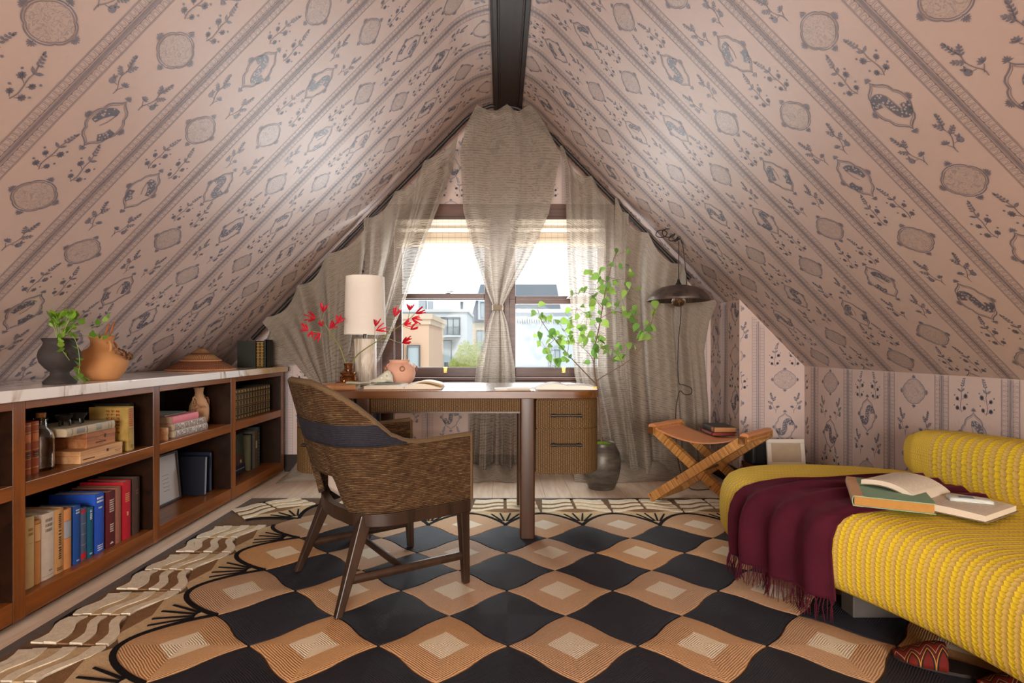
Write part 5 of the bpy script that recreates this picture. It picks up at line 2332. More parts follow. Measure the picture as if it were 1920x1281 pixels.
def curtain(name, parent, edge_l, edge_r, Y0, folds, amp, mat, seed, nu=110, nv=90, wide=1.6, pleat=1.0, sag=0.0, yfun=None, top_scallop=0.0, pins=3):
    """edge_l / edge_r: lists of (v, px, py) in the photograph at depth Y0, converted to room coordinates."""
    rnd = random.Random(seed)
    ph = [rnd.uniform(0, 2 * PI) for _ in range(6)]
    eL = [(v,) + tuple((P(px, py, Y0).x, P(px, py, Y0).z)) for v, px, py in edge_l]
    eR = [(v,) + tuple((P(px, py, Y0).x, P(px, py, Y0).z)) for v, px, py in edge_r]
    Lz = eL[0][2] - eL[-1][2]

    def fn(u, v):
        xl, zl_ = pl(eL, v)
        xr, zr_ = pl(eR, v)
        q = u + .02 * math.sin(2 * PI * u * 1.5 + ph[0])
        w = abs(xr - xl)
        a = amp(v) if callable(amp) else amp
        wave = math.sin(2 * PI * folds * u + ph[1] + .5 * math.sin(3 * v + ph[2])) + .45 * math.sin(2 * PI * folds * 1.73 * u + ph[3] + v * 2) + .2 * math.sin(2 * PI * folds * 3.1 * u + ph[4])
        x = lerp(xl, xr, q)
        z = lerp(zl_, zr_, u)
        z -= sag * math.sin(PI * u) * math.sin(PI * min(1, v * 1.0))
        if top_scallop:
            w_ = PI * pins * (u + .03 * math.sin(5 * u + ph[5])) + .0
            z -= top_scallop * abs(math.sin(w_)) ** .8 * (1 - sstep(0, .22, v))
            y_pin = .030 * (abs(math.cos(w_)) ** 3) * (1 - sstep(0, .30, v))
        y = Y0 - .012 + a * wave * .5 - (y_pin if top_scallop else 0)
        if yfun:
            y += yfun(u, v)
        z = max(z, .004 + .002 * math.sin(20 * u))
        return (x, min(y, YB - .03), z)

    def uvf(u, v):
        return (u * wide, v * Lz * 1.0)
    mb = MB()
    mb.grid(fn, nu, nv, uvfn=uvf)
    return mb.build(name, mat, parent, smooth=80)


YC = 4.40
drape_l = empty('curtain', (0, 0, 0), label='woven beige curtain at the left of the window, swept aside and pooling on the floor', cat='curtain')
curtain('outer_panel', drape_l,
        [(0, 497, 600), (.25, 520, 635), (.6, 560, 690), (.75, 590, 722), (1, 560, 905)],
        [(0, 694, 406), (.3, 684, 500), (.6, 664, 620), (.75, 650, 722), (1, 655, 905)], YC, 2.6, lambda v: .04 + .06 * sstep(.0, .3, v) - .05 * sstep(.4, .75, v) + .03 * sstep(.75, 1, v), LENG, 2, top_scallop=.06, pins=3)
curtain('inner_panel', drape_l,
        [(0, 688, 412), (.3, 690, 500), (.6, 676, 610), (.78, 634, 722), (1, 620, 905)],
        [(0, 858, 246), (.12, 846, 320), (.35, 800, 440), (.55, 757, 570), (.70, 712, 675), (.78, 672, 722), (1, 690, 905)], YC - .06, 2.7, lambda v: .04 + .06 * sstep(.0, .3, v) - .05 * sstep(.4, .78, v), SHEER, 5, top_scallop=.06, pins=3)
mb = MB()
def pool(u, v):
    # cloth spread over the floor beside the bookcase
    x = lerp(-1.655, -1.10, u)
    r = v
    y = lerp(4.48, 4.16 + .10 * u + .05 * math.sin(5 * u), v)
    h = .13 * (1 - v) ** 1.3 * (1 - .5 * abs(u - .35)) + .045 * math.sin(PI * v) * (1 + .6 * math.sin(16 * u + 3 * v)) * .6 + .015
    h *= sstep(0, .16, u) * .8 + .2 if u < .16 else 1
    h *= 1 - sstep(.9, 1.0, v) * .85
    return (x, y, max(.004, h))
mb.grid(pool, 60, 26, uvfn=lambda u, v: (u * .8, v * .7))
mb.build('pooled_hem', LENG, drape_l, smooth=80)
mb = MB()
mb.grid(lambda u, v: (lerp(-1.80, -1.60, u) - .10 * v * (1 - u), 4.48 - .05 * math.sin(9 * u) * (1 - v) - .02 * v, lerp(1.19 + .16 * u, .865 - .0 * u, v)), 24, 24, uvfn=lambda u, v: (u * .5, v * .5))
mb.build('side_fold', LENG, drape_l, smooth=80)

drape_c = empty('curtain', (0, 0, 0), label='sheer woven curtain hanging from the ridge, knotted in the middle of the window', cat='curtain')
curtain('upper_drop', drape_c,
        [(0, 894, 200), (.10, 874, 238), (.22, 862, 288), (.5, 868, 395), (.72, 890, 480), (.90, 914, 550), (1, 926, 577)],
        [(0, 1000, 200), (.10, 1024, 238), (.22, 1052, 290), (.5, 1030, 400), (.72, 995, 480), (.90, 955, 550), (1, 941, 577)], YC - .035, 2.6, lambda v: .018 + .05 * sstep(.35, .8, v) - .045 * sstep(.85, 1, v), SHEER, 9, wide=1.5, nv=130, top_scallop=.035, pins=2)
curtain('lower_drop', drape_c,
        [(0, 926, 577), (.12, 915, 605), (.4, 893, 690), (.7, 882, 780), (1, 877, 898)],
        [(0, 941, 577), (.12, 951, 605), (.4, 966, 690), (.7, 968, 780), (1, 970, 898)], YC - .02, 3.5, lambda v: .02 + .075 * v, SHEER, 12, wide=1.2, nv=110)
mb = MB()
def pool2(u, v):
    x = lerp(P(876, 0, 4.3).x, P(972, 0, 4.3).x, u)
    y = 4.42 - .20 * v - .03 * math.sin(3 * PI * u)
    h = .10 * (1 - v) + .03 * math.sin(PI * v) * (1 + math.sin(14 * u))
    return (x, y, max(.004, h * (1 - sstep(.92, 1, v) * .8)))
mb.grid(pool2, 36, 16, uvfn=lambda u, v: (u * .6, v * .4))
mb.build('pooled_hem', LENG, drape_c, smooth=80)
k = P(933, 577, YC - .03)
mb = MB()
for z in (-.012, 0, .012):
    mb.tube([(k.x + .036 * math.cos(a), k.y + .036 * math.sin(a), k.z + z + .003 * math.sin(2 * a)) for a in [2 * PI * q / 20 for q in range(20)]], .009, 7, closed=True)
mb.build('tie', plain('#a59681', .8, .2), drape_c, smooth=70)

drape_r = empty('curtain', (0, 0, 0), label='long woven curtain at the right of the window, behind the leafy tree', cat='curtain')
curtain('inner_panel', drape_r,
        [(0, 1046, 274), (.05, 1056, 310), (.3, 1061, 467), (.65, 1074, 700), (.85, 1098, 810), (1, 1112, 903)],
        [(0, 1180, 400), (.3, 1175, 500), (.65, 1180, 700), (.85, 1200, 810), (1, 1215, 903)], YC - .02, 2.6, lambda v: .03 + .06 * v, SHEER, 21, wide=1.2, nv=120, top_scallop=.07, pins=2)
curtain('outer_panel', drape_r,
        [(0, 1148, 368), (.3, 1150, 500), (.65, 1162, 700), (1, 1180, 905)],
        [(0, 1342, 566), (.12, 1330, 600), (.3, 1322, 660), (.65, 1332, 760), (1, 1338, 905)], YC - .05, 3.2, lambda v: .04 + .07 * v, LENG, 25, wide=1.8, nv=120, top_scallop=.08, pins=3)
mb = MB()
def pool3(u, v):
    x = lerp(P(1075, 0, 4.3).x, P(1325, 0, 4.3).x, u)
    y = 4.42 - (.19 + .04 * math.sin(6 * u)) * v - .03 * math.sin(7 * PI * u) * (1 - v)
    h = .12 * (1 - v) + .030 * math.sin(PI * v) * (1 + math.sin(22 * u + 2 * v))
    return (x, y, max(.004, h * (1 - sstep(.92, 1, v) * .8)))
mb.grid(pool3, 70, 18, uvfn=lambda u, v: (u * 1.4, v * .4))
mb.build('pooled_hem', LENG, drape_r, smooth=80)

# dark track following the slope above the curtains
mb = MB()
tr_ = []
for i in range(41):
    s_ = lerp(.35, PLT - .95, i / 40)
    x, y, z = on_prof(s_, YC + .035, .022)
    tr_.append((x, y, z))
mb.tube(tr_, .016, 8)
tag(mb.build('curtain_track', plain('#211815', .5), smooth=60), 'dark curtain track following the ceiling slope above the window', 'curtain rail')
# ------------------------------------------------------------------ yellow daybed
def mk_yellow():
    s = SB('yellow_woven_upholstery', .8, .2, 0, '#e3c22c')
    u, v, _ = s.sep(s.tc('UV'))
    wob = s.math('MULTIPLY', s.math('SINE', s.math('MULTIPLY', v, 2 * PI / .0155)), .0020)
    cu = s.math('DIVIDE', s.math('ADD', u, wob), .0170)
    odd = s.math('MODULO', s.math('ABSOLUTE', s.math('FLOOR', cu)), 2.0)
    fu = s.math('FRACT', cu)
    fv = s.math('FRACT', s.math('ADD', s.math('DIVIDE', v, .0155), s.math('MULTIPLY', odd, .5)))
    a = s.math('SINE', s.math('MULTIPLY', fu, PI))
    rowh = s.math('SINE', s.math('MULTIPLY', fv, PI))
    nz = s.noise(s.map(s.tc('UV'), (60, 300, 1)), 1, 2, .6)
    yel = s.mix(nz, '#d9b51a', '#f5da3e')
    c = s.mix(s.math('MULTIPLY', odd, .72), yel, '#ceac6a')
    c = s.mix(s.math('MULTIPLY', s.math('LESS_THAN', rowh, .30), .38), c, '#b0901f')
    dot = s.math('MULTIPLY', s.math('LESS_THAN', a, .34), s.math('LESS_THAN', rowh, .55))
    c = s.mix(s.math('MULTIPLY', dot, .5), c, '#6f6420')
    s.color(c)
    s.bump(s.math('ADD', a, s.math('MULTIPLY', rowh, .7)), .32, .003)
    return s.m


YEL = mk_yellow()
ol = [(1.315, .40), (1.315, .9), (1.305, 1.45), (1.245, 1.80), (1.115, 2.15), (1.015, 2.42), (1.012, 2.62), (1.075, 2.79), (1.22, 2.90), (1.42, 2.955), (1.66, 2.93), (1.90, 2.83), (2.06, 2.65), (2.10, 2.35), (2.10, 1.6), (2.10, .40)]
cv = cr([(x, y, 0) for x, y in ol], 8)
sp = [(1.72, .55), (1.72, 1.5), (1.62, 2.0), (1.50, 2.45)]


def spine_pt(p):
    best, bd = None, 1e9
    for a, b in zip(sp, sp[1:]):
        a, b = Vector(a + (0,)), Vector(b + (0,))
        t = max(0, min(1, (p - a).dot(b - a) / (b - a).length_squared))
        q = a.lerp(b, t)
        if (q - p).length < bd:
            best, bd = q, (q - p).length
    return best


RINGS = [(.80, .128), (.93, .132), (.975, .150), (.995, .185), (1.0, .235), (1.0, .285), (.992, .325), (.972, .362), (.94, .390), (.89, .408), (.80, .418), (.62, .422), (.40, .4235), (.15, .424), (.0, .424)]
daybed = empty('daybed', (1.6, 1.9, RUGZ), label='curved yellow woven daybed along the right wall, with a low bolster back', cat='daybed')
mb = MB()
arc = [0.0]
for a, b in zip(cv, cv[1:]):
    arc.append(arc[-1] + (b - a).length)
n = len(cv)
SPT = [spine_pt(p) for p in cv]


def seat_pt(i, k, off=0.0):
    s_, z = RINGS[k]
    p, q = cv[i], SPT[i]
    d = p - q
    L = d.length
    # constant rounding in metres near the rim
    if s_ > .75:
        r = q + d * (1 - (1 - s_) * .62 / L)
    else:
        r = q + d * s_
    return Vector((r.x, r.y, z))


vs, fs, uv = [], [], []
for k in range(len(RINGS)):
    acc = 0
    for i in range(n):
        p = seat_pt(i, k)
        vs.append((p.x - 1.6, p.y - 1.9, p.z - RUGZ))
        if k:
            pr_ = seat_pt(i, k - 1)
            acc = uv[(k - 1) * n + i][1] + (p - pr_).length
        uv.append((arc[i], acc if k else 0.0))
for k in range(len(RINGS) - 1):
    for i in range(n - 1):
        fs.append((k * n + i, k * n + i + 1, (k + 1) * n + i + 1, (k + 1) * n + i))
fs.append(tuple(range(n)))
mb.add(vs, fs, 0, uv)
for i_, f_ in enumerate(mb.f):
    if len(f_) == 4 and min(f_) >= 10 * n:
        mb.uv[i_] = [(-vs[q][1], vs[q][0]) for q in f_]
# close the near end
mb.add([vs[k * n] for k in range(len(RINGS))] + [vs[k * n + n - 1] for k in range(len(RINGS) - 1, -1, -1)], [tuple(range(2 * len(RINGS)))])
seat = mb.build('seat', YEL, daybed, smooth=60)
# bolster back
mb = MB()
byy = [(2.74, .0), (2.735, .35), (2.70, .72), (2.62, .93), (2.50, 1.0), (2.0, 1.0), (1.4, 1.0), (.42, 1.0)]


def bol(u, v):
    t = u * (len(byy) - 1)
    i = min(int(t), len(byy) - 2)
    y = lerp(byy[i][0], byy[i + 1][0], t - i)
    s_ = lerp(byy[i][1], byy[i + 1][1], t - i)
    a = 2 * PI * v
    ca, sa = math.cos(a), math.sin(a)
    cx = 1.985
    hx = .118 * s_
    h = .125 * (.35 + .65 * s_) * (1 + .10 * sstep(2.6, 1.6, y))
    x = cx + hx * math.copysign(abs(ca) ** .55, ca)
    z = .505 + (.03 * sstep(2.6, 1.6, y)) + h * s_ ** .5 * math.copysign(abs(sa) ** .7, sa) if s_ > 0 else .505
    return (x - 1.6, y - 1.9, max(z, .40) - RUGZ)


mb.grid(bol, 49, 44, uvfn=lambda u, v: ((1 - u) * 2.3, v * .82))
mb.build('bolster_back', YEL, daybed, smooth=70)
GREYL = plain('#4c4743', .5, .15)
for i, (x, y, w, d) in enumerate(((1.37, 2.10, .20, .075), (1.50, 1.30, .20, .09), (1.86, 2.45, .14, .14))):
    mb = MB(); mb.box(x - 1.6 - w / 2, x - 1.6 + w / 2, y - 1.9 - d / 2, y - 1.9 + d / 2, .0005, .135 - RUGZ)
    mb.build('foot', GREYL, daybed, smooth=None, bevel=.004)

# ------------------------------------------------------------------ maroon throw over the seat
THROW = SB('maroon_wool', .9, .12, 0, '#4a1520')
_n = THROW.noise(THROW.tc(), 8, 4, .6)
_f = THROW.noise(THROW.tc(), 300, 2, .6)
THROW.color(THROW.mix(_n, '#330e18', '#531a2a'))
THROW.bump(_f, .25, .0015)
try:
    THROW.b.inputs['Sheen Weight'].default_value = .3
    THROW.b.inputs['Sheen Roughness'].default_value = .4
    THROW.b.inputs['Sheen Tint'].default_value = C('#a04a5a')
except Exception:
    pass


def front_x(y):
    """x of the daybed's front rim at this y."""
    best = None
    for a, b in zip(cv[:60], cv[1:61]):
        if min(a.y, b.y) <= y <= max(a.y, b.y) and b.y != a.y:
            x = lerp(a.x, b.x, (y - a.y) / (b.y - a.y))
            best = x if best is None else min(best, x)
    return best if best is not None else 1.02


throw = empty('throw_blanket', (1.25, 2.25, .43), label='dark maroon wool throw with fringe draped over the yellow daybed', cat='blanket')
RIM = [(.82, .4235), (.60, .4235), (.38, .4225), (.20, .419), (.11, .412), (.055, .396), (.020, .366), (.002, .325), (-.006, .28), (-.006, .23), (-.004, .17), (.0, .13), (.0, .108)]
rl = [0.0]
for a, b in zip(RIM, RIM[1:]):
    rl.append(rl[-1] + math.hypot(b[0] - a[0], b[1] - a[1]))


T20 = rl[3] / rl[-1]


def rim_at(t):
    s_ = t * rl[-1]
    for i in range(len(RIM) - 1):
        if s_ <= rl[i + 1] or i == len(RIM) - 2:
            k = (s_ - rl[i]) / (rl[i + 1] - rl[i])
            return lerp(RIM[i][0], RIM[i + 1][0], k), lerp(RIM[i][1], RIM[i + 1][1], k)


THR = random.Random(2)


def throw_pt(u, v):
    """u across (0 far edge, 1 near edge), v from the wall side over the front edge."""
    yb = lerp(2.50, 2.14, u)                      # at the back
    yf = lerp(2.47, 2.02, u)                      # at the front rim
    hang = sstep(.62, 1.0, v)
    y = lerp(yb, yf, sstep(0, .62, v)) + .10 * (u - .5) * -hang * .4
    yy = min(max(y, .5), 2.56)
    fx = front_x(yy)
    if v < .56:
        x, z = lerp(1.835 - .02 * u, fx + .20, v / .56), lerp(.4235, .419, v / .56)
    else:
        ins, z = rim_at(lerp(T20, 1, (v - .56) / .44))
        x = fx + ins
    fold = math.sin(2 * PI * 3.4 * u + 1.5 * v + .6) * .5 + .5
    fold2 = math.sin(2 * PI * 6.3 * u + 4.0 * v) * .5 + .5
    amp = lerp(.012, .034, sstep(.35, .8, v))
    off = .007 + amp * fold + .006 * fold2
    edge = min(1, min(u, 1 - u) / .05)
    off = lerp(.006, off, edge)
    top = 1 - sstep(.50, .72, v)
    # wrinkles run diagonally on the seat
    y += .018 * math.sin(9 * v + 5 * u) * top
    if z > .36 or top > .5:
        return Vector((x - off * (1 - top) - .0, y, z + off * top + .004))
    return Vector((x - off * (1 - top), y, z + off * top * .5 + .004 * top))


mb = MB()
mb.grid(lambda u, v: throw_pt(u, v) - Vector((1.25, 2.25, .43)), 90, 90)
mb.build('cloth', THROW.m, throw, smooth=80, solid=(.004, 1))
mb = MB()
rnd = random.Random(9)
for k in range(84):
    u = (k + .5) / 84
    p = throw_pt(u, 1.0)
    q = p + Vector((rnd.uniform(-.010, .004), rnd.uniform(-.010, .010), -.03))
    zend = RUGZ + rnd.uniform(.004, .016)
    r = Vector((p.x + rnd.uniform(-.016, .008), p.y + rnd.uniform(-.016, .016), zend))
    o = Vector((1.25, 2.25, .43))
    mb.tube([p - o, q - o, r - o], [.0022, .0020, .0012], 5)
fr = mb.build('fringe', THROW.m, throw, smooth=60)
fr['kind'] = 'stuff'

# books on the daybed
zs = .4255
GM = Matrix(((-.885, 0, .465, 1.235), (.465, 0, .885, 2.005), (0, 1, 0, zs + .035), (0, 0, 0, 1)))
gb = book('book', 'closed green book with tan spine lying on the maroon throw', .036, .335, .235, '#7f9f82', GM, [(.0, 1.0, .0, 1.0, '#c49a72')], page=plain('#a97b3e', .7, .15, .2, 60))
mb = MB(); mb.box(-.030, .0015, .0178, .0186, .0, .335); mb.box(-.030, .0015, -.0186, -.0178, .0, .335)
mb.build('hinge_strip', cloth('#c49a72'), gb, smooth=None)
ob2 = empty('open_book', (1.555, 2.05, zs + .012), -1.04, label='open book with curled cream pages leaning on the green book', cat='book')
PG = plain('#d8ccb8', .8, .05, .2, 20)
mb = MB(); mb.box(-.012, .196, -.124, .124, 0, .003); mb.build('cover', cloth('#7c6a55'), ob2, smooth=None, bevel=.001)
def slab(nm, top, bot, mat, hh=.12):
    mb = MB()
    N = 18
    pt = [top(k / N) for k in range(N + 1)]
    pb = [bot(k / N) for k in range(N + 1)]
    vs = []
    for y in (-hh, hh):
        vs += [(x, y, z) for x, z in pt] + [(x, y, z) for x, z in pb]
    m = 2 * (N + 1)
    fs = []
    for k in range(N):
        fs += [(k, k + 1, m + k + 1, m + k), (N + 1 + k + 1, N + 1 + k, m + N + 1 + k, m + N + 2 + k), (N + 1 + k, N + 2 + k, k + 1, k), (m + k, m + k + 1, m + N + 2 + k, m + N + 1 + k)]
    fs += [(N, 2 * N + 1, m + 2 * N + 1, m + N), (0, N + 1, m + N + 1, m)]
    mb.add(vs, fs)
    return mb.build(nm, mat, ob2, smooth=35)
slab('pages', lambda u: (u * .19, .0235 + .003 * math.sin(PI * u) - .002 * u), lambda u: (u * .19, .0032), PG)
lf_z = lambda u: .022 + .050 * math.sin(PI * min(1, u * .70 + .02)) ** .8
slab('pages', lambda u: (-u * .19 + .012 * math.sin(PI * u), lf_z(u)), lambda u: (-u * .19 + .012 * math.sin(PI * u) - .006 * (1 - u), max(.0035, lf_z(u) - .017)), PG)
slab('cover', lambda u: (-u * .195 + .012 * math.sin(PI * u), max(.0032, lf_z(u) - .0175)), lambda u: (-u * .195 + .012 * math.sin(PI * u), max(.0005, lf_z(u) - .0200)), cloth('#7c6a55'), .124)
for s_, fz in ((1, lambda u: .0235 + .003 * math.sin(PI * u) - .002 * u), (-1, lf_z)):
    mb = MB()
    rnd = random.Random(50 + s_)
    for r in range(12):
        y = .095 - r * .0165
        u = .16
        while u < .86:
            u1 = min(.88, u + rnd.uniform(.05, .12))
            q = []
            for (uu, yy) in ((u, y), (u1, y), (u1, y + .0022), (u, y + .0022)):
                q.append((uu * .19 * s_ + (.012 * math.sin(PI * uu) if s_ < 0 else 0), yy, fz(uu) + .0006))
            mb.add(q, [(0, 1, 2, 3)])
            u = u1 + .03
    mb.build('print', ink('#aaa295'), ob2, smooth=None)['kind'] = 'stuff'
e = empty('pamphlet', (1.630, 1.99, zs + .0392), -.45, label='small folded white pamphlet lying on the open book', cat='pamphlet')
mb = MB()
for q in range(3):
    mb.grid(lambda u, v: (lerp(-.06, .06, u), lerp(-.032, .032, v), .001 + q * .0032 + .003 * math.sin(PI * u) * (q / 2)), 8, 3)
mb.build('leaves', plain('#d9dcd6', .6, .06), e, smooth=60, solid=(.0006, 0))
mb = MB(); mb.box(-.03, .012, -.018, .012, .0112, .0118); mb.build('print', ink('#6f7f94'), e, smooth=None)
mb = MB()
mb.tube([(0, -.118, .005), (.004, -.132, .002), (.010, -.146, -.006)], .0012, 5)
mb.build('ribbon', plain('#c9c2b4', .6), ob2)

# patterned slippers under the daybed
def mk_kilim():
    s = SB('kilim_slipper', .8, .2, 0, '#8c2a1c')
    x, y, z = s.sep(s.tc())
    zig = s.math('ABSOLUTE', s.math('SUBTRACT', s.math('FRACT', s.math('MULTIPLY', x, 26)), .5))
    b = s.math('FRACT', s.math('ADD', s.math('MULTIPLY', y, 22), s.math('MULTIPLY', zig, 1.3)))
    s.color(s.ramp(b, [(0, '#5e170f'), (.30, '#1d1715'), (.46, '#a3702f'), (.54, '#4a1612'), (.80, '#8f7a5c'), (.86, '#5e170f')], 'CONSTANT'))
    return s.m
KIL = mk_kilim()
for i, (px, py, Y) in enumerate(((1750, 1262, 1.76), (1920, 1290, 1.60))):
    p = P(px, py, Y)
    e = empty('slipper', (p.x, p.y, RUGZ), -.5 if i == 0 else -.45, label='red patterned woven slipper under the daybed, %s' % ('nearer the throw' if i == 0 else 'half hidden at the picture edge'), cat='slipper', group='patterned slippers under the daybed')
    mb = MB()
    def upper(u, v):
        x = lerp(-.105, .03, u)
        w = .048 * math.sin(PI * (.12 + .42 * u)) ** .6 if u > .0 else .01
        w = .050 * (sstep(-.05, .38, u) ** .7)
        a = PI * v
        return (x, w * math.cos(a), .008 + (.012 + .052 * sstep(0, .9, u)) * math.sin(a) ** .8)
    mb.grid(upper, 16, 16)
    mb.build('upper', KIL, e, smooth=70, solid=(.003, 0))
    mb = MB()
    so = []
    for k in range(28):
        a = 2 * PI * k / 28
        so.append((.03 + .135 * math.cos(a), .046 * math.sin(a) * (1 + .12 * math.cos(a + PI))))
    mb.prism(so, .0006, .010)
    mb.build('sole', plain('#241712', .7), e, smooth=None)

# ------------------------------------------------------------------ folding stool with leather sling
def mk_rattan():
    s = SB('rattan_wrapped', .5, .35, 0, '#b9803f')
    u, v, _ = s.sep(s.tc('UV'))
    r = s.math('DIVIDE', v, .0075)
    h = s.math('SINE', s.math('MULTIPLY', s.math('FRACT', r), PI))
    n1 = s.noise(s.comb(s.math('MULTIPLY', s.math('FLOOR', r), 5.3), u, 0), 1, 2, .6)
    n2 = s.noise(s.comb(s.math('MULTIPLY', s.math('FLOOR', r), 7.7), s.math('MULTIPLY', u, 2), 3), 1, 3, .6)
    c = s.ramp(n1, [(.3, '#8a5526'), (.5, '#bd8746'), (.7, '#d3a263')])
    c = s.mix(s.math('GREATER_THAN', n2, .64), c, '#5a3316')
    c = s.mix(s.math('LESS_THAN', h, .3), c, '#5e3a19')
    s.color(c)
    s.bump(h, .6, .002)
    return s.m


RAT = mk_rattan()
LEATHER = plain('#c58457', .42, .14, .45, 8, 0, .1)
W_ = Vector((.703, -.711, 0)).normalized()
D_ = Vector((.711, .703, 0)).normalized()
SC = Vector((1.285, 3.545, 0))
stool = empty('folding_stool', tuple(SC), math.atan2(W_.y, W_.x), label='folding stool with rattan wrapped crossed legs and tan leather sling seat', cat='stool')
# local: x along width, y = depth (towards the wall)
hw, hd, H = .292, .165, .485


def bar(mb, a, b, w, t, nrm):
    """Rectangular bar from a to b with UV v along its length."""
    a, b = Vector(a), Vector(b)
    d = (b - a)
    L = d.length
    d.normalize()
    n1 = Vector(nrm)
    n2 = d.cross(n1).normalized()
    cs = [n1 * t / 2 + n2 * w / 2, n1 * t / 2 - n2 * w / 2, -n1 * t / 2 - n2 * w / 2, -n1 * t / 2 + n2 * w / 2]
    N = 1
    for k in range(4):
        c0, c1 = cs[k], cs[(k + 1) % 4]
        ww = (c1 - c0).length
        mb.add([a + c0, a + c1, b + c1, b + c0], [(0, 1, 2, 3)], 0, [(0, 0), (ww, 0), (ww, L), (0, L)])
    mb.add([a + c for c in cs], [(3, 2, 1, 0)])
    mb.add([b + c for c in cs], [(0, 1, 2, 3)])


for y, off in ((-hd, 0), (hd, 0)):
    for s in (-1, 1):
        yy = y + (.022 if s > 0 else -.022) * (1 if y < 0 else -1)
        mb = MB()
        bar(mb, (s * hw, yy, .044), (-s * hw, yy, H - .01), .052, .036, (0, 1, 0))
        mb.build('leg', RAT, stool, smooth=None, bevel=.004)
for s in (-1, 1):
    mb = MB(); bar(mb, (s * (hw - .004), -hd - .04, H - .01), (s * (hw - .004), hd + .04, H - .01), .040, .040, (0, 0, 1))
    mb.build('seat_bar', RAT, stool, smooth=None, bevel=.006)
    mb = MB(); bar(mb, (s * (hw - .025), -hd + .02, .05), (s * (hw - .025), hd - .02, .05), .030, .030, (0, 0, 1))
    mb.build('foot_bar', RAT, stool, smooth=None, bevel=.004)
mb = MB(); mb.tube([(0, -hd - .03, H / 2 + .005), (0, hd + .03, H / 2 + .005)], .009, 10)
mb.build('pivot', plain('#7a5428', .5), stool)
mb = MB()
def sling(u, v):
    x = lerp(-hw - .018, hw + .018, u)
    z = H + .014 - .075 * math.sin(PI * u) ** .9
    if u < .06 or u > .94:
        e_ = (u / .06) if u < .06 else (1 - u) / .06
        z = H + .014 - .03 * (1 - e_) ** 2
    return (x, lerp(-hd - .012, hd + .012, v) * (1 - .06 * math.sin(PI * u)), z)
mb.grid(sling, 40, 10)
mb.build('sling_seat', LEATHER, stool, smooth=60, solid=(.005, 0))
for s in (-1, 1):
    mb = MB()
    mb.tube([(s * (hw + .0), -hd - .010, H + .014), (s * (hw + .0), hd + .010, H + .014)], .026, 12, flat=.55)
    mb.build('sling_end', LEATHER, stool, smooth=60)
lx = Matrix.Translation(SC) @ Matrix.Rotation(math.atan2(W_.y, W_.x), 4, 'Z')
def on_stool(lx_, ly, z, rz):
    return lx @ Matrix.Translation((lx_, ly, z)) @ Matrix.Rotation(rz, 4, 'Z') @ Matrix.Rotation(PI / 2, 4, 'X')
book('book', 'dark red book lying under the grey one on the stool', .020, .215, .15, '#6d1f22', on_stool(-.020, .095, .446, PI * 1.25), [(.2, .8, .1 + .1 * k, .14 + .1 * k, '#c9a08a') for k in range(8)], page=plain('#8f3a30', .7))
book('book', 'dark grey book with tan page edges on top of the red one', .034, .205, .14, '#3c3a36', on_stool(-.010, .098, .4745, PI * 1.25), [(.1, .9, .02, .20, '#a8683f')], page=plain('#b07a4c', .75, .15))

# ------------------------------------------------------------------ pendant lamp
METAL = SB('aged_metal', .42, .5, .75, '#4c4340')
_v = METAL.noise(METAL.tc(), 9, 5, .65)
METAL.color(METAL.ramp(_v, [(.3, '#3d3532'), (.55, '#6b5f59'), (.75, '#8a7263')]))
METAL.rough(METAL.math('ADD', .30, METAL.math('MULTIPLY', _v, .3)))
LX, LY = 1.257, 4.06
pend = empty('pendant_lamp', (LX, LY, 1.30), label='aged metal pendant lamp with bare bulb, hanging by looped cord from the ceiling slope', cat='lamp')
mb = MB()
mb.lathe([(.214, .030), (.216, .034), (.205, .058), (.165, .100), (.120, .125), (.060, .138), (.022, .143), (.0, .143)], 56)
mb.lathe([(.212, .032), (.200, .060), (.160, .098), (.115, .121), (.05, .133), (.0, .134)], 56)
mb.f = [f for f in mb.f if len(f) == 4]; mb.m = [0] * len(mb.f); mb.uv = [None] * len(mb.f)
mb.build('shade', METAL.m, pend, smooth=60)
mb = MB(); mb.tube([(.2145 * math.cos(2 * PI * k / 64), .2145 * math.sin(2 * PI * k / 64), .032) for k in range(64)], .004, 8, closed=True)
mb.build('rim', METAL.m, pend, smooth=70)
mb = MB(); mb.lathe([(.0, .140), (.022, .141), (.020, .150), (.012, .162), (.008, .182), (.0, .184)], 20)
mb.lathe([(.0, .135), (.021, .134), (.021, .090), (.016, .086), (.0, .086)], 20)
mb.build('socket', plain('#1c1716', .45), pend)
BULB = mk_clear('bulb_glass', (1, .93, .82, 1))
mb = MB(); mb.lathe([(.0, -.014), (.020, -.011), (.040, .002), (.048, .022), (.044, .044), (.028, .066), (.016, .084), (.0, .088)], 32)
mb.build('bulb', BULB, pend, smooth=60)
mb = MB()
for k in range(6):
    a = 2 * PI * k / 6
    b = 2 * PI * (k + .5) / 6
    mb.tube([(.008 * math.cos(a), .008 * math.sin(a), .07), (.020 * math.cos(a), .020 * math.sin(a), .012), (.012 * math.cos(b), .012 * math.sin(b), .06)], .0018, 5)
mb.build('filament', plain('#d29a50', .4, .1, .5, 30, .6), pend)
hook = P(1270, 447, LY)
mb = MB()
hz = hook.z - 1.30
mb.tube([(0, 0, .18), (.001, 0, .30), (.002, .0, hz - .02)], .0034, 7)
mb.tube([(.062, .01, .12), (.058, .01, .22), (.030, .0, hz - .05), (.012, 0, hz)], .0030, 7)
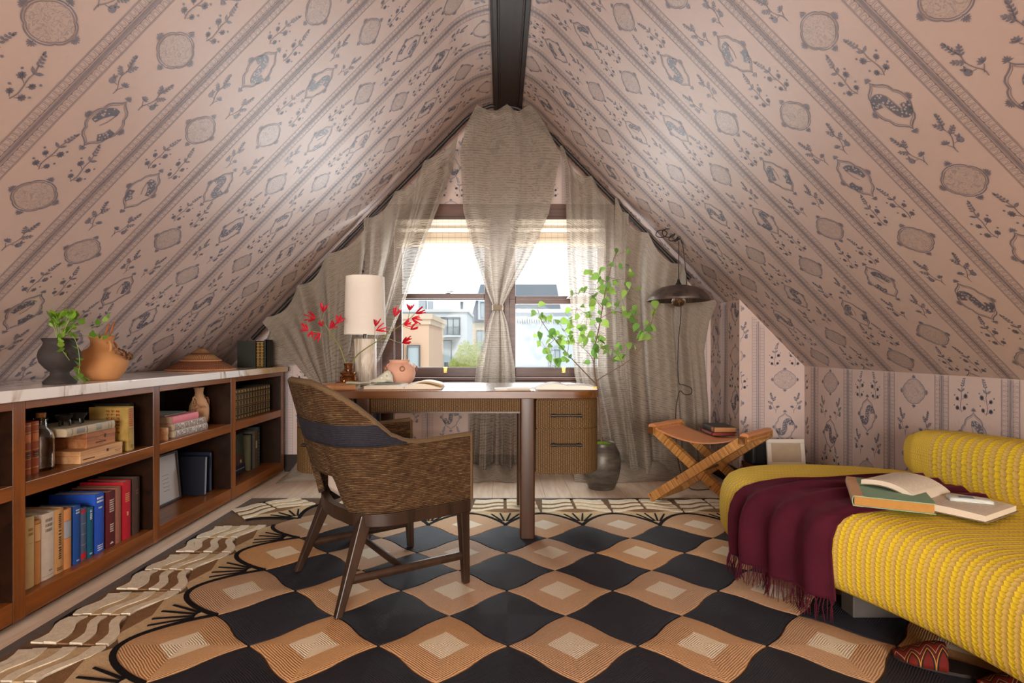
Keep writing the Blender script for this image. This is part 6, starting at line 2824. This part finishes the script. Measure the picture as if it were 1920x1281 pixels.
for (cx, cz, r, w) in ((-.075, .035, .045, 0), (-.035, .005, .040, .6), (.0, .0, .036, 1.2), (-.125, .03, .040, .2), (.012, .012, .030, .9)):
    mb.tube([(cx + r * math.cos(2 * PI * k / 22), -.012 + .012 * math.sin(2 * PI * k / 22 + w), hz + cz + r * .72 * math.sin(2 * PI * k / 22 + w)) for k in range(22)], .0036, 6, closed=True)
mb.tube([(.0, 0, hz + .02), (.012, .03, hz + .05)], .005, 8)
mb.build('cord', plain('#2a2220', .6), pend, smooth=60)
mb = MB()
low = [(1277, 572, 4.10), (1276, 600, 4.11), (1272, 640, 4.13), (1271, 690, 4.13), (1273, 718, 4.13), (1282, 722, 4.12), (1296, 728, 4.10), (1296, 738, 4.10), (1284, 740, 4.11), (1275, 733, 4.12), (1270, 750, 4.12), (1267, 775, 4.12), (1268, 830, 4.12), (1275, 880, 4.08)]
pts = [P(*q) - Vector((LX, LY, 1.30)) for q in low]
pts += [P(1290, 905, 4.02) - Vector((LX, LY, 1.30)), P(1305, 914, 3.98) - Vector((LX, LY, 1.30)), P(1330, 908, 4.0) - Vector((LX, LY, 1.30))]
pts[-1].z = pts[-2].z = -1.30 + .004
pts[-3].z = -1.30 + .02
mb.tube(cr(pts, 6), .0030, 6)
mb.build('hanging_cord', plain('#2a2220', .6), pend, smooth=60)

# ------------------------------------------------------------------ low ledge, black box and white frame behind the daybed
LEDGE = wood('ledge_wood', '#3b1d0e', '#6f3d1c', 'X', 1, .35)
e = empty('low_bench', (1.87, 3.885, 0), label='low dark wooden bench behind the stool, against the papered wall', cat='bench')
mb = MB(); mb.box(-.185, .245, -.125, .125, .175, .205); mb.build('top', LEDGE, e, smooth=None, bevel=.003)
for x in (-.18, .20):
    mb = MB(); mb.box(x, x + .03, -.12, .12, 0, .175); mb.build('side_panel', LEDGE, e, smooth=None, bevel=.002)
mb = MB(); mb.box(-.15, .20, .09, .11, 0.02, .175); mb.build('back_panel', LEDGE, e, smooth=None)
e = empty('black_box', (1.83, 3.92, .2052), label='black boxy speaker standing on the low wooden bench', cat='speaker')
mb = MB(); mb.box(-.14, .15, -.07, .07, 0, .155); mb.build('body', plain('#1b1a1b', .5), e, smooth=None, bevel=.012)
mb = MB(); mb.box(-.115, .13, -.075, -.0705, .012, .140); mb.build('grille', plain('#101010', .8), e, smooth=None)
mb = MB(); mb.lathe([(.0, 0), (.008, 0), (.007, .006), (.0, .007)], 14, M=Matrix.Translation((-.02, -.075, .03)) @ R3(PI / 2, 0, 0)); mb.build('knob', plain('#5b3f33', .4), e)
e = empty('framed_picture', (1.895, 3.80, .2055), rot=(-.14, 0, 0), label='white picture frame leaning behind the daybed', cat='picture frame')
WF = plain('#ddd3c6', .5, .03)
for (x0, x1, z0, z1) in ((-.125, .125, 0, .028), (-.125, .125, .152, .180), (-.125, -.097, .028, .152), (.097, .125, .028, .152)):
    mb = MB(); mb.box(x0, x1, -.012, .008, z0, z1); mb.build('frame_rail', WF, e, smooth=None, bevel=.003)
mb = MB(); mb.box(-.099, .099, .0, .004, .026, .154); mb.build('picture', plain('#b9a68c', .6, .2, .3, 12), e, smooth=None)
# ------------------------------------------------------------------ potted tree by the desk
pp = empty('plant_pot', (.706, 4.045, 0), label='dark bronze round plant pot on the floor, right of the desk', cat='plant pot')
POTM = SB('dark_bronze_glaze', .4, .45, .2, '#4a433c')
_p = POTM.noise(POTM.map(POTM.tc(), (2, 2, 9)), 3, 5, .65)
POTM.color(POTM.ramp(_p, [(.3, '#332d29'), (.6, '#5b5349'), (.8, '#74695a')]))
mb = MB(); mb.lathe([(.0, 0), (.085, 0), (.092, .006), (.120, .075), (.134, .150), (.136, .205), (.126, .255), (.105, .298), (.098, .312), (.101, .322), (.098, .326), (.088, .316), (.092, .29), (.0, .285)], 48)
mb.build('body', POTM.m, pp, smooth=60)
mb = MB()
def moss(u, v):
    a = 2 * PI * u
    r = .090 * v
    return (r * math.cos(a), r * math.sin(a), .297 + .030 * (1 - v ** 2) + .006 * math.sin(17 * a + 9 * v) * v + .005 * math.sin(31 * v + 5 * a))
mb.grid(moss, 40, 12, closeu=True)
mb.build('moss', plain('#6f8a2c', .95, .35, .1, 70, 0, 1.0), pp, smooth=60)

TB = Vector((.706, 4.045, .30))
tree = empty('potted_tree', tuple(TB), label='slender leafy tree with round green leaves, growing from the bronze pot', cat='tree')
BARK = plain('#7a5d4c', .7, .2)
LEAFM = leaf_mat('round_leaf', '#8fae52', '#56803a')
def T3(px, py, Y):
    return P(px, py, Y) - TB
br = [
    ([(1128, 838, 4.045), (1123, 760, 4.03), (1119, 722, 4.0), (1114, 690, 3.98), (1116, 650, 3.97), (1124, 610, 3.97), (1131, 570, 3.97), (1137, 535, 3.97), (1146, 500, 3.97), (1157, 470, 3.97)], .0065, 'trunk'),
    ([(1119, 722, 4.0), (1096, 698, 3.94), (1064, 664, 3.86), (1040, 636, 3.80), (1018, 606, 3.76), (1008, 580, 3.74)], .0042, 'branch'),
    ([(1117, 715, 4.0), (1140, 700, 3.98), (1168, 684, 3.95), (1192, 664, 3.92), (1210, 636, 3.90), (1222, 604, 3.88), (1229, 580, 3.88)], .0040, 'branch'),
    ([(1115, 688, 3.98), (1108, 668, 3.95), (1090, 650, 3.90), (1072, 638, 3.88)], .0026, 'branch'),
    ([(1122, 620, 3.97), (1100, 590, 3.94), (1080, 580, 3.92), (1060, 588, 3.90)], .0022, 'branch'),
    ([(1130, 580, 3.97), (1112, 556, 3.94), (1096, 548, 3.92), (1074, 552, 3.9)], .0022, 'branch'),
    ([(1127, 596, 3.97), (1150, 585, 3.95), (1172, 588, 3.93), (1194, 600, 3.92)], .0022, 'branch'),
    ([(1139, 530, 3.97), (1122, 520, 3.95), (1110, 508, 3.94)], .002, 'branch'),
    ([(1141, 520, 3.97), (1158, 524, 3.96), (1178, 522, 3.95)], .002, 'branch'),
    ([(1152, 482, 3.97), (1166, 474, 3.96), (1180, 470, 3.95)], .0016, 'branch'),
    ([(1116, 650, 3.97), (1135, 655, 3.95), (1160, 660, 3.94)], .002, 'branch'),
    ([(1040, 636, 3.80), (1024, 655, 3.78), (1032, 680, 3.80), (1042, 688, 3.82)], .0018, 'branch'),
    ([(1168, 684, 3.95), (1160, 668, 3.93), (1150, 655, 3.93)], .0018, 'branch'),
    ([(1064, 664, 3.86), (1066, 640, 3.84), (1058, 620, 3.82)], .0018, 'branch'),
]
for pts, r, nm in br:
    q = cr([T3(*p) for p in pts], 5)
    mb = MB(); mb.tube(q, [lerp(r, r * .4, i / (len(q) - 1)) for i in range(len(q))], 7)
    mb.build(nm, BARK, tree, smooth=60)
spots = [(1156, 472), (1180, 470), (1168, 500), (1140, 494), (1109, 507), (1105, 520), (1124, 512), (1136, 522), (1128, 532), (1116, 538), (1140, 540), (1178, 516), (1170, 530), (1150, 530), (1158, 528), (1180, 538),
         (1072, 552), (1084, 548), (1095, 545), (1104, 544), (1118, 552), (1150, 540), (1156, 546), (1138, 550), (1104, 570), (1096, 572), (1128, 568), (1138, 570), (1148, 568), (1160, 572),
         (1008, 570), (1000, 586), (1018, 592), (1024, 600), (1034, 600), (1046, 604), (1060, 584), (1078, 596), (1070, 600), (1088, 584), (1110, 590), (1104, 606), (1100, 612), (1142, 610), (1152, 582), (1164, 586), (1172, 580), (1180, 592), (1190, 588), (1196, 600),
         (1230, 576), (1224, 588), (1210, 608), (1206, 616), (1232, 616), (1218, 612), (1188, 618), (1192, 630), (1204, 632), (1226, 630), (1196, 634),
         (1008, 626), (1012, 636), (1008, 646), (1030, 628), (1038, 632), (1024, 640), (1044, 624), (1050, 632), (1058, 618), (1060, 640), (1072, 624), (1068, 640), (1078, 636), (1084, 640), (1092, 630), (1100, 628), (1108, 636), (1096, 646), (1110, 650), (1118, 640), (1126, 636), (1134, 640), (1140, 632),
         (1056, 652), (1058, 662), (1048, 644), (1034, 656), (1028, 660), (1122, 658), (1130, 660), (1132, 652), (1150, 646), (1156, 654), (1162, 662), (1150, 668), (1148, 676), (1168, 668), (1180, 652),
         (1034, 676), (1044, 680), (1040, 688), (1048, 686), (1062, 676), (1092, 676), (1116, 668), (1128, 588), (1120, 600), (1086, 612), (1078, 608), (1110, 580), (1146, 558), (1166, 556), (1176, 548)]
rnd = random.Random(31)
allp = [(p, px, py) for pts, r, nm in br for (px, py, Y) in pts for p in [T3(px, py, Y)]]
tl = leaf_mesh('leaf', LEAFM, 'round', tree)
mb = MB()
for i, (px, py) in enumerate(spots):
    near = min(allp, key=lambda a: (a[1] - px) ** 2 + (a[2] - py) ** 2)
    Y = near[0].y + TB.y + rnd.uniform(-.05, .05)
    tip = T3(px, py, Y)
    d = tip - near[0]
    base = near[0].lerp(tip, .45) if d.length > .03 else near[0]
    mb.tube([near[0], base.lerp(tip, .3) + Vector((0, 0, .004)), tip - Vector((0, 0, .012))], .0010, 5)
    o = tl if i == 0 else tl.copy()
    if i:
        col.objects.link(o)
    s_ = rnd.uniform(.044, .078)
    dirx = d.x if abs(d.x) > .01 else rnd.uniform(-.05, .05)
    a = math.atan2(-dirx, max(.02, d.z + .02)) * .8 + rnd.uniform(-.7, .7)
    o.rotation_euler = (PI / 2 + rnd.uniform(-1.15, 1.15), a, rnd.uniform(-1.0, 1.0))
    o.location = tip - Vector((0, 0, .02))
    o.scale = (s_, s_, s_)
for i, (px, py) in enumerate(spots):
    if rnd.random() < .42:
        continue
    near = min(allp, key=lambda a: (a[1] - px) ** 2 + (a[2] - py) ** 2)
    qx, qy = px + rnd.uniform(-11, 11), py + rnd.uniform(-9, 9)
    p = T3(qx, qy, near[0].y + TB.y + rnd.uniform(-.06, .06))
    mb.tube([T3(px, py, near[0].y + TB.y) - Vector((0, 0, .012)), p], .0009, 5)
    o = tl.copy()
    col.objects.link(o)
    s_ = rnd.uniform(.036, .062)
    o.rotation_euler = (PI / 2 + rnd.uniform(-1.3, 1.3), rnd.uniform(-1.9, 1.9), rnd.uniform(-1.2, 1.2))
    o.location = p
    o.scale = (s_, s_, s_)
mb.build('twigs', BARK, tree, smooth=60)['kind'] = 'stuff'

# ------------------------------------------------------------------ outside the window
def facade(hexc, rough=.8):
    return plain(hexc, rough, .05, .2, 1.2)
WIN = SB('far_window_glass', .5, .3, 0, '#b9c4c6').m
WHITEP, PEACH, GREYR, TRIM = facade('#dcdfe1'), facade('#dcb89c'), facade('#8d9299'), facade('#c9bfb2')
DARKT = plain('#6a6e72', .6)
ground = MB(); ground.box(-40, 40, 5.5, 60, -9.1, -9.0)
g_ = struct('ground_outside', ground, plain('#8f8d88', .9), 'street level far below the window', smooth=None)


def house(nm, label, loc):
    return empty(nm, loc, label=label, cat='building')


def rel(mb, nm, mat, root, **kw):
    return wparent(mb.build(nm, mat, smooth=kw.pop('smooth', None), **kw), root)


def far_window(root, x0, x1, y, z0, z1, frame, bars=1, rails=0, depth=.06):
    mb = MB()
    t = min(.07, (x1 - x0) * .08)
    for (a, b, c, d) in ((x0 - t, x0, z0 - t, z1 + t), (x1, x1 + t, z0 - t, z1 + t), (x0, x1, z1, z1 + t), (x0, x1, z0 - t, z0)):
        mb.box(a, b, y - depth, y, c, d)
    for k in range(bars):
        xm = lerp(x0, x1, (k + 1) / (bars + 1))
        mb.box(xm - t * .35, xm + t * .35, y - depth * .7, y, z0, z1)
    f = rel(mb, 'window', frame, root)
    mb = MB(); mb.box(x0, x1, y - .02, y + .0, z0, z1)
    o = mb.build('pane', WIN, f, smooth=None)
    return f


hp = house('peach_house', 'peach stucco house with flat roof across the street, seen in the left window', (-2.5, 10, -9))
mb = MB(); mb.box(-5.0, -1.15, 9.0, 11.2, -9, 1.44); rel(mb, 'wall', PEACH, hp)
mb = MB(); mb.box(-5.0, -1.09, 8.94, 11.26, 1.44, 1.52); mb.box(-5.0, -1.12, 8.97, 11.23, 1.36, 1.44); rel(mb, 'cornice', facade('#dcc5ac'), hp)
far_window(hp, -1.475, -1.30, 9.0, -.2, 1.02, facade('#6d665f'), 0)
far_window(hp, -1.95, -1.58, 9.0, -.2, 1.02, facade('#6d665f'), 1)
mb = MB(); mb.tube([(-1.10, 11.3, -9), (-1.10, 11.3, .7)], .04, 8); rel(mb, 'downpipe', DARKT, hp, smooth=60)
hw_ = house('white_townhouse', 'white flat roofed townhouse with a balcony, behind the peach house', (-1.8, 17, -9))
mb = MB(); mb.box(-3.6, -.98, 16, 19, -9, 1.98); rel(mb, 'wall', WHITEP, hw_)
mb = MB(); mb.box(-3.65, -.93, 15.93, 19.05, 1.98, 2.06); rel(mb, 'cornice', facade('#e3e3e1'), hw_)
far_window(hw_, -1.68, -1.20, 16.0, 1.36, 1.80, DARKT, 2)
far_window(hw_, -1.66, -1.42, 16.0, .30, 1.18, DARKT, 0)
mb = MB(); mb.box(-1.72, -1.15, 15.6, 16.0, 1.28, 1.33)
rel(mb, 'balcony_slab', WHITEP, hw_)
mb = MB()
for k in range(15):
    x = lerp(-1.70, -1.17, k / 14)
    mb.box(x - .008, x + .008, 15.61, 15.63, 1.33, 1.54)
mb.box(-1.72, -1.15, 15.60, 15.64, 1.54, 1.56)
rel(mb, 'balcony_railing', DARKT, hw_)
mb = MB(); mb.box(-2.45, -2.25, 16.8, 17.1, 2.06, 2.42); mb.box(-2.20, -2.06, 16.9, 17.1, 2.06, 2.36); rel(mb, 'chimney', facade('#b9bbbd'), hw_)
mb = MB(); mb.tube([(-1.15, 16.4, 2.0), (-1.15, 16.4, 2.3)], .04, 8); rel(mb, 'flue', DARKT, hw_)
hm = house('mansard_house', 'grey slate mansard house with a dormer, partly behind the middle curtain', (.3, 23, -9))
mb = MB(); mb.box(-1.15, 2.2, 21, 24, -9, 1.9); rel(mb, 'wall', facade('#dccbb2'), hm)
mb = MB()
pts = [(-1.18, 1.9), (-.78, 3.3), (2.0, 3.3), (2.25, 1.9)]
mb.add([(x, 20.95, z) for x, z in pts] + [(x, 24, z) for x, z in pts], [(0, 1, 2, 3), (7, 6, 5, 4), (0, 4, 5, 1), (1, 5, 6, 2), (2, 6, 7, 3), (3, 7, 4, 0)])
rel(mb, 'slate_roof', GREYR, hm)
mb = MB(); mb.box(-.86, -.42, 20.7, 21.4, 2.0, 2.75); mb.prism([(-.90, 20.66), (-.38, 20.66), (-.38, 21.4), (-.90, 21.4)], 2.75, 2.82); rel(mb, 'dormer', WHITEP, hm)
far_window(hm, -.76, -.52, 20.7, 2.1, 2.62, facade('#8d9aa4'), 1)
far_window(hm, -.90, -.60, 21.0, .9, 1.6, facade('#9a958c'), 1)
hr = house('white_building', 'long white building with toothed cornice, filling the right window', (2, 14, -9))
mb = MB(); mb.box(.16, 6.5, 12, 16, -9, 1.72); rel(mb, 'wall', facade('#d3dadf'), hr)
mb = MB(); mb.box(.12, 6.55, 11.92, 16, 1.72, 1.80); mb.box(.14, 6.5, 11.96, 12, 1.60, 1.64); rel(mb, 'cornice', facade('#e0e3e4'), hr)
mb = MB()
for k in range(90):
    x = .18 + k * .05
    mb.add([(x, 11.95, 1.60), (x + .05, 11.95, 1.60), (x + .025, 11.95, 1.50), (x, 12, 1.60), (x + .05, 12, 1.60), (x + .025, 12, 1.50)], [(0, 2, 1), (0, 3, 5, 2), (1, 2, 5, 4)])
rel(mb, 'toothed_trim', facade('#e9ebec'), hr)['kind'] = 'stuff'
far_window(hr, 1.04, 1.22, 12.0, .45, .95, facade('#b4bdc6'), 1)
mb = MB(); mb.tube([(1.0, 11.96, .2), (1.0, 11.96, 1.0), (1.3, 11.96, 1.06)], .012, 6); rel(mb, 'pipe', facade('#b7bfc6'), hr)

# leafy tree between the houses
tg = empty('street_tree', (-.80, 14, -9), label='sunlit yellow green street tree between the peach house and the curtain', cat='tree')
mb = MB(); mb.tube([(0, 0, 0), (.05, 0, 4), (0, .0, 8.6)], [.16, .12, .06], 8); mb.build('trunk', BARK, tg, smooth=60)
FOL = leaf_mat('street_leaf', '#c6c878', '#8ea062')
rnd = random.Random(77)
mb = MB()
for k in range(2600):
    a, b = rnd.uniform(0, 2 * PI), math.acos(rnd.uniform(-1, 1))
    r = rnd.uniform(.72, 1.02)
    lob = 1 + .12 * math.sin(3 * a + 1) + .10 * math.sin(5 * b)
    c = Vector((.55 * r * lob * math.sin(b) * math.cos(a), .5 * r * math.sin(b) * math.sin(a), 9.45 + .62 * r * lob * math.cos(b)))
    n_ = Vector((rnd.gauss(0, 1), rnd.gauss(0, 1) - .8, rnd.gauss(0, 1) + .6)).normalized()
    t_ = n_.orthogonal().normalized()
    w_ = n_.cross(t_)
    s_ = rnd.uniform(.022, .040)
    mb.add([c - t_ * s_, c + w_ * s_ * .6, c + t_ * s_, c - w_ * s_ * .6], [(0, 1, 2, 3)])
mb.lathe([(.0, -.46), (.26, -.38), (.36, 0), (.28, .30), (.0, .40)], 14, (0, 0, 9.45))
mb.build('foliage', FOL, tg, smooth=None)['kind'] = 'stuff'
